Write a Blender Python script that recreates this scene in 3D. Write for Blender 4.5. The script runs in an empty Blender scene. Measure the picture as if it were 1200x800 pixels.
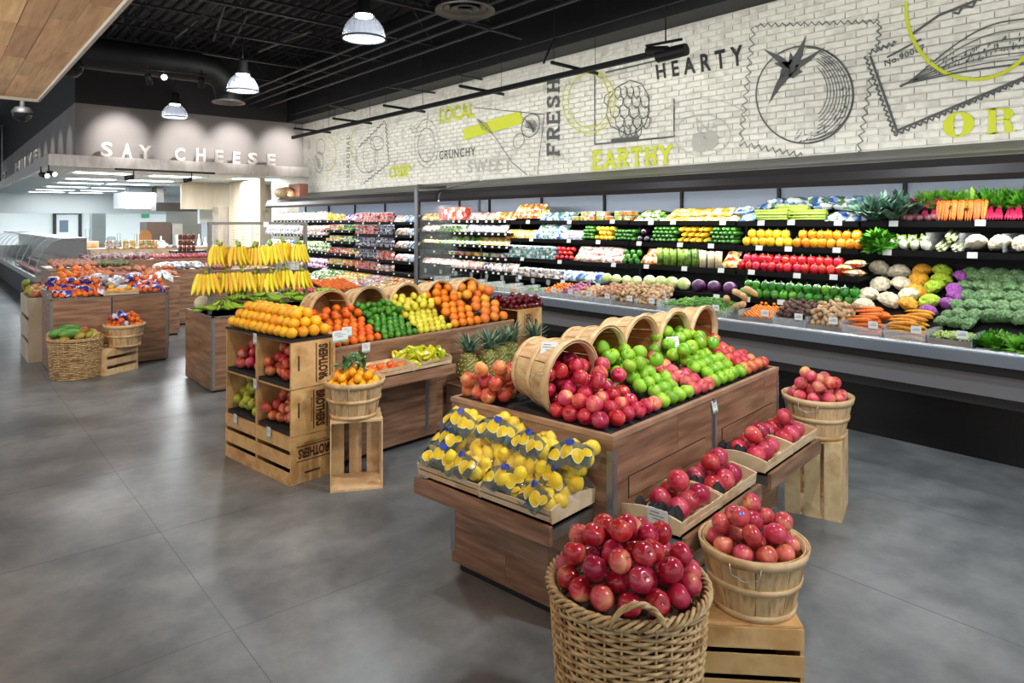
import bpy, bmesh, math, random
import numpy as np
from mathutils import Vector, Matrix, noise, Euler
PI = math.pi
C = bpy.context.scene.collection
S = bpy.context.scene
random.seed(7)

# --------------------------------------------------------------- camera, world, lights, exposure
EYE = 1.75
FPX, HOR = 804.0, 259.5
YAW = math.atan(682.0/804.0)            # the case wall runs along +Y, the view turns right of it
cd = bpy.data.cameras.new('camera'); cam = bpy.data.objects.new('camera', cd); C.objects.link(cam)
cam.location = (0, 0, EYE); cam.rotation_euler = (PI/2, 0, -YAW)
cd.sensor_width = 36; cd.lens = 36*FPX/1200; cd.shift_y = -(400-HOR)/1200.0
cd.clip_start = .05; cd.clip_end = 200
S.camera = cam
w = bpy.data.worlds.new('store_ambient'); S.world = w; w.use_nodes = True
w.node_tree.nodes['Background'].inputs[0].default_value = (.86, .93, 1, 1)
w.node_tree.nodes['Background'].inputs[1].default_value = .62
S.view_settings.view_transform = 'Standard'; S.view_settings.look = 'None'
S.view_settings.exposure = 0.55; S.view_settings.gamma = 1
S.view_settings.use_curve_mapping = False
S.cycles.max_bounces = 6; S.cycles.diffuse_bounces = 3; S.cycles.glossy_bounces = 3
S.cycles.transmission_bounces = 6; S.cycles.transparent_max_bounces = 8
S.cycles.sample_clamp_indirect = 3; S.cycles.caustics_reflective = False; S.cycles.caustics_refractive = False

def light(name, kind, loc, energy, color=(1, 1, 1), rot=(0, 0, 0), **kw):
    d = bpy.data.lights.new(name, kind); d.energy = energy; d.color = color
    for k, v in kw.items(): setattr(d, k, v)
    o = bpy.data.objects.new(name, d); C.objects.link(o); o.location = loc; o.rotation_euler = rot
    return o
def aim(o, tgt):
    o.rotation_euler = (Vector(tgt)-o.location).to_track_quat('-Z', 'Y').to_euler()
WARM, COOL, NEUT = (1, .93, .84), (.90, .95, 1), (1, .98, .95)
# track spots over the islands
for (p, t, e, c) in [((.6, .3, 4.0), (2.2, 1.9, .6), 150, NEUT), ((3.2, -.8, 4.0), (3.0, 2.0, .6), 150, NEUT),
                     ((1.0, 2.6, 4.0), (2.2, 4.4, .7), 120, WARM), ((3.4, 1.2, 4.0), (3.0, 4.6, .8), 150, NEUT),
                     ((.2, 4.6, 4.0), (2.4, 7.8, .8), 170, WARM), ((3.6, 4.6, 4.0), (3.0, 8.0, .9), 130, NEUT),
                     ((-.4, 6.6, 2.95), (1.7, 9.6, .8), 120, WARM), ((3.8, 8.4, 4.0), (3.2, 13.4, .9), 300, NEUT),
                     ((.8, 11.5, 3.9), (2.8, 14.0, .8), 220, NEUT)]:
    l = light('track_spot', 'SPOT', p, e, c, spot_size=1.5, spot_blend=.8, shadow_soft_size=.10); aim(l, t)
# unseen high bays behind and beside the camera, same kind as the pendants in view
for p, e in [((3.4, 2.7, 3.8), 90), ((-.2, 2.0, 4.6), 110), ((-.8, -2.0, 4.6), 130), ((3.4, -1.5, 3.8), 90), ((-3.5, 6, 4.6), 190), ((-3, 14, 4.6), 220), ((-3.5, 0, 4.6), 150)]:
    light('high_bay_light', 'SPOT', p, e, COOL, spot_size=2.7, spot_blend=.6, shadow_soft_size=.22)
for p in [(3.39, 6.34, 3.72), (3.42, 10.0, 3.72), (3.36, 13.34, 3.72)]:
    light('high_bay_light', 'SPOT', (p[0], p[1], p[2]-.02), 100, COOL, spot_size=2.6, spot_blend=.6, shadow_soft_size=.15)
# refrigerated case: canopy strips and shelf strips, wall washers above the canopy
def strip(name, x, y0, y1, z, e, tilt, wd=.05, color=(1, .98, .94)):
    o = light(name, 'AREA', (x, (y0+y1)/2, z), e, color, (0, -tilt, 0), shape='RECTANGLE', size=wd, size_y=y1-y0)
    return o
strip('canopy_strip_light', 5.93, -1.2, 9.55, 2.03, 34, math.radians(38))
strip('canopy_strip_light', 5.93, 9.7, 15.6, 2.03, 12, math.radians(38), color=COOL)
for z, y0, y1, e in [(1.70, -1, 9.5, 17), (1.455, -1, 9.5, 17), (1.205, 2.7, 9.5, 12), (.98, 2.7, 9.5, 6), (1.69, 9.8, 16.3, 6), (1.42, 9.8, 16.3, 6), (1.2, 9.8, 16.3, 6), (.98, 9.8, 16.3, 5)]:
    strip('shelf_strip_light', 6.16, y0, y1, z, e, math.radians(12), .03)
strip('wall_washer_light', 6.15, -1.2, 16, 2.34, 38, math.radians(128), .06, (1, .98, .93))
strip('wall_washer_light', 5.95, 3.9, 15.2, 3.47, 28, math.radians(78), .06, (1, .97, .9))
strip('wall_washer_light', 5.86, -1.5, 3.9, 3.9, 10, math.radians(75), .06, (1, .96, .86))
# cheese department: downlights for the letters and troffers
for x in (2.9, 4.1, 5.1, 6.2):
    l = light('letter_spot', 'SPOT', (x, 14.3, 3.95), 110, (1, .95, .92), spot_size=.95, spot_blend=.9, shadow_soft_size=.03); aim(l, (x, 15.6, 3.35))
for k in range(5):
    l = light('letter_spot', 'SPOT', (1.0, 16.3+k*1.25, 4.0), 26, (1, .95, .92), spot_size=.8, spot_blend=.9, shadow_soft_size=.03); aim(l, (2.0, 16.3+k*1.25, 3.3))
for x, y in [(2.7, 17.5), (4.7, 17.5), (6.5, 17.5), (2.7, 21.5), (4.8, 21.5), (7.2, 21.5), (2.6, 26), (5, 26), (8, 26), (2.8, 31.5), (5.5, 31.5), (8.5, 31.5)]:
    light('troffer_light', 'AREA', (x, y, 2.76), 100 if y < 20 else 62, (.93, .98, 1), shape='RECTANGLE', size=1.2, size_y=.6)

# --------------------------------------------------------------- helpers
light('added_fill_light', 'AREA', (-1.7, 5, 2.55), 165, (1, .95, .88), (0, math.radians(-140), 0), shape='RECTANGLE', size=.12, size_y=8)  # fill light added out of view to brighten the plank ceiling
light('end_wall_light', 'AREA', (0, 30.5, 3.2), 45, (.95, .98, 1), (math.radians(40), 0, 0), shape='RECTANGLE', size=3, size_y=.4)
ct, st = math.cos(YAW), math.sin(YAW)
def ray(u, v):
    a = (u-600)/FPX
    return Vector((a*ct+st, -a*st+ct, -(v-HOR)/FPX))
def pz(u, v, z):                        # where a sight line meets the level z
    d = ray(u, v); return Vector((0, 0, EYE))+d*((z-EYE)/d.z)
def pxx(u, v, x):                       # where it meets the plane x
    d = ray(u, v); return Vector((0, 0, EYE))+d*(x/d.x)
def pyy(u, v, y):
    d = ray(u, v); return Vector((0, 0, EYE))+d*(y/d.y)
def yat(u, x=6.15): return pxx(u, HOR, x).y
AANG = math.radians(7.9); OA = Vector((2.133, 1.877, 0))
def LA(x, y, z=0):                      # island frame -> world
    return Vector((OA.x+x*math.cos(AANG)-y*math.sin(AANG), OA.y+x*math.sin(AANG)+y*math.cos(AANG), z))

class MB:
    def __init__(s): s.v = []; s.f = []; s.mi = []; s.cur = 0; s.M = None
    def add(s, vs, fs):
        b = len(s.v)
        s.v += [tuple(s.M @ Vector(v)) for v in vs] if s.M else [tuple(v) for v in vs]
        s.f += [tuple(b+i for i in f) for f in fs]; s.mi += [s.cur]*len(fs)
        return s
    def box(s, x0, y0, z0, x1, y1, z1):
        return s.add([(x0,y0,z0),(x1,y0,z0),(x1,y1,z0),(x0,y1,z0),(x0,y0,z1),(x1,y0,z1),(x1,y1,z1),(x0,y1,z1)],
                     [(0,3,2,1),(4,5,6,7),(0,1,5,4),(1,2,6,5),(2,3,7,6),(3,0,4,7)])
    def tube(s, pts, r, n=6, closed=False):
        pts = [Vector(p) for p in pts]; m = len(pts); R = r if isinstance(r, (list, tuple)) else [r]*m
        up = Vector((0, 0, 1)); vs = []; prev = None
        for i, p in enumerate(pts):
            a = pts[(i-1) % m] if (closed or i > 0) else p; b = pts[(i+1) % m] if (closed or i < m-1) else p
            t = (b-a); t = t.normalized() if t.length > 1e-9 else up
            if prev is None:
                q = up if abs(t.z) < .9 else Vector((1, 0, 0)); u = t.cross(q).normalized()
            else:
                u = (prev - t*prev.dot(t)); u = u.normalized() if u.length > 1e-6 else t.orthogonal().normalized()
            prev = u; w_ = t.cross(u)
            vs += [p+(u*math.cos(2*PI*k/n)+w_*math.sin(2*PI*k/n))*R[i] for k in range(n)]
        fs = []
        for i in range(m if closed else m-1):
            j = (i+1) % m
            fs += [(i*n+k, i*n+(k+1) % n, j*n+(k+1) % n, j*n+k) for k in range(n)]
        if not closed: fs += [tuple(range(n-1, -1, -1)), tuple((m-1)*n+k for k in range(n))]
        return s.add(vs, fs)
    def lathe(s, prof, n=16, a0=0, a1=2*PI):
        full = abs(a1-a0-2*PI) < 1e-6; m = n if full else n+1
        vs = [(r*math.cos(a0+(a1-a0)*k/n), r*math.sin(a0+(a1-a0)*k/n), z) for r, z in prof for k in range(m)]
        fs = []
        for i in range(len(prof)-1):
            for k in range(n):
                k2 = (k+1) % m
                fs.append((i*m+k, i*m+k2, (i+1)*m+k2, (i+1)*m+k))
        return s.add(vs, fs)
    def prism(s, poly, z0, z1):          # polygon in xy, extruded
        n = len(poly)
        return s.add([(x, y, z0) for x, y in poly]+[(x, y, z1) for x, y in poly],
                     [tuple(range(n-1, -1, -1)), tuple(range(n, 2*n))]+[(i, (i+1) % n, n+(i+1) % n, n+i) for i in range(n)])
    def mesh(s, name, mats, smooth=False, bev=0):
        me = bpy.data.meshes.new(name); me.from_pydata(s.v, [], s.f)
        if not isinstance(mats, (list, tuple)): mats = [mats]
        for m_ in mats: me.materials.append(m_)
        if len(mats) > 1: me.polygons.foreach_set('material_index', s.mi)
        if bev:
            bm = bmesh.new(); bm.from_mesh(me); bmesh.ops.recalc_face_normals(bm, faces=bm.faces)
            bmesh.ops.bevel(bm, geom=bm.edges[:], offset=bev, segments=1, affect='EDGES', profile=.5); bm.to_mesh(me); bm.free()
        if smooth: me.polygons.foreach_set('use_smooth', [True]*len(me.polygons))
        me.update(); return me
    def build(s, name, mats, parent=None, smooth=False, bev=0, loc=None, rot=None):
        return inst(name, s.mesh(name, mats, smooth, bev), parent, loc, rot)
def inst(name, me, parent=None, loc=None, rot=None, scale=None):
    o = bpy.data.objects.new(name, me); C.objects.link(o)
    if parent: o.parent = parent
    if loc is not None: o.location = loc
    if rot is not None: o.rotation_euler = rot
    if scale is not None: o.scale = scale if hasattr(scale, '__len__') else (scale,)*3
    return o
def tag(o, label=None, cat=None, group=None, kind=None):
    if label: o['label'] = label
    if cat: o['category'] = cat
    if group: o['group'] = group
    if kind: o['kind'] = kind
    return o
def thing(name, label, cat, loc=(0, 0, 0), rz=0, group=None):
    o = bpy.data.objects.new(name, None); C.objects.link(o); o.location = loc; o.rotation_euler = (0, 0, rz); o.empty_display_size = .1
    return tag(o, label, cat, group)
def struct(o): o['kind'] = 'structure'; return o
def dup(root, loc, rz=None, label=None, group=None, rot=None):
    r = root.copy(); C.objects.link(r); r.location = loc
    if rz is not None: r.rotation_euler = (0, 0, rz)
    if rot is not None: r.rotation_euler = rot
    if label: r['label'] = label
    if group: r['group'] = group
    for ch in list(root.children):
        c = ch.copy(); C.objects.link(c); c.parent = r
        for g in ch.children:
            d = g.copy(); C.objects.link(d); d.parent = c
    return r

# --------------------------------------------------------------- materials
def col(hx):
    hx = hx.lstrip('#'); r = [int(hx[i:i+2], 16)/255 for i in (0, 2, 4)]
    return tuple((c/12.92 if c <= .04045 else ((c+.055)/1.055)**2.4) for c in r)+(1,)
def mat(name, c='#808080', rough=.5, metal=0, emit=0, alpha=1, trans=0, coat=0, spec=.5):
    m = bpy.data.materials.new(name); m.use_nodes = True; b = m.node_tree.nodes['Principled BSDF']; I = b.inputs
    cc = col(c) if isinstance(c, str) else c
    I['Base Color'].default_value = cc; I['Roughness'].default_value = rough; I['Metallic'].default_value = metal
    I['Alpha'].default_value = alpha; I['Transmission Weight'].default_value = trans; I['Coat Weight'].default_value = coat
    I['Specular IOR Level'].default_value = spec
    if emit: I['Emission Color'].default_value = cc; I['Emission Strength'].default_value = emit
    return m
def vmat(name, cols, scale=4, rough=.5, stretch=(1, 1, 1), detail=3, pos=None, var=.15, hue=.0, bump=0, bscale=None, kind='noise', metal=0, coat=0, alpha=1, spec=.5, rv=0, dist=0):
    """colour from a noise ramp in object space, shifted and shaded a little by each object's random number"""
    m = mat(name, cols[0], rough, metal, coat=coat, alpha=alpha, spec=spec); nt = m.node_tree; N = nt.nodes; L = nt.links
    b = N['Principled BSDF']; tc = N.new('ShaderNodeTexCoord'); oi = N.new('ShaderNodeObjectInfo')
    mp = N.new('ShaderNodeMapping'); mp.inputs['Scale'].default_value = stretch
    mul = N.new('ShaderNodeVectorMath'); mul.operation = 'SCALE'; mul.inputs[0].default_value = (13, 7, 5); L.new(oi.outputs['Random'], mul.inputs['Scale'])
    L.new(tc.outputs['Object'], mp.inputs['Vector']); L.new(mul.outputs[0], mp.inputs['Location'])
    if kind == 'noise':
        t = N.new('ShaderNodeTexNoise'); t.inputs['Scale'].default_value = scale; t.inputs['Detail'].default_value = detail; t.inputs['Distortion'].default_value = dist; out = t.outputs['Fac']
    else:
        t = N.new('ShaderNodeTexVoronoi'); t.inputs['Scale'].default_value = scale
        sp = N.new('ShaderNodeSeparateColor'); L.new(t.outputs['Color'], sp.inputs[0]); out = sp.outputs[0]
    L.new(mp.outputs[0], t.inputs['Vector'])
    if detail > 7: t.inputs['Roughness'].default_value = .66
    r = N.new('ShaderNodeValToRGB'); n = len(cols); ps = pos or ([.35+.3*i/(n-1) for i in range(n)] if kind == 'noise' else [i/n for i in range(n)])
    while len(r.color_ramp.elements) < n: r.color_ramp.elements.new(.5)
    if kind != 'noise': r.color_ramp.interpolation = 'CONSTANT'
    for e, p_, c_ in zip(r.color_ramp.elements, ps, cols): e.position = p_; e.color = col(c_)
    L.new(out, r.inputs[0]); src = r.outputs[0]
    if var or hue:
        hs = N.new('ShaderNodeHueSaturation'); ma = N.new('ShaderNodeMath'); ma.operation = 'MULTIPLY_ADD'
        ma.inputs[1].default_value = var; ma.inputs[2].default_value = 1-var/2; L.new(oi.outputs['Random'], ma.inputs[0]); L.new(ma.outputs[0], hs.inputs['Value'])
        mh = N.new('ShaderNodeMath'); mh.operation = 'MULTIPLY'; mh.inputs[1].default_value = 7.31; L.new(oi.outputs['Random'], mh.inputs[0])
        fr = N.new('ShaderNodeMath'); fr.operation = 'FRACT'; L.new(mh.outputs[0], fr.inputs[0])
        m2 = N.new('ShaderNodeMath'); m2.operation = 'MULTIPLY_ADD'; m2.inputs[1].default_value = hue; m2.inputs[2].default_value = .5-hue/2
        L.new(fr.outputs[0], m2.inputs[0]); L.new(m2.outputs[0], hs.inputs['Hue']); L.new(src, hs.inputs['Color']); src = hs.outputs[0]
    L.new(src, b.inputs['Base Color'])
    if rv:
        mr = N.new('ShaderNodeMapRange'); mr.inputs['To Min'].default_value = rough-rv; mr.inputs['To Max'].default_value = rough+rv; mr.inputs['From Min'].default_value = .3; mr.inputs['From Max'].default_value = .7
        L.new(t.outputs[0], mr.inputs[0]); L.new(mr.outputs[0], b.inputs['Roughness'])
    if bump:
        bn = N.new('ShaderNodeTexNoise'); bn.inputs['Scale'].default_value = bscale or scale*4; bn.inputs['Detail'].default_value = 2
        L.new(mp.outputs[0], bn.inputs['Vector']); bp = N.new('ShaderNodeBump'); bp.inputs['Strength'].default_value = bump; bp.inputs['Distance'].default_value = .01
        L.new(bn.outputs['Fac'], bp.inputs['Height']); L.new(bp.outputs[0], b.inputs['Normal'])
    return m
W_ISL = vmat('walnut_board', ['#74553f', '#8c6850', '#a07b60'], 3, .42, (1, 1, 9), 5, var=.16, bump=.05, bscale=30)
W_ISLH = vmat('walnut_board_flat', ['#74553f', '#8c6850', '#a37e63'], 3, .42, (1, 1, 9), 5, var=.18)
W_TOP = vmat('walnut_edge', ['#a07c62', '#b38f73'], 4, .45, (2, 2, 2), 3, var=.1)
W_PINE = vmat('pine_slat', ['#d3b184', '#e3c79b', '#c79f6c'], 6, .6, (1, 1, 1), 4, var=.22, hue=.015)
W_CRATE = vmat('crate_wood', ['#c79b60', '#dcb47a', '#b78a52'], 5, .6, (1, 1, 1), 4, var=.14, hue=.01, bump=.1, bscale=40)
W_STAVE = vmat('basket_stave_wood', ['#c49f70', '#d8b78a', '#a57e51'], 7, .6, (3, 3, .6), 4, var=.28, hue=.02, bump=.1, bscale=60)
W_STAVE_OLD = vmat('aged_basket_stave_wood', ['#9d7448', '#b48a5a', '#87603a'], 7, .6, (3, 3, .6), 4, var=.25, hue=.02, bump=.1, bscale=60)
W_TRAY = vmat('veneer_tray_wood', ['#d8bd94', '#e6d0ab', '#c7a67a'], 5, .6, (1, 1, 1), 3, var=.12)
W_OAK = vmat('ceiling_plank_oak', ['#b98d60', '#d3a87a', '#e4bd90'], 2.4, .5, (11, .8, 1), 4, [.25, .5, .75], var=.5, hue=.02)
WICKER = vmat('wicker_strand', ['#b58f5c', '#d8ba88', '#8f6a3e'], 14, .55, (1, 1, 1), 3, var=.1, bump=.2)
METAL = mat('brushed_metal', '#9ea0a4', .35, .8)
GREYM = mat('grey_painted_metal', '#84807c', .45, .3)
BLACK = mat('black_paint', '#0d0d0e', .6)
BLACKG = mat('black_satin', '#08080a', .3)
DARK = mat('dark_grey', '#2a2a2c', .5)
INK = mat('brown_stamp_ink', '#4a2c16', .7)
WHITE = mat('white_paint', '#e9e9e6', .5)
PAPER = mat('white_card', '#dfe6e4', .5)
PAPERB = mat('card_footer_green', '#86b9a4', .5)
PAPERI = mat('card_print', '#5d6468', .6)
PULP = mat('black_pulp_tray', '#1c1a1c', .7)
STEEL = mat('stainless_steel', '#b5b7b6', .28, .9)
GLASS = mat('clear_glass', '#e9f4f2', .03, 0, alpha=.07, spec=.5)
ACRYL = mat('clear_acrylic', '#dfe6e8', .08, 0, alpha=.25, spec=.7)
WIRE = mat('galvanised_wire', '#a9a9a4', .35, .8)

# --------------------------------------------------------------- fruit meshes (unit sized, in metres)
def ball(prof_r, n=16, m=11, lobes=0, lob=0, sq=1):
    """surface r(theta) given by prof_r(t)->(r,z), t 0 top..1 bottom"""
    vs = []; fs = []
    for i in range(m+1):
        r, z = prof_r(i/m)
        for k in range(n):
            a = 2*PI*k/n; q = r*(1+lob*math.cos(lobes*a)) if lobes else r
            vs.append((q*math.cos(a), q*math.sin(a)*sq, z))
    for i in range(m):
        for k in range(n): fs.append((i*n+k, (i+1)*n+k, (i+1)*n+(k+1) % n, i*n+(k+1) % n))
    b = MB(); b.add(vs, fs); return b
def appleprof(R, h=.92, dip=.20, narrow=.12):
    def f(t):
        th = PI*t; r = R*math.sin(th)**.86 if 0 < t < 1 else 0.001
        z = R*h*math.cos(th); z -= R*dip*math.exp(-(r/(R*.30))**2)*(1 if t < .5 else -.6)
        if t > .5: r *= 1-narrow*(t-.5)*2
        return max(r, .0008), z
    return f
def roundprof(R, h=1, tip=0):
    def f(t):
        th = PI*t; r = max(R*math.sin(th), .0006); z = R*h*math.cos(th)
        if tip and (t < .12 or t > .88): z *= 1+tip*(1-r/(R*.36)) if r < R*.36 else 1
        return r, z
    return f
def blob(R, sx, sy, sz, amp, freq, seed, sub=2):
    bm = bmesh.new(); bmesh.ops.create_icosphere(bm, subdivisions=sub, radius=1); o = Vector((seed*3.7, seed*1.3, seed*2.1))
    for v in bm.verts:
        n_ = v.co.normalized(); k = 1+amp*noise.noise(n_*freq+o)
        v.co = Vector((n_.x*sx, n_.y*sy, n_.z*sz))*R*k
    b = MB(); bm.verts.index_update(); b.add([v.co[:] for v in bm.verts], [[x.index for x in f.verts] for f in bm.faces]); bm.free(); return b
STEM_M = mat('fruit_stem', '#5a3f22', .8); LEAF_M = vmat('leaf_green', ['#2f6a25', '#4b8a31'], 20, .45, var=.3, hue=.03)
A_RED = vmat('red_apple_skin', ['#a01230', '#bf2440', '#cf4650', '#e2a070'], 16, .22, (1, 1, .35), 4, [.34, .5, .6, .72], var=.36, hue=.02, coat=.3, dist=.6)
A_PINK = vmat('pink_apple_skin', ['#b52a48', '#cc4856', '#dc7462', '#e6b070'], 15, .24, (1, 1, .4), 3, [.3, .48, .6, .74], var=.28, hue=.03, coat=.3, dist=.5)
A_GALA = vmat('gala_apple_skin', ['#bf3434', '#cf5440', '#dc8a54', '#d8b858'], 17, .26, (1, 1, .35), 3, [.35, .5, .62, .78], var=.25, hue=.04, coat=.2, dist=.6)
A_GREEN = vmat('green_apple_skin', ['#6ca41c', '#88bb28', '#a2cc3c'], 14, .24, (1, 1, 1), 2, var=.22, hue=.02, coat=.3)
A_DARK = vmat('dark_apple_skin', ['#4c0a18', '#6a1222', '#82202c'], 12, .2, (1, 1, .5), 3, var=.3, coat=.3)
O_ORG = vmat('orange_peel', ['#e07a12', '#ec8c1c'], 9, .38, var=.16, hue=.025, bump=.25, bscale=160)
O_MAN = vmat('mandarin_peel', ['#de6312', '#ea7420'], 9, .34, var=.18, hue=.02, bump=.25, bscale=160)
O_YEL = vmat('golden_orange_peel', ['#f2a60c', '#f8bb22', '#ee9410'], 8, .36, var=.12, hue=.02, bump=.25, bscale=160)
O_GRA = vmat('grapefruit_peel', ['#e2a02a', '#e78a2c', '#dd7434'], 7, .36, var=.16, hue=.03, bump=.2, bscale=140)
L_LEM = vmat('lemon_peel', ['#f0c810', '#f8de3c'], 9, .34, var=.14, hue=.015, bump=.2, bscale=150)
L_PALE = vmat('pale_lemon_peel', ['#c9bc2c', '#dcd046'], 9, .36, var=.18, hue=.03, bump=.2, bscale=150)
L_LIME = vmat('lime_peel', ['#2c6a18', '#3f8424', '#5c9a2c'], 9, .3, var=.35, hue=.03, bump=.2, bscale=150)
POM = vmat('pomegranate_skin', ['#a31430', '#c03048', '#d45e60'], 12, .28, (1, 1, .7), 3, var=.38, hue=.02, coat=.2)
CHER = mat('cherry_skin', '#5d0714', .15, coat=.4)

E_APPLE = [ball(appleprof(.0385), 18, 12, 5, .018).mesh('apple', m_, True) for m_ in (A_RED, A_PINK, A_GALA, A_GREEN, A_DARK)]
stemb = MB(); stemb.tube([(0, 0, .026), (.001, .001, .036), (.004, .002, .044)], [.0012, .0012, .002], 5); STEM = stemb.mesh('stem', STEM_M, True)
def citrus(R, h, m_, tip=0, n=14, m=10): return ball(roundprof(R, h, tip), n, m).mesh('fruit', m_, True)
E_ORANGE = citrus(.0400, .97, O_ORG); E_MAND = citrus(.0335, .88, O_MAN); E_GOLD = citrus(.0345, .92, O_YEL)
E_GRAPE = citrus(.0470, .95, O_GRA); E_LEMON = citrus(.0310, 1.16, L_LEM, .16); E_PLEM = citrus(.0290, 1.14, L_PALE, .18); E_LIME = citrus(.0265, 1.12, L_LIME, .15)
E_KUMQ = citrus(.0290, 1.0, O_YEL, 0)
pm = ball(appleprof(.048, .9, .06, .05), 16, 11, 6, .02); E_POM = pm.mesh('pomegranate', POM, True)
cr = MB()
for k in range(6):
    a = k*PI/3
    cr.add([(.009*math.cos(a-.4), .009*math.sin(a-.4), .038), (.009*math.cos(a+.4), .009*math.sin(a+.4), .038), (.014*math.cos(a), .014*math.sin(a), .058), (.006*math.cos(a), .006*math.sin(a), .040)], [(0, 1, 2), (1, 3, 2), (3, 0, 2)])
CROWN = cr.mesh('crown', POM)

def rrot(full=True):
    if full: return (random.uniform(-1.1, 1.1), random.uniform(-1.1, 1.1), random.uniform(0, 2*PI))
    return (random.uniform(-.4, .4), random.uniform(-.4, .4), random.uniform(0, 2*PI))
def spawn(name, me, loc, label, cat, group, rot=None, scale=1, extra=(), parent=None):
    s_ = scale*random.uniform(.95, 1.03)
    o = inst(name, me, parent, loc, rot or rrot(), (s_, s_, s_))
    if not parent: tag(o, label, cat, group)
    for nm, m2 in extra: inst(nm, m2, o)
    return o
def pile(r, xr, yr, inside, base, top, n, seed, tries=60, P0=None):
    """drop equal balls one by one, each at the lowest free spot; returns centres"""
    if xr[1] <= xr[0] or yr[1] <= yr[0]: return []
    rng = np.random.default_rng(seed); n0 = P0 or []; out = []; fails = 0
    if P0 is None:                       # close-packed first layer, slightly disturbed
        q = 2.05*r; a0 = rng.uniform(0, 1.05); mx, my = (xr[0]+xr[1])/2, (yr[0]+yr[1])/2; D = math.hypot(xr[1]-xr[0], yr[1]-yr[0])/2+q; K = int(D/(q*.866))+1
        for j in range(-K, K+1):
            for i in range(-K-1, K+2):
                u, v = (i+.5*(j % 2))*q, j*q*.866; x = mx+u*math.cos(a0)-v*math.sin(a0)+rng.uniform(-.02, .02)*r; y = my+u*math.sin(a0)+v*math.cos(a0)+rng.uniform(-.02, .02)*r
                if xr[0] <= x <= xr[1] and yr[0] <= y <= yr[1] and inside(x, y) and base(x, y)+2*r <= top(x, y): out.append((x, y, base(x, y)+r))
    P = np.array(n0+out) if n0+out else np.zeros((0, 3))
    while len(out) < n and fails < 3:
        X = rng.uniform(xr[0], xr[1], tries); Y = rng.uniform(yr[0], yr[1], tries)
        ok = np.array([inside(a, b) for a, b in zip(X, Y)]); X = X[ok]; Y = Y[ok]
        if len(X) == 0: fails += 1; continue
        B = np.array([base(a, b) for a, b in zip(X, Y)]); T = np.array([top(a, b) for a, b in zip(X, Y)]); Z = B+r
        if len(P):
            d2 = (X[:, None]-P[None, :, 0])**2+(Y[:, None]-P[None, :, 1])**2
            q = np.where(d2 < 4*r*r, P[None, :, 2]+np.sqrt(np.maximum(4*r*r-d2, 0)), -9); Z = np.maximum(Z, q.max(1))
        good = Z+r <= T
        if not good.any(): fails += 1; continue
        sc_ = np.where(good, Z-B, 99); i = int(np.argmin(sc_)); out.append((X[i], Y[i], Z[i])); P = np.array(n0+out); fails = 0
    return out
def round_heap(cx, cy, R, zb, r, dome, n, seed, tr=90):
    """rings of balls filling a round basket, then loose ones on top"""
    P = []; k = 0; rr = R-r*1.02; rg = random.Random(seed)
    while rr > -r*.2:
        m = max(1, int(2*PI*max(rr, 0)/(2.02*r))) if rr > r*.6 else 1; a0 = rg.uniform(0, 6)
        for i in range(m):
            a = a0+2*PI*i/m; q = rr if m > 1 else 0; P.append((cx+q*math.cos(a), cy+q*math.sin(a), zb+r+dome*.55*(1-(q/R)**2)+rg.uniform(-.06, .12)*r))
        rr -= 1.95*r
    return P+pile(r, (cx-R, cx+R), (cy-R, cy+R), lambda x, y: math.hypot(x-cx, y-cy) < R-r*.8, lambda x, y: zb, lambda x, y: zb+r*2.6+(dome+r*1.5)*(1-(math.hypot(x-cx, y-cy)/R)**2), n, seed, tr, P)
# the same in a local frame: fn maps local (x, y, z) to world
def heap(name, me, pts, fn, label, cat, group, scale=1, extra=(), full=True, squash=None):
    return [spawn(name, me, fn(*p), label, cat, group, rrot(full), scale, extra) for p in pts]

# --------------------------------------------------------------- lettering
def text_polys(txt, bold=0.0, spacing=1.0):
    """text outlines from the built-in face as (verts, faces) scaled to a unit box"""
    cu = bpy.data.curves.new('t', 'FONT'); cu.body = txt; cu.offset = bold; cu.space_character = spacing; cu.resolution_u = 3; cu.fill_mode = 'BOTH'
    o = bpy.data.objects.new('t', cu); C.objects.link(o); bpy.context.view_layer.update()
    me = o.to_mesh(); V = [v.co.copy() for v in me.vertices]; Fc = [tuple(p.vertices) for p in me.polygons]; o.to_mesh_clear()
    C.objects.unlink(o); bpy.data.objects.remove(o); bpy.data.curves.remove(cu)
    x0 = min(v.x for v in V); x1 = max(v.x for v in V); y0 = min(v.y for v in V); y1 = max(v.y for v in V)
    return [((v.x-x0)/(x1-x0), (v.y-y0)/(y1-y0)) for v in V], Fc
def quadmap(q):                         # q: bottom-left, bottom-right, top-right, top-left as vectors
    a, b, c_, d = [Vector(p) for p in q]
    return lambda s_, t: (a*(1-s_)+b*s_)*(1-t)+(d*(1-s_)+c_*s_)*t
def lettering(name, txt, q, m, parent=None, bold=0, spacing=1.0, depth=None):
    V, Fc = text_polys(txt, bold, spacing); f = quadmap(q); P = [f(s_, t) for s_, t in V]; b = MB()
    if depth:
        n = Vector(depth); k = len(P); E_ = {}
        for fc in Fc:
            for i in range(len(fc)):
                e = (fc[i], fc[(i+1) % len(fc)]); E_[e] = 1
        side = [(e[1], e[0], k+e[0], k+e[1]) for e in E_ if (e[1], e[0]) not in E_]
        b.add(P+[p+n for p in P], [tuple(reversed(fc)) for fc in Fc]+[tuple(k+i for i in fc) for fc in Fc]+side)
    else: b.add(P, Fc)
    return b.build(name, m, parent)
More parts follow.
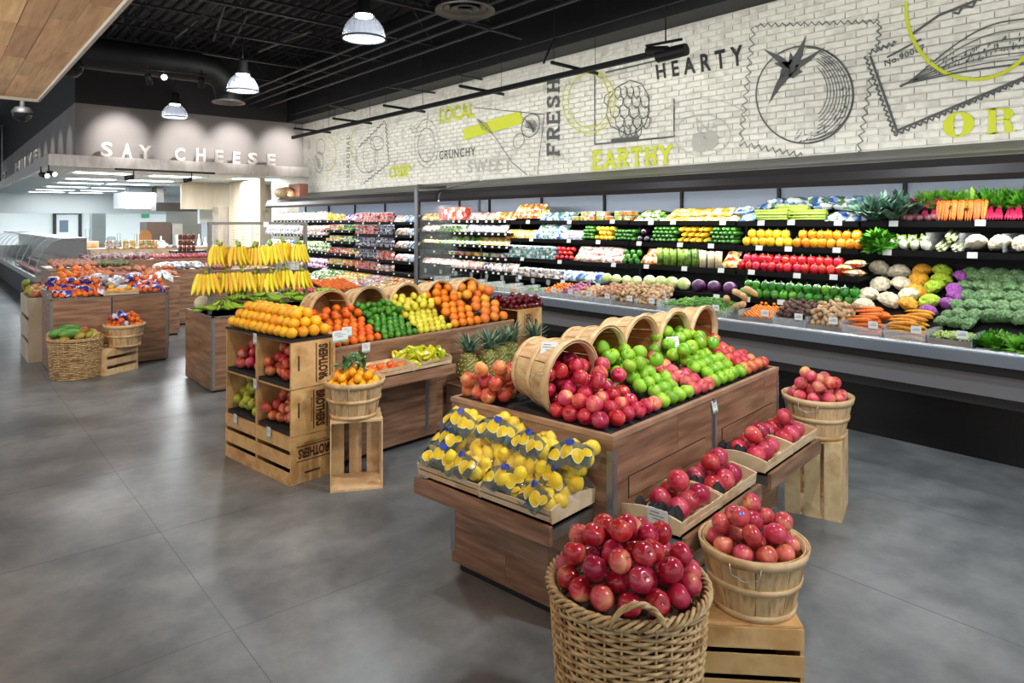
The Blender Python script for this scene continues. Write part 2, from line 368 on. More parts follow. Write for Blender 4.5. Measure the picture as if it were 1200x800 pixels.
# ================================================================ the shell
FLOOR_M = vmat('polished_concrete', ['#585d60', '#6c7073', '#7c8082', '#909395'], 1.1, .31, (1, 1, 1), 12, [.36, .47, .55, .66], var=0, bump=.02, bscale=30, rv=.03)
b = MB(); b.box(-9, -4, -.1, 14, 36, 0); fl = struct(b.build('floor', FLOOR_M)); tag(fl, 'mottled grey polished concrete floor of the shop')
JOINT = mat('floor_joint', '#63676a', .6); jx_, jy_ = pz(165, 593, 0).x, pz(240, 609, 0).y
for k in range(-1, 4): b = MB(); b.box(jx_+k*1.22, -2, .0002, jx_+k*1.22+.003, 15, .0006); b.build('joint_line', JOINT, fl)
for k in range(-1, 6): b = MB(); b.box(-3, jy_+k*1.22, .0002, 5.4, jy_+k*1.22+.003, .0006); b.build('joint_line', JOINT, fl)
# painted brick wall with the mural
BR_M = vmat('cream_painted_brick', ['#c9c8bf', '#d6d5cc', '#bcbbb1'], 5, .55, var=.07, bump=.25, bscale=70)
MORT = vmat('painted_mortar', ['#c4c3ba', '#cfcec5'], 8, .7, var=0)
WX, MY0, MY1, MZ0, MZ1 = 6.75, -1.6, 15.6, 2.42, 4.06
b = MB(); b.box(WX+.006, MY0, 0, WX+.25, MY1+2, 5.4); wall = struct(b.build('wall_right', MORT)); tag(wall, 'cream painted brick wall carrying the produce mural')
BL, BH = .2032, .0677
bricks = []
for i in range(int((MZ1-MZ0)/BH)+1):
    z = MZ0+i*BH
    if z+.03 > MZ1: break
    for j in range(int((MY1-MY0)/BL)+1):
        bricks.append((MY0+j*BL+(i % 2)*BL/2, z))
def brick_mesh(sd):
    r_ = random.Random(sd); e = .0055; hl = BL/2-.0018; hh = BH/2-.0035; j = lambda: r_.uniform(-.0018, .0018)
    p = [(0, -hl, -hh), (0, hl, -hh), (0, hl, hh), (0, -hl, hh)]
    f_ = [(-.0075+j(), -hl+e*.5+j()*.6, -hh+e+j()), (-.0075+j(), hl-e*.5+j()*.6, -hh+e+j()), (-.0075+j(), hl-e*.5+j()*.6, hh-e+j()), (-.0075+j(), -hl+e*.5+j()*.6, hh-e+j())]
    b = MB(); b.add([(x+.014, y, z) for x, y, z in p]+f_, [(3, 2, 6, 7), (0, 4, 5, 1), (1, 5, 6, 2), (0, 3, 7, 4), (4, 7, 6, 5), (0, 1, 2, 3)]); return b
BM_ = [brick_mesh(k) for k in range(14)]; BMESH = [q.mesh('brick', BR_M) for q in BM_]
def vis_area(p):
    v = Vector((WX, p[0], p[1]-EYE)); Yd = v.x*st+v.y*ct
    u = 600+FPX*(v.x*ct-v.y*st)/Yd if Yd > .2 else 9999; vv = HOR-FPX*v.z/Yd if Yd > .2 else -9999
    return (0 if (u > 1215 or vv < -12) else 1, -Yd)
bricks.sort(key=vis_area, reverse=True)
for k, (y, z) in enumerate(bricks[:300]):
    inst('brick', BMESH[k % 14], wall, (WX, y+BL/2, z+BH/2), (random.uniform(-.006, .006), 0, random.uniform(-.006, .006)))
b = MB()
for k, (y, z) in enumerate(bricks[300:]):
    q = BM_[k % 14]; b.add([(x+WX, yy+y+BL/2, zz+z+BH/2) for x, yy, zz in q.v], q.f)
tag(b.build('brick', BR_M, wall), kind='stuff')

# mural paint: thin strokes on the brick faces
INKM = mat('mural_charcoal_paint', '#4a4c4c', .7); INKL = mat('mural_pale_grey_paint', '#a3a29b', .7); LIME_P = mat('mural_lime_paint', '#b9c21c', .6); INKB = mat('mural_black_paint', '#1d1e1e', .6)
MX = WX-.0125
mural = thing('wall_mural', 'produce drawings and words painted along the cream brick wall above the cases', 'mural', (0, 0, 0))
def WP(u, v, off=0):
    p = pxx(u, v, MX); p.x -= off; return p
def stroke(b, pts, wpx, closed=False, px=True):
    """flat ribbon of paint; points in wall metres or sighted on the wall"""
    P = [WP(*p) if px else Vector(p) for p in pts]; n = len(P)
    for i in range(n if closed else n-1):
        a, c_ = P[i], P[(i+1) % n]; d = c_-a
        if d.length < 1e-5: continue
        d.normalize(); q = Vector((0, -d.z, d.y))*wpx/2; e = d*wpx*.25; o_ = Vector((-.00006*((len(b.f)*5) % 13), 0, 0)); a = a+o_; c_ = c_+o_
        b.add([a-e-q, c_+e-q, c_+e+q, a-e+q], [(0, 1, 2, 3)])
LAY = [0]
def paint(name, fn, m, label=None):
    b = MB(); fn(b); LAY[0] += 1; b.v = [(x-.0001*LAY[0], y, z) for x, y, z in b.v]
    o = b.build(name, m, mural)
    if label: o['label'] = label
    return o
def ell(cu, cv, ru, rv, a0=0, a1=360, n=40, rot=0):
    r_ = math.radians(rot); out = []
    for k in range(n+1):
        a = math.radians(a0+(a1-a0)*k/n); x = ru*math.cos(a); y = rv*math.sin(a)
        out.append((cu+x*math.cos(r_)-y*math.sin(r_), cv+x*math.sin(r_)+y*math.cos(r_)))
    return out
def zig(p0, p1, n, amp, ph=0):
    out = []; dx, dy = p1[0]-p0[0], p1[1]-p0[1]; L_ = math.hypot(dx, dy); nx, ny = -dy/L_, dx/L_
    for k in range(n*4+1):
        t = k/(n*4); a = amp*math.sin(k*PI/2+ph); out.append((p0[0]+dx*t+nx*a, p0[1]+dy*t+ny*a))
    return out
def mtext(txt, bl, br, tr, tl, m, bold=0, spacing=1.0, label=None):
    LAY[0] += 1; o = lettering('painted_word', txt, [WP(*bl, .00005*LAY[0]), WP(*br, .00005*LAY[0]), WP(*tr, .00005*LAY[0]), WP(*tl, .00005*LAY[0])], m, mural, bold, spacing)
    o['label'] = label or 'painted word '+txt; return o
rd = random.Random(3)
def tomato(b):
    stroke(b, [(x, y) for x, y in ell(943, 111, 57, 57, 0, 360, 60, -20)], .016, True)
    stroke(b, ell(945, 110, 55, 54, -70, 110, 40, -20), .012)
    for k in range(9): stroke(b, ell(943-k*1.3, 111-k*.6, 56-k*2.4, 56-k*2.2, -55+k*4+rd.uniform(-8, 8), 105-k*5, 30, -20), .008)
    for k in range(70):
        a = math.radians(rd.uniform(-60, 100)); r_ = rd.uniform(40, 55); u, v = 943+r_*math.cos(a), 111+r_*math.sin(a); stroke(b, [(u, v), (u-2.4, v+2.2)], .007)
def calyx(b):
    for tip, w_ in [((894, 57), 6), ((945, 41), 7), ((967, 55), 5), ((900, 123), 6), ((907, 74), 7), ((926, 60), 6), ((913, 94), 8), ((941, 84), 8), ((930, 92), 9)]:
        c_ = (926, 81); dx, dy = tip[0]-c_[0], tip[1]-c_[1]; L_ = math.hypot(dx, dy); nx, ny = -dy/L_*w_, dx/L_*w_
        mid = (c_[0]+dx*.45+nx*.3, c_[1]+dy*.45+ny*.3)
        b.add([WP(c_[0]+nx, c_[1]+ny), WP(c_[0]-nx, c_[1]-ny), WP(mid[0]-nx*.6, mid[1]-ny*.6), WP(*tip), WP(mid[0]+nx*.6, mid[1]+ny*.6)], [(0, 1, 2, 3, 4)])
paint('painted_tomato', tomato, INKM); paint('painted_tomato_calyx', calyx, INKM)
for z_ in (zig((885, 30), (1030, 25), 17, 2.3), zig((883, 32), (868, 165), 12, 3), zig((866, 168), (940, 182), 9, 3), zig((1031, 26), (1028, 60), 4, 3), zig((1021, 92), (1006, 178), 8, 3)): paint('painted_stamp_edge', lambda b: stroke(b, z_, .009), INKM)
for z_, w_ in (([(1020, 66), (1051, 153), (1200, 91), (1290, 50)], .022), (zig((1014, 66), (1048, 157), 15, 1.8), .014), (zig((1048, 158), (1290, 55), 34, 2.2), .014), (zig((1018, 62), (1050, 50), 5, 2.6), .012), ([(1040, 67), (1079, 46)], .018)): paint('painted_stamp_edge', lambda b: stroke(b, z_, w_), INKM)
def pea(b):
    for k in range(7):
        t = k/6; h0 = 30*t-8
        stroke(b, [(1062+i*9.2, 98-(38+h0*.9)*math.sin(min(1, i/13)*PI*.5)**1.1*(.35+.65*t)-i*1.2+ (1-t)*i*.4) for i in range(24)], .012 if k in (0, 6, 3) else .008)
    stroke(b, [(1055, 101), (1075, 92)], .02)
    for k in range(90):
        u = rd.uniform(1090, 1240); v = 80-(u-1090)*.30+rd.uniform(-8, 10); stroke(b, [(u, v), (u+.8, v-3.6)], .007)
paint('painted_pea_pod', pea, INKM)
paint('painted_ring', lambda b: (stroke(b, ell(1142, 10, 80, 83, 40, 185, 60), .030),), LIME_P)
paint('painted_line', lambda b: (stroke(b, [(1066, 42), (1100, 18), (1155, -4)], .022), stroke(b, zig((1118, 15), (1150, 0), 2, 3), .018)), INKM)
mtext('No.90067', (1037, 78), (1085, 58), (1083, 51), (1036, 71), INKM, .02, 1.1)
mtext('HEARTY', (770, 93), (872, 76), (870, 52), (768, 76), INKB, .03, 1.7)
# artichoke
def arti(b):
    stroke(b, [(727, 173-20), (716, 148), (711, 135), (713, 118), (722, 103), (738, 94), (752, 98), (760, 112), (761, 132), (756, 146), (746, 155), (736, 158)], .014, True)
    for v0, row in enumerate([(720, 750, 106), (716, 757, 117), (715, 760, 129), (717, 758, 141), (725, 752, 151)]):
        n = 4; x0, x1, vv = row; o = (v0 % 2)*.5
        for k in range(n):
            a = x0+(x1-x0)*(k+o*.8)/n; w_ = (x1-x0)/n
            stroke(b, [(a, vv-2), (a+w_*.1, vv+6), (a+w_*.5, vv+10), (a+w_*.9, vv+6), (a+w_, vv-2), (a+w_*.6, vv-5)], .012)
    stroke(b, [(716, 108), (709, 112), (708, 120), (713, 125)], .012)
paint('painted_artichoke', arti, INKM)
paint('painted_frame', lambda b: (stroke(b, [(697, 80), (697, 169), (790, 160), (790, 116)], .020), stroke(b, [(710, 85), (770, 71)], .022), stroke(b, [(717, 165), (748, 162)], .05)), INKM)
paint('painted_ring', lambda b: (stroke(b, ell(690, 118, 24, 32, 0, 360, 40), .016, True), stroke(b, ell(690, 119, 31, 37, -120, 215, 44), .016)), LIME_P)
paint('painted_cherries', lambda b: (stroke(b, ell(820, 167, 5, 6), .10, True), stroke(b, ell(832, 164, 5, 6), .10, True), stroke(b, [(820, 160), (816, 138), (832, 156)], .012)), INKL)
paint('painted_ghost_ring', lambda b: (stroke(b, ell(823, 158, 33, 24), .010, True), stroke(b, ell(823, 150, 58, 34, 190, 350), .008), stroke(b, ell(675, 150, 40, 40, 100, 250), .008)), INKL)
mtext('1932', (817, 153), (838, 150), (838, 144), (817, 147), INKL, 0)
# slab letters drawn with strokes; unit box, serifs added
SLAB = {'F': ([[(.2, 0), (.2, 1)], [(.2, 1), (.85, 1)], [(.2, .5), (.65, .5)]], [(.2, 0), (.2, 1)], [(.85, 1, -.22), (.65, .5, 0)]),
        'R': ([[(.2, 0), (.2, 1)], [(.2, 1), (.6, 1), (.78, .9), (.8, .75), (.74, .6), (.58, .5), (.2, .5)], [(.5, .5), (.8, 0)]], [(.2, 0), (.2, 1), (.84, 0)], []),
        'E': ([[(.2, 0), (.2, 1)], [(.2, 1), (.85, 1)], [(.2, .5), (.65, .5)], [(.2, 0), (.88, 0)]], [(.2, 0), (.2, 1)], [(.85, 1, -.22), (.88, 0, .22)]),
        'S': ([[(.8, .75), (.7, .95), (.5, 1), (.25, .93), (.2, .75), (.3, .58), (.7, .44), (.82, .27), (.75, .07), (.5, 0), (.28, .05), (.18, .25)]], [], [(.8, 1, -.25), (.18, 0, .25)]),
        'H': ([[(.2, 0), (.2, 1)], [(.8, 0), (.8, 1)], [(.2, .5), (.8, .5)]], [(.2, 0), (.2, 1), (.8, 0), (.8, 1)], []),
        'A': ([[(.14, 0), (.5, 1), (.86, 0)], [(.28, .33), (.72, .33)]], [(.14, 0), (.86, 0)], []),
        'T': ([[(.5, 0), (.5, 1)], [(.1, 1), (.9, 1)]], [(.5, 0)], [(.1, 1, -.25), (.9, 1, -.25)]),
        'Y': ([[(.15, 1), (.5, .48), (.85, 1)], [(.5, .48), (.5, 0)]], [(.15, 1), (.85, 1), (.5, 0)], []),
        'O': ([[(.5+.36*math.cos(a*PI/10), .5+.5*math.sin(a*PI/10)) for a in range(21)]], [], [])}
def slab(word, q, wdt, m, gap=.12):
    f = quadmap([WP(*p) for p in q]); n = len(word); b = MB(); LAY[0] += 1
    for i, ch in enumerate(word):
        st_, feet, drops = SLAB[ch]
        g = lambda x, y: f((i+gap/2+x*(1-gap))/n, y)
        for s_ in st_: stroke(b, [g(*p) for p in s_], wdt, px=False)
        for x, y in feet: stroke(b, [g(x-.16, y), g(x+.16, y)], wdt*.7, px=False)
        for x, y, d in drops:
            if d: stroke(b, [g(x, y), g(x, y+d)], wdt*.7, px=False)
    b.v = [(x-.0001*LAY[0], y, z) for x, y, z in b.v]
    o = b.build('painted_word', m, mural); o['label'] = 'painted word '+word; return o
slab('EARTHY', [(693, 198), (789, 190), (789, 171), (693, 179)], .048, LIME_P)
slab('FRESH', [(655, 184), (655, 91), (642, 92), (642, 184)], .048, INKM)
def fat_letters(b):
    f = quadmap([WP(*p) for p in ((1105, 163), (1142, 159), (1142, 129), (1105, 133))]); k = 28
    out = [f(.5+.5*math.cos(2*PI*i/k), .5+.5*math.sin(2*PI*i/k)) for i in range(k)]; inn = [f(.5+.16*math.cos(2*PI*i/k), .5+.44*math.sin(2*PI*i/k)) for i in range(k)]
    b.add(out+inn, [(i, (i+1) % k, k+(i+1) % k, k+i) for i in range(k)])
    g = quadmap([WP(*p) for p in ((1155, 158), (1190, 155), (1190, 125), (1155, 128))])
    for poly in ([(.1, 0), (.36, 0), (.36, 1), (.1, 1)], [(0, 0), (.46, 0), (.46, .06), (0, .06)], [(0, .94), (.5, .94), (.5, 1), (0, 1)], [(.36, .93), (.66, 1), (.66, .5), (.36, .55)][:0] or [(.5, .94), (.5, 1), (.7, .98), (.7, .88)],
                 [(.62, .94), (.72, .99), (.93, .86), (.93, .62), (.72, .5), (.62, .54)], [(.36, .5), (.36, .56), (.72, .56), (.72, .5)], [(.58, .5), (.8, .5), (.9, .3), (.9, .08), (.64, .12), (.64, .36)], [(.64, .14), (.9, .1), (1, .1), (1, .02), (.74, 0), (.64, .06)]):
        if poly: b.add([g(*p) for p in poly], [tuple(range(len(poly)))])
    h_ = quadmap([WP(*p) for p in ((1203, 153), (1243, 150), (1243, 119), (1203, 123))])
    k = 28; out = [h_(.5+.5*math.cos(2*PI*i/k), .5+.5*math.sin(2*PI*i/k)) for i in range(20)]; inn = [h_(.5+.2*math.cos(2*PI*i/k), .5+.44*math.sin(2*PI*i/k)) for i in range(20)]
    b.add(out+inn, [(i, i+1, 21+i, 20+i) for i in range(19)])
paint('painted_word', fat_letters, LIME_P, 'bold painted letters OR')
mtext('LOCAL', (515, 145), (557, 137), (555, 119), (515, 127), LIME_P, .03)
mtext('CRISP', (455, 209), (481, 207), (481, 192), (456, 195), LIME_P, .03)
mtext('CRUNCHY', (515, 187), (557, 182), (557, 172), (515, 177), INKM, .01, 1.2)
mtext('SEASONAL', (410, 208), (410, 160), (406, 160), (406, 208), INKM, 0, 1.4)
mtext('SWEET', (548, 203), (600, 200), (600, 184), (548, 188), INKL, .02, 1.2)
paint('painted_banner', lambda b: b.add([WP(541, 165), (WP(545, 158)), WP(541, 152), WP(609, 130), WP(613, 140), WP(611, 145)], [(0, 1, 2, 3, 4, 5)]), LIME_P)
paint('painted_carrot', lambda b: (stroke(b, ell(622, 147, 10, 14, rot=20), .014, True), stroke(b, ell(608, 165, 6, 9, rot=20), .012, True), stroke(b, [(560, 140), (580, 160), (600, 190), (618, 205)], .012), stroke(b, [(556, 126), (638, 134), (630, 204)], .012), [stroke(b, [(613+rd.uniform(0, 16), 138+rd.uniform(0, 16)), (616+rd.uniform(0, 14), 142+rd.uniform(0, 14))], .01) for k in range(26)], [stroke(b, [(558+k, 138+k*.5), (566+k, 152+k*.4)], .01) for k in range(0, 14, 2)]), INKM)
paint('painted_pear', lambda b: (stroke(b, ell(500, 170, 10, 20), .012, True), stroke(b, ell(500, 168, 14, 28), .008, True), stroke(b, [(500, 148), (502, 132)], .012), [stroke(b, zig((480+k*3, 150+k*5), (492+k*2, 149+k*5), 2, 1.5), .007) for k in range(8)]), INKM)
paint('painted_stamp', lambda b: (stroke(b, zig((421, 172), (451, 142), 8, 1), .016), stroke(b, zig((452, 143), (456, 190), 9, 1), .016), stroke(b, zig((456, 191), (426, 215), 8, 1), .016), stroke(b, ell(433, 182, 7, 20), .010, True), stroke(b, ell(442, 168, 8, 8), .012, True), stroke(b, ell(430, 185, 13, 18), .008, True)), INKM)
paint('painted_ring', lambda b: stroke(b, ell(384, 180, 10, 20, -90, 100), .02), LIME_P); paint('painted_ring', lambda b: stroke(b, ell(420, 170, 9, 20, 90, 270), .018), LIME_P)
paint('painted_bulb', lambda b: (stroke(b, ell(374, 190, 5, 12), .014, True), stroke(b, ell(376, 172, 5, 9), .012, True), [stroke(b, [(370+k, 182+k), (373+k, 198)], .01) for k in range(5)]), INKM)

BLK = vmat('matt_black_ceiling_paint', ['#121214', '#1a1a1c'], 2, .6, var=.1)
b = MB(); b.box(6.35, MY0, MZ1, 6.76, 15.6, 5.4); tag(struct(b.build('wall_right_upper', BLK)), 'black bulkhead above the mural')

# ceiling: ribbed deck, bar joists
DECK = mat('black_ribbed_deck', '#1e1e21', .5)
b = MB(); x = -6.0
while x < 7:
    b.add([(x, -2, 5.36), (x+.06, -2, 5.36), (x+.09, -2, 5.42), (x+.15, -2, 5.42), (x, 20, 5.36), (x+.06, 20, 5.36), (x+.09, 20, 5.42), (x+.15, 20, 5.42)], [(0, 1, 5, 4), (1, 2, 6, 5), (2, 3, 7, 6)])
    b.add([(x+.15, -2, 5.42), (x+.18, -2, 5.36), (x+.15, 20, 5.42), (x+.18, 20, 5.36)], [(0, 1, 3, 2)]); x += .18
cl = struct(b.build('ceiling', DECK)); tag(cl, 'black ribbed metal roof deck')
b = MB(); b.box(-9, -4, 5.45, 14, 36, 5.6); b.build('deck_backing', BLACK, cl)
JG = mat('joist_grey_black', '#232326', .5)
def joist(y, x0=-1.5, x1=6.3, z0=4.62, z1=5.3, nth=''):
    j = thing('roof_joist', '%s black open web bar joist under the roof deck, counted from the viewer' % nth, 'roof joist', (x0, y, z0), 0, 'bar joists under the black deck')
    b = MB(); b.box(0, -.03, 0, x1-x0, .03, .035); b.build('bottom_chord', JG, j)
    b = MB(); b.box(0, -.03, z1-z0-.035, x1-x0, .03, z1-z0); b.build('top_chord', JG, j)
    b = MB(); n = int((x1-x0)/.5); pts = [((x1-x0)*k/n, 0, .02 if k % 2 else z1-z0-.02) for k in range(n+1)]; b.tube(pts, .014, 5); b.build('web', JG, j)
for nth, y in zip(('first', 'second', 'third', 'fourth', 'fifth', 'sixth', 'seventh', 'eighth'), (3.4, 4.9, 6.4, 7.9, 9.4, 10.9, 12.4, 13.9)): joist(y, nth=nth)
PIPE = mat('dark_conduit', '#38383b', .4)
def pipe(label, pts, r, m=PIPE, name='ceiling_pipe', cat='pipe', grp=None):
    b = MB(); b.tube(pts, r, 8); return tag(b.build(name, m), label, cat, grp)
for k, (u, v, z, nm) in enumerate([(440, 45, 4.45, 'upper'), (440, 57, 4.40, 'second'), (440, 67, 4.35, 'third'), (470, 70, 4.3, 'fourth')]):
    x = pz(u, v, z).x; pipe('dark conduit running lengthwise under the joists, %s of four' % nm, [(x, -1, z), (x, 8, z), (x+.02, 15.5, z)], .022)
x = pz(520, 83, 4.2).x
pipe('long grey pipe ending near the mural with a bent arm', [(x, 15.4, 4.2), (x, 3.6, 4.2), (x+.75, 3.6, 4.12)], .028)
pA = pz(637, 42, 4.2); pipe('dark pipe branching across to the mural track', [(x, pA.y, 4.2), (5.9, pA.y-.3, 3.75)], .016)
pA = pz(536, 24, 4.2); pipe('dark pipe arm beside the round ceiling diffuser', [(pA.x, pA.y, 4.2), (pA.x+.95, pA.y-.1, 4.12)], .018)
for u0, v0, u1, v1 in [(455, 102, 511, 109), (535, 88, 565, 93), (385, 123, 416, 130)]:
    a, c_ = pz(u0, v0, 4.0), pz(u1, v1, 4.0); pipe('short dark pipe stub under the long grey pipe', [a, c_], .018, grp='pipe stubs under the long pipe')
for p in [(250, 48, 265, 0, 4.9), (270, 55, 290, 18, 5.0), (140+655/4, 60, 140+900/4, 36, 4.7), (205, 45, 260, 0, 4.8)]:
    a, c_ = pz(p[0], p[1], p[4]), pz(p[2], p[3], p[4]); pipe('thin dark brace between the bar joists', [a, c_], .02, grp='braces between joists')
# round duct with drop and diffuser
def diffuser(loc, label, R=.24):
    t = thing('air_diffuser', label, 'air diffuser', loc)
    for k, (r0, r1, z) in enumerate([(R, R*.74, 0), (R*.72, R*.5, .025), (R*.48, R*.26, .01), (R*.22, .001, -.01)]):
        b = MB(); b.lathe([(r0, z+.02), (r0, z), (r1, z+.035), (r1, z+.05)], 28); b.build('ring', GREYM, t, True)
    b = MB(); b.lathe([(R*.8, .05), (R*.8, .3), (R*.5, .3)], 20); b.build('neck', BLACK, t, True); return t
dd = pz(268, 121, 3.72)
diffuser(dd, 'dark round diffuser on the end of the big duct drop', .26)
b = MB(); b.tube([(-1, dd.y+.1, 4.25), (dd.x-.55, dd.y, 4.25), (dd.x-.25, dd.y, 4.22), (dd.x-.06, dd.y, 4.08), (dd.x, dd.y, 3.8)], [.24, .24, .23, .22, .2], 18)
tag(b.build('air_duct', BLACK, smooth=True), 'fat black round duct running across and bending down', 'duct')
d2 = pz(545, 14, 3.85); diffuser(d2, 'grey round diffuser at the top of the view near the first pendant', .30)
b = MB(); b.tube([(d2.x, d2.y, 4.1), (d2.x, d2.y, 5.3)], .2, 16); tag(b.build('air_duct', BLACK, smooth=True), 'black duct drop above the grey round diffuser', 'duct')
b = MB(); b.box(-1.5, 14.6, 4.1, 1.6, 15.0, 4.7); tag(b.build('air_duct', BLACK), 'square black duct stub at the far left', 'duct')

# pendants
BULB = mat('lamp_glow', '#f4f8ff', .3, emit=9); SHADE = mat('ribbed_acrylic_shade', '#e4ecfa', .15, alpha=.30, emit=.22)
def pendant(loc, label):
    t = thing('pendant_lamp', label, 'pendant lamp', loc)
    prof = [(.215*math.sin(a), .25*math.cos(a)-.0) for a in [math.radians(d) for d in (90, 78, 66, 54, 42, 32, 22)]]
    b = MB()
    n = 48; vs = []; fs = []
    for i, (r, z) in enumerate(prof):
        for k in range(n): q = r*(1+.018*(k % 2)); vs.append((q*math.cos(2*PI*k/n), q*math.sin(2*PI*k/n), z))
    for i in range(len(prof)-1):
        for k in range(n): fs.append((i*n+k, i*n+(k+1) % n, (i+1)*n+(k+1) % n, (i+1)*n+k))
    b.add(vs, fs); b.build('shade', SHADE, t)
    b = MB(); b.tube([(.222*math.cos(a*PI/16), .222*math.sin(a*PI/16), 0) for a in range(32)], .009, 6, True); b.build('shade_rim', BLACK, t, True)
    b = MB(); b.lathe([(.001, .262), (.085, .26), (.085, .225), (.001, .22)], 20); b.build('bulb', BULB, t, True)
    b = MB(); b.lathe([(.11, .235), (.1, .27), (.07, .30), (.07, .42), (.04, .45), (.001, .45)], 18); b.build('housing', BLACK, t, True)
    b = MB(); b.tube([(0, 0, .44), (0, 0, 5.3-loc[2])], .006, 5); b.build('cord', BLACK, t)
pendant((3.39, 6.34, 3.62), 'clear dome pendant lamp, the nearest and largest of the lit three')
pendant((3.42, 10.0, 3.62), 'clear dome pendant lamp, the middle one beside the duct drop')
pendant((3.36, 13.34, 3.62), 'clear dome pendant lamp, farthest, in front of the cheese sign wall')
DOMEG = mat('dark_clear_dome', '#16181a', .04, alpha=.5, spec=1)
for (u, v, z), lb in [((83, 78, 3.45), 'unlit clear security dome at the plank ceiling edge'), ((26, 133, 3.3), 'unlit clear security dome lower at the far left')]:
    p = pz(u, v, z); t = thing('camera_dome', lb, 'security camera', p)
    b = MB(); b.lathe([(.001, -.12), (.06, -.105), (.11, -.06), (.125, 0)], 16); b.build('dome', DOMEG, t, True)
    b = MB(); b.lathe([(.13, 0), (.13, .03), (.09, .09), (.03, .1), (.03, .5)], 16); b.build('housing', BLACK, t, True)
# mural track, hung on cross arms
tr = thing('track_rail', 'long black lighting track hung along the front of the mural', 'track lighting', (5.9, 3.9, 3.54))
b = MB(); b.box(-.025, .3, -.03, .025, 10.3, .03); b.build('rail', BLACK, tr)
for u in (676, 567, 476, 415, 368):
    y = pxx(u, 200, 5.9).y-3.9
    b = MB(); b.tube([(-.42, y, .05), (.36, y, .03)], .022, 6); b.build('cross_arm', BLACK, tr)
    b = MB(); b.tube([(-.38, y, .05), (-.38, y, 1.7)], .004, 4); b.tube([(.32, y, .05), (.32, y, 1.7)], .004, 4); b.build('hanging_wire', BLACK, tr)
p = pxx(780, 62, 5.75)
t = thing('track_spotlight', 'black twin spotlight cluster at the near end of the mural track', 'spotlight', p)
b = MB(); b.tube([(0, .22, .05), (0, -.02, .02)], [.06, .05], 12); b.build('lamp_head', BLACK, t); b = MB(); b.tube([(0, .1, -.02), (.02, -.24, -.01)], [.065, .06], 12); b.build('lamp_head', BLACK, t)
b = MB(); b.tube([(0, .25, .12), (0, -.2, .1)], .015, 6); b.tube([(0, 0, .1), (0, 0, 1.4)], .008, 5); b.build('bracket', BLACK, t)
def track_head(loc, tgt, label, grp=None, m=BLACK, glow=None):
    t = thing('track_spotlight', label, 'spotlight', loc, 0, grp); d = (Vector(tgt)-Vector(loc)).normalized()
    b = MB(); b.tube([(0, 0, 0), d*.16], [.045, .05], 10); b.build('lamp_head', m, t, True); b = MB(); b.tube([(0, 0, 0), (0, 0, .14)], .012, 5); b.build('arm', m, t)
    if glow: b = MB(); b.tube([d*.162, d*.165], .042, 10); b.build('lens', glow, t)
pg = pz(192, 90, 3.95); track_head(pg, (1, 3, 2), 'lit black spotlight under the duct, shining towards the aisle', None, BLACK, BULB)
for u, v in ((173, 88), (236, 92)): p = pz(u, v, 3.95); track_head(p, (4, 14, 1), 'black spotlight under the duct', 'unlit spotlights under the duct')
b = MB(); b.tube([pz(165, 80, 3.98), pz(243, 88, 3.98)], .015, 6); tag(b.build('track_rail', BLACK), 'short black track under the duct', 'track lighting')

# plank ceiling panel at the upper left
b = MB(); b.box(-1.82, .9, 2.44, -1.58, 9.1, 2.46); b.box(-1.82, .9, 2.46, -1.80, 9.1, 2.58); b.box(-1.60, .9, 2.46, -1.58, 9.1, 2.50); b.box(-1.71, 1.4, 2.58, -1.69, 1.42, 3.12) if False else None; b.box(-1.815, 1.0, 2.58, -1.80, 1.02, 3.12); b.box(-1.815, 8.9, 2.58, -1.80, 8.92, 3.12); tag(b.build('added_light_trough', WHITE), 'added white trough holding the plank ceiling fill light, unseen left of the view', 'added light fitting')  # unseen trough added to carry the fill light under the planks
pc = thing('plank_ceiling_panel', 'lowered ceiling panel of honey oak planks at the upper left', 'ceiling panel', (0, 0, 3.1))
b = MB(); b.box(-3, -1, .021, .9, 9.17, .16); b.build('backing_board', mat('panel_backing', '#6c5340', .7), pc)
pw = .148; pls = [MB().box(0, 0, 0, pw-.003, L_, .02).mesh('plank', W_OAK) for L_ in (.78, 1.13, 1.52)]
x = .90-pw; row = 0
while x > -1.4:
    y = -.6-random.random()
    while y < 9.16:
        L_i = random.choice((0, 1, 2)); L_ = (.78, 1.13, 1.52)[L_i]
        if y+L_ > 9.17: 
            me = MB().box(0, 0, 0, pw-.003, 9.17-y, .02).mesh('plank', W_OAK); inst('plank', me, pc, (x, y, random.uniform(0, .0015))); break
        inst('plank', pls[L_i], pc, (x, y, random.uniform(0, .0015))); y += L_+.003
    x -= pw; row += 1
b = MB(); b.box(.9, -1, -.03, .925, 9.2, .17); b.box(-3, 9.17, -.03, .9, 9.2, .17); b.build('edge_trim', mat('grey_edge_trim', '#aaa59c', .5), pc)

# ================================================================ cheese department
TAUPE = vmat('taupe_wall_paint', ['#8f8986', '#989290'], 1, .6, var=0); FASC = vmat('pale_laminate_fascia', ['#cdc6bf', '#d8d2cc', '#c3bbb3'], 2, .45, (3, 3, 1), var=0); LW = mat('deli_white', '#dde4e4', .5)
for nm, bx, m_, lb in [('wall_back', (2.14, 15.6, 3.0, 6.75, 15.75, 4.05), TAUPE, 'taupe wall behind the letters'), ('wall_back_upper', (2.14, 15.6, 4.05, 6.75, 15.75, 5.4), mat('charcoal_wall', '#2d2b2d', .6), 'charcoal upper wall behind the pendants'),
                       ('wall_left', (2.14, 15.75, 3.0, 2.25, 34, 4.05), TAUPE, 'taupe side wall above the meat counter'), ('wall_left_upper', (2.14, 15.75, 4.05, 2.25, 34, 5.4), mat('charcoal_wall_side', '#2d2b2d', .6), 'charcoal upper side wall')]:
    b = MB(); b.box(*bx); tag(struct(b.build(nm, m_)), lb)
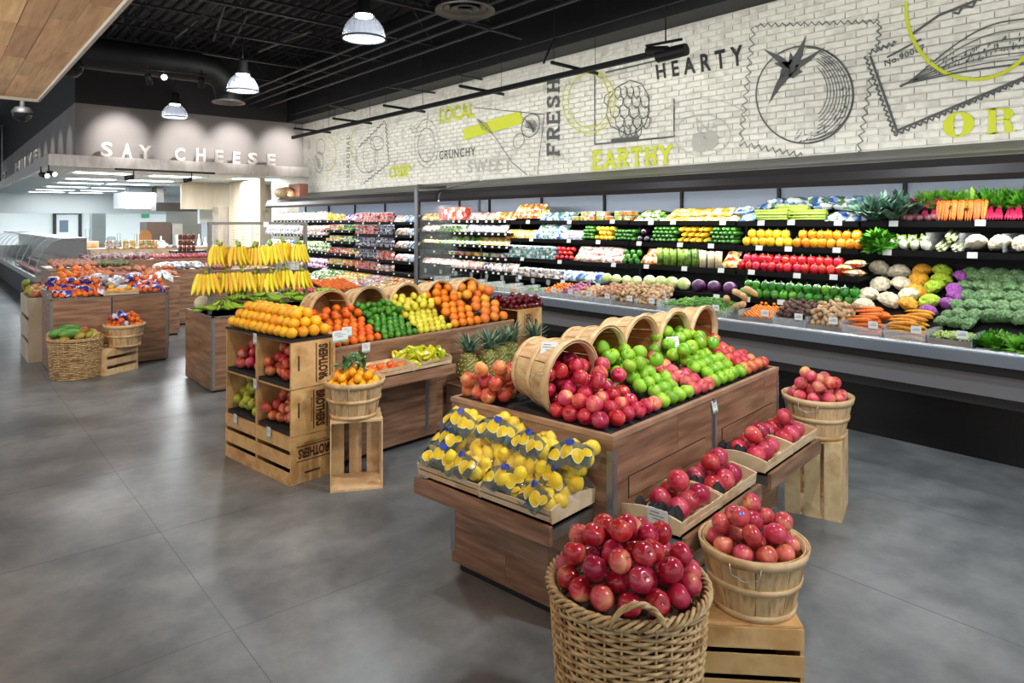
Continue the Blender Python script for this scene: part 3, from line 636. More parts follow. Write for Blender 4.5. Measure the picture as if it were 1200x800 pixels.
b = MB(); b.box(1.68, 15.26, 2.79, 6.74, 15.34, 3.01); tag(struct(b.build('trim_3', FASC)), 'pale laminate fascia band under the cheese sign')
b = MB(); b.box(1.68, 15.34, 2.79, 1.76, 33.7, 3.01); tag(struct(b.build('trim_4', FASC)), 'pale laminate fascia band along the left side')
b = MB(); b.box(1.76, 15.34, 2.98, 6.74, 15.6, 3.0); b.box(1.76, 15.6, 2.98, 2.14, 33.7, 3.0); tag(struct(b.build('trim_5', FASC)), 'ledge the sign letters stand on')
b = MB(); b.box(1.77, 15.35, 2.8, 12, 33.7, 2.86); dc = tag(struct(b.build('ceiling_deli', mat('deli_ceiling', '#c6cfcf', .7))), 'pale dropped ceiling of the cheese department')
TROF = mat('troffer_diffuser', '#f6fbff', .4, emit=5)
trs = [(107, 210), (176, 212), (206, 207), (301, 210), (114+6, 203), (95, 214.6), (79, 219), (65, 222.5), (55, 225), (131, 220.6), (116, 223.6), (101, 226), (150, 216)]
seen_ = []
for u, v in trs:
    p = pz(u, v, 2.79)
    if p.y > 32: continue
    t = thing('ceiling_light', 'lit rectangular troffer in the cheese department ceiling', 'ceiling light', (p.x, p.y, 2.79), 0, 'troffers over the cheese department')
    b = MB(); b.box(-.5, -.25, -.004, .5, .25, .008); b.build('diffuser', TROF, t)
    b = MB(); b.box(-.64, -.34, -.002, -.6, .34, .014); b.box(.6, -.34, -.002, .64, .34, .014); b.box(-.6, -.34, -.002, .6, -.3, .014); b.box(-.6, .3, -.002, .6, .34, .014); b.build('frame', WHITE, t)
sg = thing('sign_letters', 'standing cut-out letters reading SAY CHEESE on the pale fascia', 'sign', (0, 0, 0))
LET = vmat('sign_letter_paint', ['#e3dcd3', '#efe9e2'], 3, .5, var=.05)
for ch, u0, u1, vt, vb in [('S', 118, 132, 166, 183.5), ('A', 143, 155, 168, 185), ('Y', 163, 178, 170, 186), ('C', 205, 217, 173, 188), ('H', 230, 241, 174, 190), ('E', 252, 262, 176, 191), ('E', 273, 281.5, 178, 192), ('S', 291, 302, 179, 193), ('E', 313, 323, 180, 193.5)]:
    x0, x1 = pyy(u0, 190, 15.29).x, pyy(u1, 190, 15.29).x; h_ = (pyy(u0, vt, 15.29).z-pyy(u0, vb, 15.29).z)
    o = lettering('letter', ch, [(x0, 15.29, 3.01), (x1, 15.29, 3.01), (x1, 15.29, 3.01+h_), (x0, 15.29, 3.01+h_)], LET, sg, .03, 1.0, (0, .05, 0))
b = MB()
s2 = thing('sign_letters', 'standing letters along the side fascia above the meat counter', 'sign', (1.72, 16.3, 3.01))
for ch, u0, u1 in (('O', 1.5, 6.5), ('H', 17.5, 23.5), ('I', 25, 26.6), ('I', 28.4, 30), ('V', 32, 37), ('E', 39, 43)):
    ya_, yb_ = pxx(u0, 200, 1.72).y-16.3, pxx(u1, 200, 1.72).y-16.3
    o = lettering('letter', ch, [(0, ya_, 0), (0, yb_, 0), (0, yb_, .28), (0, ya_, .28)], LET, s2, .03, 1.0, (.04, 0, 0))
# track with two heads under the fascia
b = MB(); b.box(pyy(135, 198, 15.0).x, 15.0, 2.74, pyy(252, 205, 15.0).x, 15.04, 2.78); tag(b.build('track_rail', BLACK), 'thin black track under the pale fascia', 'track lighting')
for u, v in ((157, 203), (225, 207)): p = pyy(u, v, 15.0); track_head((p.x, 15.02, 2.62), (p.x-1.5, 15.2, 2.3), 'black spotlight hanging under the pale fascia', 'spotlights under the front fascia')
for u, v in ((48, 206), (57, 204)): p = pyy(u, v, 15.2); track_head((p.x, 15.2, p.z+.03), (p.x+1, 13.5, 2.2), 'black spotlight at the fascia corner', 'spotlights at the fascia corner', BLACK, BULB)
# back walls of the department
b = MB(); b.box(-6, 33.8, 0, 14, 34, 2.8); tag(struct(b.build('wall_far', LW)), 'white tiled far wall of the prep area')
b = MB(); b.box(1.8, 30, 2.05, 11, 30.2, 2.8); tag(struct(b.build('trim_1', LW)), 'white soffit band over the prep area')
b = MB(); b.box(-6, 33, 0, 1.6, 33.2, 3.3); tag(struct(b.build('wall_far_left', LW)), 'pale wall at the end of the left aisle')
b = MB(); b.box(-6, 32.9, 3.3, 2.1, 33.2, 5.4); tag(struct(b.build('wall_far_upper', mat('dark_end_wall', '#262526', .6))), 'dark upper wall at the end of the left aisle')
BEIGE = vmat('beige_wall_panel', ['#b5a892', '#c4b7a1'], 1.2, .5, (4, 4, .5), var=0)
yb = 19.5; x0, x1 = pyy(213, 240, yb).x, pyy(306, 240, yb).x
b = MB(); b.box(x0, yb, 2.08, x1+.2, yb+.15, 2.8); tag(struct(b.build('trim_2', BEIGE)), 'beige panel soffit above the ovens')
b = MB(); b.box(pyy(255, 240, yb).x, yb+.2, 0, x1+1, yb+.35, 2.8); tag(struct(b.build('wall_kitchen', BEIGE)), 'beige wall beside the wrapped racks')
x2 = pyy(305, 240, 16.6).x
b = MB(); b.box(x2, 16.6, 0, x2+.12, 18.9, 2.8); tag(struct(b.build('wall_partition', BEIGE)), 'beige partition beside the far refrigerated case')
# ================================================================ refrigerated wall cases
CANO = mat('canopy_dark_metal', '#3e3b3c', .34, .2); PANEL = mat('case_top_panel_grey', '#4c4c4b', .5); RAILM = mat('bumper_rail_steel', '#8793a0', .3, .6); BAND = mat('case_lower_band', '#77777a', .35, .2)
BACKP = mat('case_back_panel', '#8d9aac', .45); SHELF = mat('shelf_black', '#0c0c0d', .6, spec=.15); BRIGHT = mat('rail_highlight', '#d7dde2', .25, .6); STRIPM = mat('case_led_strip', '#ffffff', .4, emit=2)
YA, YB, YC = -1.6, 8.64, 14.75
def case_shell(t, y0, y1, railz):
    def bx(name, m, *a):
        b = MB(); b.box(*a); return b.build(name, m, t)
    bx('kick_plate', BLACKG, 5.91, y0, 0, 6.7, y1, .50)
    bx('lower_band', BAND, 5.60, y0, railz-.33, 5.95, y1, railz-.17)
    bx('toe_cover', DARK, 5.70, y0, railz-.42, 5.95, y1, railz-.331)
    bx('rail_shadow_gap', BLACK, 5.55, y0, railz-.169, 5.95, y1, railz-.10)
    b = MB(); b.box(5.50, y0, railz-.099, 5.60, y1, railz-.02); b.build('bumper_rail', RAILM, t)
    b = MB(); b.tube([(5.53, y0, railz-.012), (5.53, y1, railz-.012)], .014, 8); b.build('rail_trim', BRIGHT, t, True)
    bx('deck', SHELF, 5.601, y0, railz-.099, 6.70, y1, railz-.07)
    bx('back_panel', SHELF, 6.70, y0, railz-.3, 6.735, y1, 1.86)
    bx('upper_back_panel', BACKP, 6.69, y0, 1.87, 6.735, y1, 2.20)
    b = MB(); prof = [(5.90, 2.055), (5.885, 2.10), (5.90, 2.17), (5.95, 2.235), (6.05, 2.25), (6.05, 2.22), (5.97, 2.2), (5.93, 2.15), (5.93, 2.055)]
    n = len(prof); b.add([(x, y0, z) for x, z in prof]+[(x, y1, z) for x, z in prof], [(i, (i+1) % n, n+(i+1) % n, n+i) for i in range(n)]+[tuple(range(n-1, -1, -1)), tuple(range(n, 2*n))]); b.build('canopy', CANO, t, False)
    b = MB(); b.add([(6.03, y0, 2.245), (6.735, y0, 2.41), (6.735, y0, 2.38), (6.03, y0, 2.2), (6.03, y1, 2.245), (6.735, y1, 2.41), (6.735, y1, 2.38), (6.03, y1, 2.2)], [(0, 1, 5, 4), (3, 2, 6, 7), (0, 4, 7, 3), (1, 2, 6, 5), (0, 3, 2, 1), (4, 5, 6, 7)]); b.build('top_panel', PANEL, t)
    bx('led_strip', STRIPM, 5.94, y0+.05, 2.06, 5.98, y1-.05, 2.075)
rc = thing('refrigerated_case', 'long open refrigerated produce case under the mural, right of the grey post', 'display case'); case_shell(rc, YA, YB, .865)
lc = thing('refrigerated_case', 'far refrigerated case left of the grey post, with a lower pale bumper rail', 'display case'); case_shell(lc, YB+.10, 15.72, .68)
for k, (u0) in enumerate([(865), (740), (600)]):
    y = yat(u0); b = MB(); b.box(6.30, y-.01, .8, 6.69, y+.01, 1.78); b.build('section_divider', SHELF, rc)
for y in np.arange(-1.2, 8.6, 1.2):
    b = MB(); b.box(6.66, y, 1.87, 6.70, y+.03, 2.15); b.build('shelf_standard', BLACK, rc)
for y in np.arange(9.2, 16, 1.22):
    b = MB(); b.box(6.66, y, 1.87, 6.70, y+.02, 2.15); b.build('shelf_standard', BLACK, lc)
TAGM = MB().box(-.004, -.035, -.024, 0, .035, .024).mesh('price_tag', PAPER); TAGS = MB().box(-.003, -.022, -.014, 0, .022, .014).mesh('price_tag', WHITE)
def shelf(t, y0, y1, z, xf=6.12, tags=3, small=False):
    b = MB(); b.box(xf, y0+.012, z-.035, 6.69, y1-.012, z); b.box(xf-.012, y0+.012, z-.045, xf, y1-.012, z+.004); o = b.build('shelf', SHELF, t)
    for k in range(tags): inst('price_tag', TAGS if small else TAGM, o, (xf-.014, y0+(y1-y0)*(k+.5+random.uniform(-.2, .2))/tags, z-(.02 if small else .008+random.uniform(0, .012))), (0, .15, 0))
SEC = {'S1': (YA, yat(1010)), 'S2': (yat(1010), yat(865)), 'S3': (yat(865), yat(740)), 'S4': (yat(740), yat(600)), 'S5': (yat(600), YB)}
for s_, zs in (('S1', (1.75, 1.51)), ('S2', (1.75, 1.51, 1.27)), ('S3', (1.755, 1.515, 1.265)), ('S4', (1.76, 1.52, 1.255))):
    for z in zs: shelf(rc, *SEC[s_], z, tags=7 if s_ == 'S1' else 3)
for s_ in ('S2', 'S3', 'S4'): shelf(rc, *SEC[s_], 1.015, 6.02, tags=3)
for z in (1.77, 1.59, 1.41, 1.24, 1.04): shelf(rc, *SEC['S5'], z, 6.12, 9, True)
ym, yn = yat(420), yat(385)
for z in (1.74, 1.52, 1.30, 1.08, .88): shelf(lc, YB+.12, ym, z, 6.05, 5, True)
for z in (1.77, 1.58, 1.365, 1.13, .91): shelf(lc, ym, yn, z, 6.05, 4, True)
for z in (1.77, 1.47, 1.14): shelf(lc, yn, 15.68, z, 6.05, 14, True)
# grey end post with its bent top bar
b = MB(); b.tube([(5.5, 8.68, 0), (5.5, 8.68, 2.22), (5.53, 8.68, 2.27), (6.02, 8.68, 2.29)], .032, 8); tag(b.build('end_post', mat('post_grey', '#8d9196', .35, .5), smooth=True), 'grey tubular post with bent top between the two refrigerated cases', 'post')
b = MB(); b.box(5.56, 8.672, .9, 6.7, 8.688, 2.0); tag(b.build('glass_divider', GLASS), 'clear glass panel behind the grey post', 'glass panel')

# ---------------------------------------------------------------- produce meshes
def pepper_mesh(m_, R=.042):
    def f(t):
        th = PI*t; r = R*(math.sin(th)**.55 if 0 < t < 1 else .02); z = R*1.12*math.cos(th)
        z -= R*.35*math.exp(-(r/(R*.35))**2)*(1 if t < .5 else -.7); return max(r*(1-.12*max(0, t-.5)*2), .001), z
    return ball(f, 16, 10, 4, .07).mesh('pepper', m_, True)
PSK = lambda nm, a, c_: vmat(nm, [a, c_], 6, .2, var=.2, hue=.015, coat=.3)
M_PR, M_PY, M_PO, M_PG = PSK('red_pepper_skin', '#b8101c', '#cc2630'), PSK('yellow_pepper_skin', '#eab010', '#f2c128'), PSK('orange_pepper_skin', '#e8850f', '#f09c20'), vmat('green_pepper_skin', ['#1f5d18', '#357f22', '#5fa32e'], 6, .2, var=.35, hue=.03, coat=.3)
PEP = {k: pepper_mesh(m_) for k, m_ in dict(r=M_PR, y=M_PY, o=M_PO, g=M_PG).items()}
psb = MB(); psb.tube([(0, 0, .03), (0, 0, .045), (.006, 0, .06)], [.012, .006, .005], 6); PSTEM = psb.mesh('stem', LEAF_M, True)
def capsule(R, L_, m_, bend=0, r1=None, n=10, name='v'):
    b = MB(); k = 9; pts = []; rs = []
    for i in range(k):
        t = i/(k-1); x = (t-.5)*L_; pts.append((x, 0, bend*(1-(2*t-1)**2))); e = math.sqrt(max(0, 1-abs(2*t-1)**5)); rs.append(max((R*(1-t)+(r1 or R)*t)*e, .002))
    b.tube(pts, rs, n); return b.mesh(name, m_, True)
M_ZUC = vmat('zucchini_skin', ['#1d4a18', '#2f6a22', '#5b9138'], 10, .3, (1, 6, 6), 2, var=.3); M_YSQ = vmat('yellow_squash_skin', ['#e3b01c', '#eec63a'], 8, .3, var=.15)
M_EGG = mat('eggplant_skin', '#1c0a1c', .15, coat=.4); M_BUT = vmat('butternut_skin', ['#d0a878', '#dcb98c'], 6, .45, var=.12); M_CAR = vmat('carrot_skin', ['#e0701c', '#ea8430'], 8, .45, (8, 1, 1), 2, var=.25, hue=.02); M_CARY = vmat('yellow_carrot_skin', ['#d98e1a', '#e0a83a'], 8, .45, (8, 1, 1), 2, var=.25, hue=.03)
ZUC = capsule(.024, .19, M_ZUC, name='zucchini'); YSQ = capsule(.034, .15, M_YSQ, r1=.018, name='squash'); EGG = capsule(.045, .2, M_EGG, r1=.03, name='eggplant')
BUTN = capsule(.048, .24, M_BUT, .02, .03, 12, 'butternut'); CARR = capsule(.019, .19, M_CAR, 0, .006, 8, 'carrot'); CARY = capsule(.016, .19, M_CARY, .012, .006, 8, 'carrot')
M_CAB = vmat('green_cabbage', ['#a9c26a', '#c6d68f', '#dde6ae'], 9, .45, (1, 1, .3), 3, var=.12, bump=.3, bscale=30); M_RCAB = vmat('red_cabbage', ['#3a1740', '#5a2a5c', '#8a4a86'], 8, .3, (1, 1, .3), 3, var=.3, bump=.3, bscale=30, coat=.2)
CABB = blob(.072, 1, 1, .93, .06, 2.2, 1, 3).mesh('cabbage', M_CAB, True); RCAB = blob(.070, 1, 1, .93, .05, 2.2, 2, 3).mesh('cabbage', M_RCAB, True)
def florets(R, h, m_, seed, lump=.16, nl=26, name='head'):
    """dome of rounded lumps: each vertex pushed out to the nearest of many small spheres"""
    r_ = random.Random(seed); cs = []
    for i in range(nl):
        z = 1-(i+.5)/nl*1.35; a = i*2.39996+r_.uniform(-.2, .2); q = math.sqrt(max(0, 1-z*z)); cs.append(Vector((q*math.cos(a), q*math.sin(a), z)))
    bm = bmesh.new(); bmesh.ops.create_icosphere(bm, subdivisions=4, radius=1)
    for v in bm.verts:
        d = v.co.normalized(); m2 = min((d-c_).length for c_ in cs); k = .76+lump*math.sqrt(max(0, 1-(m2/.30)**2))
        k += .02*noise.noise(d*16); v.co = Vector((d.x*R*k, d.y*R*k, (d.z*k*h if d.z > 0 else d.z*k*.55)*R))
    b = MB(); bm.verts.index_update(); b.add([v.co[:] for v in bm.verts], [[x.index for x in f.verts] for f in bm.faces]); bm.free(); return b.mesh(name, m_, True)
def grain(nm, cs): return vmat(nm, cs, 60, .6, var=.16, hue=.012, bump=.6, bscale=160)
M_CFW, M_CFO, M_CFG, M_CFP, M_BRO = grain('white_cauliflower', ['#cfc09c', '#e6dcc0', '#f0e8d2']), grain('orange_cauliflower', ['#d88f1c', '#e8a82c', '#f0bc4a']), grain('lime_cauliflower', ['#86a81c', '#a4c52c', '#bcd64a']), grain('purple_cauliflower', ['#7a2f86', '#9c4aa6', '#b46ab8']), grain('broccoli_crown', ['#47683f', '#648a58', '#86a678'])
HEAD = {k: [florets(.092 if k != 'b' else .074, .95, m_, s_, .26, 44) for s_ in (1, 2)] for k, m_ in dict(w=M_CFW, o=M_CFO, g=M_CFG, p=M_CFP, b=M_BRO).items()}
def leafcol(nm, cs, var=.25): return vmat(nm, cs, 14, .5, var=var, hue=.02, spec=.3)
M_LET = leafcol('lettuce_leaf', ['#4f8a24', '#7cb23a', '#9fcb58']); M_KALE = leafcol('kale_leaf', ['#3e6153', '#557a68', '#7d9c88']); M_PARS = leafcol('parsley_leaf', ['#2c6a14', '#4d9420', '#74b236']); M_CHARD = leafcol('beet_top_leaf', ['#4f9024', '#76b436', '#9ccc58'])
def bouquet(n, R, hgt, lw, m_, seed, ruffle=.3, lay=.9, name='leaves', seg=4):
    """n ruffled leaves leaving one foot; the clump leans out by lay"""
    r_ = random.Random(seed); b = MB()
    for i in range(n):
        a = r_.uniform(0, 2*PI); s_ = math.sqrt(r_.random()); tilt = s_*lay; L_ = hgt*r_.uniform(.75, 1.05); w_ = lw*r_.uniform(.7, 1.2); d = Vector((math.cos(a), math.sin(a), 0)); q = Vector((-d.y, d.x, 0)); base = d*R*.25*s_; vs = []
        for j in range(seg+1):
            t = j/seg; ww = w_*math.sin(PI*min(1, t*.85+.12))**.8; c_ = base+d*(L_*math.sin(tilt)*t+L_*.25*s_*t*t)+Vector((0, 0, L_*(math.cos(tilt)*t-.25*s_*t*t)))
            for s2 in (-1, -.35, .35, 1): vs.append(c_+q*ww*s2+d*ww*ruffle*(abs(s2)*1.1-.5+r_.uniform(-.6, .6))+Vector((0, 0, ww*ruffle*r_.uniform(-.6, .6))))
        b.add(vs, [(j*4+k, j*4+k+1, j*4+k+5, j*4+k+4) for j in range(seg) for k in range(3)])
    return b.mesh(name, m_, True)
LETT = [bouquet(26, .07, .15, .045, M_LET, s_, .5, 1.25, 'lettuce') for s_ in (1, 2)]; KALE = [bouquet(30, .07, .24, .034, M_KALE, s_, .8, .85, 'kale', 6) for s_ in (3, 4)]
PARS = [bouquet(60, .06, .10, .018, M_PARS, s_, .8, 1.3, 'parsley', 3) for s_ in (5, 6)]; TOPS = [bouquet(22, .05, .20, .032, M_CHARD, s_, .6, .7, 'greens') for s_ in (7, 8)]; FERN = [bouquet(50, .05, .20, .014, M_PARS, s_, .9, .8, 'greens') for s_ in (9,)]
SMLEAF = bouquet(7, .03, .06, .02, leafcol('wrapper_leaf', ['#8fae4a', '#b3c777']), 11, .3, 1.5, 'leaves', 3)
def bundle(n, R, L_, r, m_, seed, taper=.9, up=True, name='stalks', nn=6):
    r_ = random.Random(seed); b = MB()
    for i in range(n):
        a = i*2.39996; s_ = math.sqrt((i+.5)/n)*R; x, y = s_*math.cos(a), s_*math.sin(a); l2 = L_*r_.uniform(.88, 1.02)
        P = [(x, y, 0), (x*1.02+r_.uniform(-.003, .003), y, l2*.5), (x*1.15, y*1.1, l2)]
        if not up: P = [(p[2]-L_/2, p[0], p[1]+R) for p in P]
        b.tube(P, [r, r*.95, r*(1-taper)+.0008], nn)
    return b.mesh(name, m_, True)
M_ASP = vmat('asparagus_stalk', ['#6f9a2e', '#8fb548', '#4f6a34'], 7, .4, (1, 1, 3), 2, var=.2); M_WASP = vmat('white_asparagus', ['#dcc9a0', '#eadcba'], 7, .5, var=.1); M_CEL = vmat('celery_stalk', ['#9dbf3c', '#c0d86a'], 8, .35, (1, 6, 6), 2, var=.12); M_LEEK = vmat('leek_stalk', ['#dfe3b0', '#eef0d2', '#a9c470'], 6, .45, var=.1)
ASP = bundle(26, .035, .19, .0055, M_ASP, 1, .5); WASP = bundle(22, .033, .175, .0058, M_WASP, 2, .3); CEL = bundle(12, .042, .34, .013, M_CEL, 3, .5, False, nn=7); LEEK = bundle(5, .04, .3, .017, M_LEEK, 4, .1, False, nn=8)
BANDM = mat('rubber_band', '#6a3f8c', .5)
# packages
def pillow(L_, W_, T_, mats, name='bag', seed=0, seg=8):
    r_ = random.Random(seed); vs = []; fs = []; n = seg
    for sgn in (1, -1):
        for i in range(n+1):
            for j in range(n+1):
                x, y = -1+2*i/n, -1+2*j/n; h_ = (1-abs(x)**2.6)*(1-abs(y)**3); h_ = max(h_, 0)**.6
                vs.append((x*L_/2*(1-.05*(1-h_)), y*W_/2*(1+.03*math.sin(7*x)), sgn*T_/2*h_*(1+.16*noise.noise(Vector((x*2.3, y*2.3, seed+sgn))))))
        o = 0 if sgn > 0 else (n+1)**2
        for i in range(n):
            for j in range(n):
                q = (o+i*(n+1)+j, o+(i+1)*(n+1)+j, o+(i+1)*(n+1)+j+1, o+i*(n+1)+j+1); fs.append(q if sgn > 0 else q[::-1])
    b = MB(); b.add(vs, fs); return b.mesh(name, mats, True)
def pk(nm, cols, sc=22, rough=.2, **k): return vmat(nm, cols, sc, rough, kind='voronoi', var=.12, hue=.03, coat=.5, **k)
PK = {'orange': pk('orange_printed_film', ['#e38a2c', '#f3c27c', '#f5ead6', '#d9602c', '#8cab4a']), 'pink': pk('pink_printed_film', ['#dba2a0', '#f1ddd2', '#c86a72', '#f0ece4', '#a8b884']), 'blue': pk('blue_printed_film', ['#3f5fb4', '#dfe6ee', '#86a8d0', '#e9efe2', '#5b8a5c']),
      'green': pk('green_printed_film', ['#6c9a3c', '#c5d89a', '#e8edda', '#3f7a34', '#a8c86a']), 'white': pk('white_printed_film', ['#e6e6ea', '#cfd2da', '#f4f2f0', '#b4b8c4', '#8a8494']), 'yellow': pk('yellow_printed_film', ['#e8bc34', '#f0d878', '#f6efd8', '#c9962c', '#e8c24c']),
      'red': pk('red_printed_film', ['#c83c40', '#e89a90', '#f0d8cc', '#a82c34', '#d86858']), 'purple': pk('purple_printed_film', ['#a04a90', '#e8c4dc', '#f2e8ee', '#6c3c86', '#d884b4']), 'teal': pk('teal_printed_film', ['#4c8a94', '#cfe0de', '#8ab4bc', '#eef2ee', '#3f7a5c']),
      'mush': pk('mushroom_pack_film', ['#d8cfc4', '#8c7f74', '#efe8de', '#b0a294', '#3c4a78']), 'dark': pk('berry_pack_film', ['#343650', '#6a6f8c', '#9a9cae', '#24253a', '#c8cad4'], 40), 'straw': pk('strawberry_pack_film', ['#c8303a', '#e0574e', '#a82030', '#f0b0a4', '#d8c0b0'], 40)}
BAG = {k: pillow(.17, .20, .085, m_, 'bag', i) for i, (k, m_) in enumerate(PK.items())}
LIDM = mat('clear_lid_plastic', '#e6eef0', .08, alpha=.45, spec=.8)
def clam_mesh(m_): return MB().box(-.07, -.055, 0, .07, .055, .045).mesh('clamshell', m_, False, .006)
CLAM = {k: clam_mesh(m_) for k, m_ in PK.items()}
LIDS = MB().box(-.071, -.056, .0455, .071, .056, .055).mesh('lid', LIDM, False, .003)
CART = {k: MB().box(-.045, -.045, 0, .045, .045, .13).mesh('carton', m_, False, .003) for k, m_ in PK.items()}
def bottle_mesh(m_): b = MB(); b.lathe([(.001, 0), (.032, .001), (.034, .02), (.034, .10), (.016, .135), (.014, .15)], 12); return b.mesh('bottle', m_, True)
CAPM = [mat('cap_'+k, c_, .4) for k, c_ in (('white', '#eeeeee'), ('red', '#c04040'), ('green', '#4c9a5c'), ('orange', '#e0884c'))]
BOTT = [bottle_mesh(vmat('bottle_drink_%d' % i, [c_, d_, '#e8e2d8'], 12, .2, (1, 1, 3), 1, var=.05, coat=.3)) for i, (c_, d_) in enumerate([('#e6ddd2', '#f2ece4'), ('#e0b49a', '#efe2d8'), ('#d49a94', '#eedcd8'), ('#d8d8c4', '#f0ece0')])]
CAPS = []
for m_ in CAPM: b = MB(); b.lathe([(.015, .148), (.015, .165), (.001, .166)], 10); CAPS.append(b.mesh('cap', m_))

def place(name, mes, y, x, z, label, cat, grp, rot=(0, 0, 0), sc=1, extra=(), j=.04):
    me = random.choice(mes) if isinstance(mes, list) else mes; s_ = sc*random.uniform(1-j, 1+j)
    o = inst(name, me, None, (x, y, z), rot, (s_,)*3); tag(o, label, cat, grp)
    for nm, m2 in extra: inst(nm, m2, o)
    return o
def run(name, mes, u0, u1, z, sp, label, cat, grp, rows=1, layers=1, xf=6.16, dx=.08, dz=.075, r=.04, rot=None, sc=1, extra=(), hx=6.15, stag=.5):
    """a row of goods on a shelf, between two sighted marks of its lip"""
    y0, y1 = yat(u1, hx), yat(u0, hx); n = max(1, int((y1-y0)/sp))
    for l in range(layers):
        for d in range(rows):
            if l+d < layers-1 and d > 0 and l > 0: pass
            for k in range(n-(1 if (l % 2 and n > 1) else 0)):
                y = y0+(k+.5+(stag if l % 2 else 0))*(y1-y0)/n
                rr = rot() if rot else (random.uniform(-.3, .3), random.uniform(-.3, .3), random.uniform(0, 6.28))
                place(name, mes, y+random.uniform(-.006, .006), xf+r+d*dx+l*dx*.45, z+r+l*dz+d*.01, label, cat, grp, rr, sc, extra)
lean = lambda a=-.6, s=.1: (lambda: (random.uniform(-s, s), a+random.uniform(-s, s), random.uniform(-.15, .15)))
flat = lambda: (random.uniform(-.05, .05), random.uniform(-.05, .05), random.uniform(-.15, .15))
st_ex = (('stem', PSTEM),)
# --- third and fourth sections: loose vegetables
run('yellow_pepper', PEP['y'], 868, 926, 1.51, .078, 'yellow bell pepper on the second shelf above the red peppers', 'pepper', 'yellow peppers', 1, 2, extra=st_ex)
run('orange_pepper', PEP['o'], 927, 1010, 1.51, .080, 'orange bell pepper on the second shelf right of the yellow ones', 'pepper', 'orange peppers', 1, 2, extra=st_ex)
run('red_pepper', PEP['r'], 862, 988, 1.27, .080, 'red bell pepper on the third shelf under the yellow and orange peppers', 'pepper', 'red peppers', 1, 2, extra=st_ex)
run('green_pepper', PEP['g'], 863, 1009, 1.015, .082, 'green bell pepper on the lowest shelf right of the red cabbages', 'pepper', 'green peppers', 1, 2, 6.06, extra=st_ex, hx=6.05)
run('zucchini', ZUC, 761, 790, 1.515, .052, 'dark green zucchini stacked left of the yellow squash', 'zucchini', 'zucchini left of the squash', 1, 4, 6.20, .03, .042, .03, lambda: (0, 0, random.uniform(-.06, .06)))
run('yellow_squash', YSQ, 791, 828, 1.515, .066, 'yellow summer squash stacked between the zucchini', 'squash', 'yellow squash', 1, 3, 6.19, .03, .058, .035, lambda: (0, .1, PI+random.uniform(-.15, .15)))
run('zucchini', ZUC, 829, 861, 1.515, .052, 'dark green zucchini stacked right of the yellow squash', 'zucchini', 'zucchini right of the squash', 1, 4, 6.20, .03, .042, .03, lambda: (0, 0, random.uniform(-.06, .06)))
run('eggplant', EGG, 744, 760, 1.515, .09, 'black eggplant left of the zucchini', 'eggplant', 'eggplants', 1, 2, 6.20, .02, .08, .045, lambda: (0, -.2, random.uniform(-.1, .1)))
run('cucumber', ZUC, 680, 695, 1.52, .05, 'dark cucumber left of the small yellow squash', 'cucumber', 'cucumbers at the left', 1, 4, 6.20, .03, .042, .03, flat)
run('yellow_squash', YSQ, 696, 716, 1.52, .062, 'yellow squash in the small stack under the orange trays', 'squash', 'small squash stack', 1, 3, 6.19, .03, .055, .033, flat)
run('cucumber', ZUC, 717, 743, 1.52, .05, 'dark cucumber right of the small yellow squash stack', 'cucumber', 'cucumbers at the right', 1, 3, 6.20, .03, .042, .03, flat)
run('green_cabbage', CABB, 750, 804, 1.015, .15, 'pale green cabbage on the low shelf', 'cabbage', 'green cabbages', 1, 1, 6.05, r=.07, hx=6.05)
run('red_cabbage', RCAB, 805, 861, 1.015, .142, 'purple red cabbage on the low shelf right of the green ones', 'cabbage', 'red cabbages', 1, 1, 6.05, r=.068, hx=6.05)
run('lettuce_head', CABB, 702, 748, 1.015, .14, 'wrapped pale lettuce head left of the green cabbages', 'lettuce', 'pale lettuce heads', 1, 1, 6.05, r=.06, hx=6.05, sc=.85)
run('asparagus_bunch', ASP, 767, 815, 1.265, .082, 'standing bunch of green asparagus', 'asparagus', 'green asparagus', 1, 1, 6.20, r=.005, rot=lambda: (0, 0, random.uniform(0, 6)))
run('white_asparagus_bunch', WASP, 816, 843, 1.265, .078, 'standing bunch of white asparagus', 'asparagus', 'white asparagus', 1, 1, 6.20, r=.005, rot=lambda: (0, 0, random.uniform(0, 6)))
run('corn_tray', BAG['yellow'], 778, 859, 1.755, .12, 'pale yellow corn pack on the top shelf', 'corn', 'corn packs', 1, 2, 6.2, .02, .06, .03, lean(-.5), .9)
run('cucumber_pack', BAG['green'], 742, 777, 1.755, .11, 'pale green wrapped cucumber pack on the top shelf', 'vegetable pack', 'wrapped cucumbers', 1, 2, 6.2, .02, .05, .03, lean(-.5), .85)
run('celery_bag', BAG['blue'], 866, 880, 1.75, .13, 'blue and white celery bag left of the loose celery', 'celery', 'celery bags left', 1, 2, 6.2, .03, .07, .04, lean(-.4), 1)
run('celery_bag', BAG['blue'], 966, 1012, 1.75, .13, 'blue and white celery bag right of the loose celery', 'celery', 'celery bags right', 1, 1, 6.2, .03, .07, .04, lean(-.4), 1)
run('celery_bag', BAG['blue'], 870, 1010, 1.83, .17, 'blue and white celery bag lying in the back row', 'celery', 'celery bags behind', 1, 2, 6.42, .05, .06, .06, flat, 1)
run('celery_bunch', CEL, 880, 966, 1.75, .36, 'bunch of loose celery on the top shelf', 'celery', 'loose celery', 1, 2, 6.2, .06, .045, .02, lambda: (0, 0, PI/2+random.uniform(-.04, .04)))
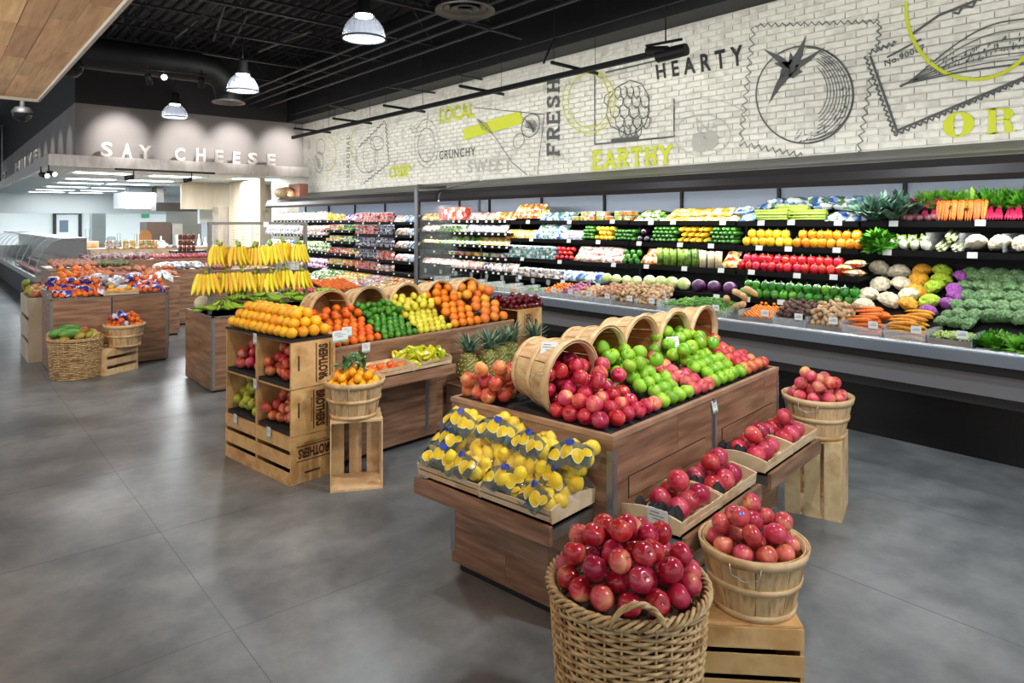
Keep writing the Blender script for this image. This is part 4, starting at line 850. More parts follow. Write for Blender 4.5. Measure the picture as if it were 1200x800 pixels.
# --- nearest section
run('kale_bunch', KALE, 1016, 1060, 1.74, .10, 'bunch of blue green kale', 'kale', 'kale bunches', 2, 1, 6.13, .10, r=.03, rot=lambda: (0, -.25, random.uniform(0, 6)), sc=1.15)
run('greens_bunch', TOPS+FERN, 1066, 1260, 1.80, .085, 'bunch of bright leafy greens above the roots', 'leafy greens', 'leafy tops on the top shelf', 2, 1, 6.30, .12, r=.03, rot=lambda: (random.uniform(-.3, .3), -.5, random.uniform(0, 6)))
M_BEET = vmat('beet_skin', ['#7d4a52', '#96626a'], 9, .5, var=.2); M_BST = mat('beet_stalk', '#a8245c', .4); M_RAD = mat('radish_skin', '#b01c4c', .4)
BEET = blob(.032, 1, 1, .9, .05, 2, 3).mesh('beet', M_BEET, True)
for k, u in enumerate((1060, 1072, 1083, 1094)):
    y = yat(u, 6.2); t = thing('beet_bunch', 'bunch of beets with magenta stalks, on the top shelf', 'beets', (6.2, y, 1.75), 0, 'beet bunches')
    for q in range(3): inst('beet', BEET, t, (random.uniform(-.03, .03), -.04+.035*q, .03+.008*(q % 2)))
    b = MB()
    for q in range(6): b.tube([(0, -.02+.008*q, .05), (.04, -.01+.005*q, .10), (.09, -.03+.012*q, .19)], .005, 5)
    b.build('stalks', M_BST, t)
for k, u in enumerate((1104, 1113, 1122, 1131, 1141, 1150)):
    y = yat(u, 6.2); t = thing('carrot_bunch', 'bunch of orange carrots with green tops, on the top shelf', 'carrots', (6.17, y, 1.755), 0, 'carrot bunches')
    for q in range(4): inst('carrot', CARR, t, (.02+.01*(q % 2), -.03+.02*q, .085), (0, PI/2+.35, random.uniform(-.1, .1)), .95)
for k, u in enumerate((1160, 1170, 1184, 1193)):
    y = yat(u, 6.2); t = thing('radish_bunch', 'bunch of pink radishes on the top shelf', 'radishes', (6.18, y, 1.75), 0, 'radish bunches')
    b = MB()
    for q in range(4): b.tube([(-.02, -.03+.019*q, .012), (.0, -.026+.016*q, .04), (.05, -.008+.005*q, .12)], [.004, .011, .003], 6)
    b.build('roots', M_RAD, t, True)
run('parsley_bunch', PARS, 1012, 1040, 1.51, .08, 'bunch of light green flat parsley left of the fennel', 'parsley', 'flat parsley', 2, 2, 6.13, .06, .07, .01, rot=lambda: (0, -.4, random.uniform(0, 6)), sc=1.15)
M_FEN = vmat('fennel_bulb', ['#dfe6c4', '#eef2dc'], 8, .35, (1, 1, .3), 2, var=.08); FENB = blob(.045, 1, .8, 1, .1, 2, 5).mesh('fennel', M_FEN, True)
for q in range(7): place('fennel_bulb', FENB, yat(1046+q*6.5, 6.2), 6.2+(q % 2)*.07, 1.56+(q % 2)*.03, 'white fennel bulb with green tops', 'fennel', 'fennel bulbs', (random.uniform(-.4, .4), .8, random.uniform(-.6, .6)), extra=(('leaves', SMLEAF),))
run('leek_bundle', LEEK, 1089, 1125, 1.51, .105, 'bundle of pale leeks', 'leeks', 'leek bundles', 1, 2, 6.30, .03, .08, .01, lambda: (0, -.2, random.uniform(-.2, .2)), .8)
run('celeriac', HEAD['w'], 1129, 1240, 1.51, .135, 'pale cauliflower head on the second shelf', 'cauliflower', 'second shelf cauliflowers', 1, 1, 6.16, r=.065, sc=.88, extra=(('leaves', SMLEAF),), rot=lambda: (0, -.5, random.uniform(0, 6)))
for u in (1087, 1126, 1177): b = MB(); b.box(6.12, yat(u)-.004, 1.52, 6.6, yat(u)+.004, 1.66); b.build('acrylic_divider', ACRYL, rc)
# sloping bed of cauliflower and broccoli
b = MB(); y0, y1 = YA, yat(1010, 6.0)
b.add([(5.93, y0, 0.93), (6.66, y0, 1.30), (5.93, y1, .93), (6.66, y1, 1.30), (5.93, y0, .78), (6.66, y0, .78), (5.93, y1, .78), (6.66, y1, .78)], [(0, 1, 3, 2), (0, 2, 6, 4), (2, 3, 7, 6), (4, 5, 1, 0)]); b.build('sloped_bed', SHELF, rc)
bed = lambda x: .93+(x-5.93)*.507
def slope_heads(kind, name, spots, label, grp, cat, sc=1):
    for (u, v) in spots:
        # find the bed point under the sight line
        d = ray(u, v+3); t = (.93-5.93*.507-EYE+.035)/(d.z-.507*d.x); p = Vector((0, 0, EYE))+d*t
        if p.x > 6.60: p.x = 6.60; p.z = bed(6.6)+.035
        place(name, HEAD[kind], p.y, p.x, p.z, label, cat, grp, (random.uniform(-.3, .3), -.55+random.uniform(-.2, .2), random.uniform(0, 6)), sc, (('leaves', SMLEAF),) if kind != 'b' else ())
slope_heads('w', 'white_cauliflower', [(1031, 313), (1054, 318), (1032, 332), (1056, 332), (1018, 345), (1041, 351), (1012, 358), (1066, 346)], 'creamy white cauliflower in the sloping bed', 'white cauliflowers', 'cauliflower')
slope_heads('o', 'orange_cauliflower', [(1084, 312), (1077, 326), (1073, 341), (1064, 356)], 'orange cauliflower in the sloping bed', 'orange cauliflowers', 'cauliflower', .93)
slope_heads('g', 'green_cauliflower', [(1108, 311), (1103, 327), (1096, 335), (1090, 353)], 'bright green cauliflower in the sloping bed', 'green cauliflowers', 'cauliflower', .93)
slope_heads('p', 'purple_cauliflower', [(1126, 323), (1119, 338), (1119, 347), (1110, 355), (1087, 364)], 'purple cauliflower in the sloping bed', 'purple cauliflowers', 'cauliflower', .78)
br = [(1141+18*k+(r_ % 2)*9-r_*5, 313+r_*11+k*.8) for r_ in range(6) for k in range(7)]
slope_heads('b', 'broccoli_crown', [p for p in br if p[0] < 1290], 'green broccoli crown in the sloping bed', 'broccoli crowns', 'broccoli')
# --- front bins on the deck
def bin_(u0, u1, label, wood=False, x0=5.62, x1=5.92, h=.12, z=.80):
    y0, y1 = yat(u1, 5.62), yat(u0, 5.62); t = thing('produce_bin', label, 'bin', (x0, y0, z))
    w_ = x1-x0; L_ = y1-y0
    b = MB(); b.box(0, .004, 0, w_, L_-.004, .006); b.build('bottom', SHELF, t)
    b = MB(); b.box(0, .006, .006, .006, L_-.006, h*(.8 if wood else 1)); b.build('front', W_GREY if wood else ACRYL, t)
    for yy in (.004, L_-.010): b = MB(); b.box(-.002, yy, .006, w_, yy+.006, h+.03); b.build('side', ACRYL, t)
    b = MB(); b.box(-.008, L_*.1, h-.005, -.004, L_*.1+.07, h+.05); b.build('price_card', PAPER, t); b = MB(); b.box(-.0095, L_*.1+.01, h+.018, -.008, L_*.1+.06, h+.022); b.box(-.0095, L_*.1+.01, h+.03, -.008, L_*.1+.045, h+.033); b.build('card_print', PAPERI, t)
    return y0, y1, z
W_GREY = vmat('grey_barn_wood', ['#6f6860', '#8a837a'], 6, .6, (1, 1, 8), 4, var=.1)
def fill(name, mes, y0, y1, z, n, r, label, cat, grp, seed, sc=1, h=.13, rot=None, extra=()):
    pts = pile(r, (5.64+r, 5.92-r*.5), (y0+r, y1-r), lambda a, c_: True, lambda a, c_: z+.008+max(0, (a-5.62))*.3+h*.45, lambda a, c_: z+h+.05+(a-5.62)*.35+r, max(n, 110), seed, 40)
    for p in pts: place(name, mes, p[1], p[0], p[2], label, cat, grp, rot() if rot else rrot(), sc, extra)
TUB = [blob(.022, 1.4, 1, .9, .3, 1.6, s_).mesh('tuber', vmat('tuber_skin_%d' % s_, c_, 12, .6, var=.25, hue=.02), True) for s_, c_ in ((1, ['#b5936c', '#caa983']), (2, ['#a8785a', '#be9070']), (3, ['#4a3128', '#63463a']))]
SPHERE_T = [blob(.014, 1, 1, 1, .03, 2, s_, 2).mesh('tomato', m_, True) for s_, m_ in ((1, M_PO), (2, M_CAR))]
SHAL = blob(.018, 1.2, 1, 1, .1, 2, 9).mesh('shallot', vmat('shallot_skin', ['#9c4a6a', '#c07a94'], 10, .35, var=.3), True)
cfg = [(945, 986, TUB[0], .022, 'knobbly tan tuber in the bin left of the orange carrots', 'tuber', 26, True), (905, 945, TUB[2], .020, 'dark brown tuber in the bin', 'tuber', 34, False), (865, 905, SPHERE_T, .0145, 'tiny orange tomato in the grey bin', 'tomato', 44, True),
       (745, 770, TUB[0], .021, 'pale ginger root in the bin left of the green beans', 'ginger', 24, True), (718, 744, TUB[0], .024, 'round tan root in a front bin', 'root', 20, True), (696, 717, TUB[1], .019, 'brown nut in a front bin', 'nut', 26, False), (674, 695, TUB[0], .016, 'pale peanut in a front bin', 'nut', 36, False), (655, 673, SHAL, .017, 'pink shallot in a front bin', 'shallot', 26, False), (634, 654, SPHERE_T, .016, 'yellow orange pepper in a front bin', 'pepper', 26, False)]
for u0, u1, me, r_, lb, ct_, n, wd in cfg:
    y0, y1, z = bin_(u0, u1, 'clear front bin holding '+{'tuber': 'tubers', 'tomato': 'small orange tomatoes', 'ginger': 'ginger', 'root': 'round roots', 'nut': 'nuts', 'shallot': 'pink shallots', 'pepper': 'small yellow peppers'}[ct_]+(' next to the carrots' if u0 == 945 else ' seen dark brown' if u0 == 905 else ' with brown shells' if u0 == 696 else ' with pale shells' if u0 == 674 else ''), wd)
    fill(ct_, me, y0, y1, z, n, r_, lb, ct_, ct_+' bin %d' % u0, u0, 1)
def rods(u0, u1, me, label, grp, n, seed):
    y0, y1, z = bin_(u0, u1, 'clear front bin stacked with '+label); r_ = random.Random(seed)
    for k in range(n): place('carrot', me, y0+.02+r_.random()*(y1-y0-.04)*.35+(y1-y0)*.32, 5.66+.055*(k % 5)+r_.uniform(-.01, .01), z+.03+.034*(k//5)+.018*(k % 5), 'thick '+label[:-1]+' in its front bin', 'carrot', grp, (0, r_.uniform(-.12, .12), PI/2+r_.uniform(-.3, .3)), 1.15)
rods(986, 1034, CARR, 'orange carrots', 'bin of orange carrots', 25, 1); rods(1035, 1085, CARY, 'yellow carrots', 'bin of yellow carrots', 25, 2)
y0, y1, z = bin_(1086, 1140, 'grey wood front bin of pale green beans', True)
BEAN = vmat('green_bean', ['#3f7a1e', '#5a962e', '#7fb04a'], 6, .4, var=.2)
def beans(name, y0, y1, z, x0, x1, hump, n, seed, label, m_, r0=.0045, L_=.09):
    r_ = random.Random(seed); b = MB()
    for k in range(n):
        x, y = r_.uniform(x0, x1), r_.uniform(y0+.03, y1-.03); a = r_.uniform(0, PI); e = 1-(2*(y-y0)/(y1-y0)-1)**4; zz = z+hump*e*(.5+.5*(x-x0)/(x1-x0))+r_.uniform(0, .03)
        dx, dy = math.cos(a)*L_/2, math.sin(a)*L_/2; b.tube([(x-dx, y-dy, zz+r_.uniform(-.015, .01)), (x, y, zz+.008), (x+dx, y+dy, zz+r_.uniform(-.015, .01))], [r0*.5, r0, r0*.5], 5)
    return tag(b.build(name, m_, smooth=True), label, 'green beans', None, 'stuff')
beans('green_beans', y0, y1, z+.075, 5.65, 5.8, .03, 170, 4, 'pale green beans filling the grey wood bin', vmat('pale_bean', ['#9db75c', '#b9cc80'], 6, .4, var=.1), .006, .06)
slope_heads('b', 'broccoli_crown', [(1104, 375), (1120, 377), (1136, 378), (1112, 368), (1128, 370)], 'dark broccoli crown piled above the grey wood bean bin', 'broccoli above the bean bin', 'broccoli', .8)
y0, y1, z = bin_(770, 852, 'wide clear front bin heaped with green beans')
beans('green_beans', y0, y1, z+.06, 5.63, 5.95, .10, 620, 5, 'tangled heap of green beans in the wide front bin', BEAN)
y0, y1, z = bin_(612, 633, 'clear front bin of small green leaves'); beans('salad_leaves', y0, y1, z+.06, 5.64, 5.85, .04, 120, 6, 'small green salad leaves in a front bin', M_PARS, .007, .04)
run('curly_parsley', PARS, 1145, 1290, .85, .085, 'bunch of curly parsley at the front of the case', 'parsley', 'curly parsley', 2, 1, 5.70, .12, r=.02, hx=5.7, rot=lambda: (0, -.3, random.uniform(0, 6)), sc=1.1)
b = MB(); b.box(5.62, yat(1290, 5.62), .8, 5.66, yat(1143, 5.62), .86); b.build('ice_edge', mat('grey_ice', '#8c9092', .4), rc)
for k, (u, v, a) in enumerate([(852, 353, .4), (862, 346, -.3), (872, 350, .3), (858, 362, 1.2), (868, 360, .9), (876, 343, -.5)]):
    p = pxx(u, v, 5.74); place('butternut_squash', BUTN, p.y, p.x+.05*(k % 2), p.z, 'tan butternut squash stacked behind the tilted basket', 'squash', 'butternut squash', (.3*a, .5, a), .72)
for u0, u1, c_, lb in [(592, 611, 'orange', 'orange'), (571, 591, 'green', 'green'), (550, 570, 'green', 'leafy'), (529, 549, 'green', 'salad'), (508, 528, 'green', 'herb')]:
    y0, y1, z = bin_(u0, u1, 'clear front bin of %s goods in the far half' % lb); b = MB(); b.box(5.64, y0+.02, z+.01, 5.88, y1-.02, z+.10); o = b.build('bin_contents', PK[c_]); tag(o, 'loose %s goods filling a far front bin' % lb, 'salad', None, 'stuff')
for u in range(500, 650, 18):
    y = yat(u, 5.62); b = MB(); b.tube([(5.61, y, .93), (5.60, y, 1.02)], .004, 4); b.box(5.594, y-.03, 1.0, 5.598, y+.03, 1.06); tag(b.build('scoop_sign', ACRYL), 'small clear card holder standing on a far front bin', 'sign holder', 'card holders on the front bins')
p0, p1 = pxx(786, 373, 5.6), pxx(778, 340, 5.75)
b = MB(); b.tube([p0, p1], .012, 6); b.build('tag_strip', ACRYL, rc)
# --- middle and far sections: packages
SH = {1.75: 'top', 1.5: 'second', 1.25: 'third', 1.0: 'low'}
def bags(c_, u0, u1, z, lb, sp=.115, layers=1, xf=6.19, sc=.95, name='produce_bag', tilt=-.85, hx=6.15):
    run(name, BAG[c_], u0, u1, z, sp, lb, 'bag', lb+' %d' % u0, 1, layers, xf, .05, .075, .055, lean(tilt, .12), sc, hx=hx)
def clams(c_, u0, u1, z, lb, layers=2, sp=.117, xf=6.21, name='clamshell', hx=6.15):
    run(name, CLAM[c_], u0, u1, z, sp, lb, 'clamshell', lb, 1, layers, xf, .01, .057, .001, lambda: (0, 0, random.uniform(-.03, .03)), 1, (('lid', LIDS),), hx, 0)
clams('orange', 670, 708, 1.76, 'orange snack tray on the top shelf', 2); clams('orange', 709, 741, 1.76, 'orange and white tray left of the wrapped cucumbers', 2)
bags('blue', 632, 668, 1.76, 'blue and white bag left of the orange trays', .10, 1); bags('orange', 600, 634, 1.80, 'tall orange bag of carrots on the top shelf', .085, 2)
bags('white', 660, 679, 1.52, 'white bag left of the cucumbers', .10, 1); bags('blue', 625, 659, 1.52, 'blue and green salad bag on the second shelf', .09, 2); bags('yellow', 590, 624, 1.52, 'yellow bag on the second shelf', .09, 1)
TOM = blob(.036, 1, 1, .86, .04, 2, 4, 2).mesh('tomato', M_PR, True)
run('tomato', TOM, 648, 670, 1.255, .075, 'red tomato left of the bagged carrots', 'tomato', 'tomatoes', 1, 3, 6.16, .04, .055, .034)
bags('pink', 671, 724, 1.255, 'pinkish carrot bag on the third shelf', .085, 2, sc=.85)
run('green_pepper', PEP['g'], 726, 748, 1.255, .07, 'small green pepper stacked right of the carrot bags', 'pepper', 'small green peppers', 1, 3, 6.16, .04, .052, .034, sc=.8)
bags('orange', 749, 766, 1.265, 'orange bag left of the asparagus', .08, 2, sc=.75); bags('orange', 843, 862, 1.27, 'orange bag right of the white asparagus', .08, 2, sc=.75)
run('carrot_bag', BAG['orange'], 989, 1009, 1.27, .09, 'orange carrot bag at the right end of the red peppers', 'bag', 'carrot bags', 1, 3, 6.17, .02, .04, .03, flat, .8)
clams('teal', 590, 647, 1.255, 'blue topped mushroom tray on the third shelf', 3); clams('mush', 600, 655, 1.02, 'mushroom tray on the low shelf', 2, xf=6.1, hx=6.05)
bags('blue', 657, 700, 1.015, 'blue and white onion bag on the low shelf', .10, 1, 6.1, hx=6.05)
for c_, u0, u1, z, lb in [('orange', 492, 515, 1.77, 'orange and white bag beside the grey post'), ('pink', 546, 575, 1.77, 'pink and white bag on the far top shelf'), ('orange', 576, 600, 1.77, 'orange bag near the tall carrot bags'), ('white', 545, 588, 1.59, 'white bag on the far second shelf'), ('pink', 492, 510, 1.59, 'pale pink bag on the far second shelf'),
                          ('yellow', 492, 510, 1.41, 'yellow green bag on the far third shelf'), ('green', 511, 560, 1.41, 'green salad bag on the far third shelf'), ('yellow', 561, 590, 1.41, 'yellow bag on the far third shelf'), ('pink', 492, 560, 1.04, 'pink and white bag on the far low shelf'), ('mush', 561, 598, 1.04, 'pale mushroom bag on the far low shelf')]: bags(c_, u0, u1, z, lb, .11, 1)
run('red_carton', CART['red'], 516, 545, 1.77, .095, 'red printed carton on the far top shelf', 'carton', 'red cartons', 1, 1, 6.2, r=.001, rot=lambda: (0, 0, 0), sc=1.5)
clams('green', 511, 544, 1.59, 'green clamshell on the far second shelf', 2)
for k, c_ in enumerate(['red', 'green', 'orange', 'green', 'red', 'orange', 'yellow', 'green', 'pink', 'pink']): clams(c_, 492+k*10.3, 502+k*10.3, 1.24, '%s cut fruit tray on the fourth shelf right of the grey post' % c_, 1, .11)
# left case
Z1 = [1.74, 1.52, 1.30, 1.08, .88]
for k, z in enumerate(Z1):
    clams(['straw', 'straw', 'dark', 'dark', 'straw'][k], 421, 444, z, ['strawberry tray on the top shelf', 'strawberry tray on the second shelf', 'dark berry tray on the third shelf', 'dark berry tray on the fourth shelf', 'red striped tray on the fifth shelf'][k]+' left of the bags', 3, .125, 6.12, 'berry_tray')
    clams(['straw', 'dark', 'dark', 'straw', 'pink'][k], 445, 461, z, ['strawberry tray on the top shelf', 'dark berry tray on the second shelf', 'dark berry tray on the third shelf', 'red berry tray on the fourth shelf', 'pink tray on the fifth shelf'][k]+' beside the bags', 3 if k < 4 else 2, .125, 6.12, 'berry_tray')
    if k < 4: bags('pink', 463, 476, z, 'pink bag of %s shelf left of the grey post' % ['top', 'second', 'third', 'fourth'][k], .13, 1, 6.12); bags('blue', 477, 488, z, 'blue bag of %s shelf left of the grey post' % ['top', 'second', 'third', 'fourth'][k], .13, 1, 6.12)
for k, (z, c1, c2) in enumerate([(1.77, 'yellow', 'purple'), (1.58, 'orange', 'green'), (1.365, 'yellow', 'green'), (1.13, 'red', 'orange'), (.91, 'yellow', 'orange')]):
    nm = ['top', 'second', 'third', 'fourth', 'fifth'][k]
    if k == 0: run('yellow_carton', CART['yellow'], 387, 404, z, .10, 'yellow carton on the far top shelf', 'carton', 'yellow cartons', 1, 1, 6.12, r=.001, rot=lambda: (0, 0, 0)); bags(c2, 405, 419, z, 'purple bag beside the yellow cartons', .12, 1, 6.12)
    else: clams(c1, 387, 403, z, '%s fruit tray on the %s far shelf, left half' % (c1, nm), 2, .125, 6.12, 'fruit_tray'); clams(c2, 404, 419, z, '%s fruit tray on the %s far shelf, right half' % (c2, nm), 2, .125, 6.12, 'fruit_tray')
y = yat(384)
while y < 15.6:
    k = random.choice((0, 0, 1, 2, 3)); o = inst('drink_bottle', BOTT[k], None, (6.14, y, 1.771), (0, 0, 0), 1.15); tag(o, 'small pale drink bottle in the far top row', 'bottle', 'bottles on the far top shelf'); inst('cap', random.choice(CAPS), o)
    o = inst('drink_bottle', BOTT[0], None, (6.25, y+.03, 1.771), (0, 0, 0), 1.15); tag(o, 'white drink bottle in the row behind', 'bottle', 'white bottles behind on the far top shelf'); y += .088
for u0, u1, z, c_ in [(312, 352, 1.47, 'white'), (353, 384, 1.47, 'pink'), (312, 345, 1.14, 'blue'), (346, 384, 1.14, 'green'), (352, 384, .80, 'purple')]:
    bags(c_, u0, u1, z, '%s printed bag in the far left stack, shelf height %s' % (c_, {1.47: 'second', 1.14: 'third', .80: 'lowest'}[z]), .15, 2, 6.12, 1.1)
# deck of the left case: bags lying towards the rail
for u0, u1, c_, lb in [(358, 384, 'green', 'green'), (385, 412, 'yellow', 'tan'), (413, 440, 'pink', 'pink'), (441, 486, 'orange', 'orange')]:
    for r_ in range(3): run('deck_bag', BAG[c_], u0, u1, .62+.04*r_, .14, '%s bag lying on the deck of the far case' % lb, 'bag', '%s deck bags' % lb, 1, 1, 5.66+.17*r_, r=.06, rot=lambda: (random.uniform(-.2, .2), -.3, random.uniform(-.5, .5)), hx=5.7, sc=1.0)
# things on top of the far case
p = pxx(333, 222, 6.2); b = MB(); b.tube([(6.2, p.y-.35, 2.36), (6.25, p.y, 2.40), (6.2, p.y+.35, 2.42)], [.11, .15, .12], 12); tag(b.build('wicker_horn', WICKER, smooth=True), 'pale wicker horn basket lying on top of the far case', 'basket')
p = pxx(347, 218, 6.35); b = MB(); b.box(6.3, p.y-.3, 2.31, 6.5, p.y+.3, 2.60); tag(b.build('brown_box', mat('brown_box_board', '#7a4a3c', .6)), 'brown box on top of the far case', 'box')
# ================================================================ baskets, trays, crates
BRt, BRb, BHt = .198, .148, .238
HOOP = vmat('basket_hoop_wood', ['#cba878', '#ddbf92', '#b8925e'], 6, .55, var=.1); PANT = vmat('basket_inner_wood', ['#a8773f', '#bd8b50'], 6, .6, var=.1)
NST = 18
def stave_mesh():
    b = MB(); w0, w1 = 2*PI*BRb/NST*.96, 2*PI*BRt/NST*.96; t = .005; cols_ = 4; vs = []
    for i, (R, w_, z) in enumerate([(BRb, w0, 0), (BRt, w1, BHt)]):
        for k in range(cols_):
            a = (k/(cols_-1)-.5)*w_/R
            for tt in (0, -t): vs.append(((R+tt)*math.cos(a), (R+tt)*math.sin(a), z))
    m = cols_*2; fs = []
    for k in range(cols_-1):
        a = k*2; fs += [(a, a+2, m+a+2, m+a), (a+1, m+a+1, m+a+3, a+3), (m+a, m+a+2, m+a+3, m+a+1), (a, a+1, a+3, a+2)]
    fs += [(0, m, m+1, 1), (m-2, m-1, 2*m-1, 2*m-2)]; b.add(vs, fs); b.mi = [1 if (i < (cols_-1)*4 and i % 4 == 1) else 0 for i in range(len(b.f))]; return b
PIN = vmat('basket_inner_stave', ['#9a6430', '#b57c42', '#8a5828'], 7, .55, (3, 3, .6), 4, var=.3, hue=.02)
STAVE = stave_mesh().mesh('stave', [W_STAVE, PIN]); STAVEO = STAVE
def hoop(R0, R1, z0, z1, t=.006, n=40):
    b = MB(); b.lathe([(R0, z0), (R0+t, z0+.001), (R1+t, z1-.001), (R1, z1), (R0, z0)], n); return b.mesh('hoop', HOOP, True)
Rz = lambda z: BRb+(BRt-BRb)*z/BHt
HOOPS = [hoop(Rz(.205)+.001, Rz(.24)+.001, .205, .243, .007), hoop(Rz(.105), Rz(.13), .105, .130), hoop(Rz(.0), Rz(.025), 0, .025, .007), hoop(Rz(.205)-.012, Rz(.24)-.012, .210, .241, .005)]
bb = MB(); bb.lathe([(.001, .002), (BRb-.006, .002), (BRb-.006, .010), (.001, .010)], 30); BBOT = bb.mesh('bottom', PANT)
hd = MB()
for s_ in (1, -1): hd.tube([(s_*(BRt+.012), -.055, .20), (s_*(BRt+.018), -.05, .175), (s_*(BRt+.022), 0, .165), (s_*(BRt+.018), .05, .175), (s_*(BRt+.012), .055, .20)], .0022, 5)
HANDM = [None, None]
for i, s_ in enumerate((1, -1)):
    b = MB(); b.tube([(s_*(BRt+.010), -.055, .225), (s_*(BRt+.014), -.05, .19), (s_*(BRt+.022), 0, .175), (s_*(BRt+.014), .05, .19), (s_*(BRt+.010), .055, .225)], .0022, 5); HANDM[i] = b.mesh('wire_handle', WIRE, True)
def basket(loc, label, rot=(0, 0, 0), sc=1, old=False, grp=None, inner=True):
    t = thing('bushel_basket', label, 'basket', loc, 0, grp); t.rotation_euler = rot; t.scale = (sc,)*3
    inst('bottom', BBOT, t)
    for k in range(NST): inst('stave', STAVEO if old else STAVE, t, None, (0, 0, 2*PI*k/NST+random.uniform(-.01, .01)), (random.uniform(.996, 1.006),)*2+(1,))
    for h_ in HOOPS: inst('hoop', h_, t)
    for h_ in HANDM: inst('wire_handle', h_, t)
    return t
def basket_heap(t, c, name, me, r, n, dome, label, cat, grp, seed, sc=1, extra=(), fullrot=True):
    """heap in an upright basket whose base centre is c"""
    cx, cy, cz = c; R = (BRt-.012)*sc; zr = cz+BHt*sc
    pts = round_heap(cx, cy, R-.012, zr-.058*sc, r, dome, n, seed)
    return [spawn(name, me, p, label, cat, grp, rrot(fullrot), 1.0, extra) for p in pts]
def tray(L_, W_, loc, rz, label, grp=None, h=.055):
    """veneer fruit tray; L along x with two slats a side, arched ends"""
    t = thing('wooden_tray', label, 'tray', loc, rz, grp)
    b = MB(); b.box(0, .004, 0, L_, W_-.004, .004); b.build('bottom', W_TRAY, t)
    for y0, dy in ((0, -1), (W_, 1)):
        for z0 in (.006, .034):
            b = MB(); o_ = dy*(.012+z0*.25); b.add([(0, y0+o_*.4, z0), (L_, y0+o_*.4, z0), (L_, y0+o_*.4+dy*.005, z0+.023), (0, y0+o_*.4+dy*.005, z0+.023), (0, y0+o_*.4+dy*.004, z0), (L_, y0+o_*.4+dy*.004, z0), (L_, y0+o_*.4+dy*.009, z0+.023), (0, y0+o_*.4+dy*.009, z0+.023)], [(0, 1, 2, 3), (4, 7, 6, 5), (3, 2, 6, 7), (0, 4, 5, 1), (0, 3, 7, 4), (1, 5, 6, 2)]); b.build('slat', W_TRAY, t)
    for x0, x1 in ((-.009, 0), (L_, L_+.009)):
        k = 10; arc = [(-.006, .0)]; arc += [(-.014+(W_+.028)*i/k, h+.022*math.sin(PI*i/k)) for i in range(k+1)]; arc += [(W_+.006, .0)]
        b = MB(); n = len(arc); b.add([(x0, y, z) for y, z in arc]+[(x1, y, z) for y, z in arc], [tuple(range(n)), tuple(range(2*n-1, n-1, -1))]+[(i, n+i, n+(i+1) % n, (i+1) % n) for i in range(n)]); b.build('end_board', W_TRAY, t)
    return t
def crate(label, loc, rz=0, orient='up', L_=.455, W_=.335, H_=.305, text=None, grp=None, backgap=True, m=W_CRATE, slatgap=.022, flip=False):
    """slatted apple crate: ends are boards, long sides and bottom slatted.
       up: opening up, length along y.  side: length along y, opening towards -x.  end: length upright, opening towards -y"""
    t = thing('wooden_crate', label, 'crate', loc, rz, grp); th = .012
    # canonical frame: a = length, b = width, c = height (opening at c = H)
    if orient == 'up': f = lambda a, b_, c: (b_, a, c)
    elif orient == 'side': f = lambda a, b_, c: (H_-c, a, b_)
    else: f = lambda a, b_, c: (b_, H_-c, a)
    def board(nm, a0, a1, b0, b1, c0, c1, mm=m):
        vs = [f(a, b_, c) for a, b_, c in [(a0, b0, c0), (a1, b0, c0), (a1, b1, c0), (a0, b1, c0), (a0, b0, c1), (a1, b0, c1), (a1, b1, c1), (a0, b1, c1)]]
        q = MB(); q.add(vs, [(0, 3, 2, 1), (4, 5, 6, 7), (0, 1, 5, 4), (1, 2, 6, 5), (2, 3, 7, 6), (3, 0, 4, 7)]); me = q.mesh(nm, mm)
        bm = bmesh.new(); bm.from_mesh(me); bmesh.ops.recalc_face_normals(bm, faces=bm.faces); bm.to_mesh(me); bm.free(); inst(nm, me, t)
    board('end_board', 0, th, 0, W_, 0, H_); board('end_board', L_-th, L_, 0, W_, 0, H_)
    k = 3; sh = (H_-slatgap*(k-1))/k
    for b0 in (-.007, W_): 
        for i in range(k): board('slat', .0, L_, b0, b0+.007, i*(sh+slatgap), i*(sh+slatgap)+sh)
    k = 3; g = slatgap if backgap else .004; sw = (W_-g*(k-1))/k
    for i in range(k): board('slat', 0, L_, i*(sw+g), i*(sw+g)+sw, -.007, 0)
    return t
def stamp_text(parent, q, txt='BROTHERS'):
    """stamped word with two rules, q = four corners in the parent's frame"""
    f = quadmap(q); o = lettering('stamped_word', txt, [f(.04, .18), f(.96, .18), f(.96, .82), f(.04, .82)], INK, parent, .05, 1.0); o['label'] = 'brown stamped word '+txt
    b = MB()
    for a in (.0, .93): b.add([f(0, a), f(1, a), f(1, a+.07), f(0, a+.07)], [(0, 1, 2, 3)])
    b.build('stamped_rule', INK, parent)
    lettering('stamped_word', 'MARKETPLACE', [f(.2, -.16), f(.8, -.16), f(.8, -.07), f(.2, -.07)], INK, parent, .01, 1.1)['label'] = 'small stamped word MARKETPLACE'
def price_card(loc, rz, label, w_=.085, h_=.06, stem=.05, tilt=-.2, grp=None, parent=None):
    t = thing('price_sign', label, 'price sign', loc, rz, grp)
    b = MB(); b.box(-w_/2, -.0015, stem, w_/2, .0015, stem+h_); o = b.build('card', PAPER, t, rot=(tilt, 0, 0))
    b = MB(); b.box(-w_/2, -.0022, stem, w_/2, -.0016, stem+h_*.18); b.build('card_footer', PAPERB, o)
    b = MB()
    for i, (a, c_) in enumerate([(.15, .6), (.1, .85), (.3, .7)]): b.box(-w_/2+w_*a, -.0024, stem+h_*(.78-.17*i), -w_/2+w_*c_, -.0017, stem+h_*(.82-.17*i))
    b.build('card_print', PAPERI, o); b = MB(); b.tube([(0, .003, 0), (0, .003, stem+.01)], .003, 5); b.build('holder', WIRE, t); return t

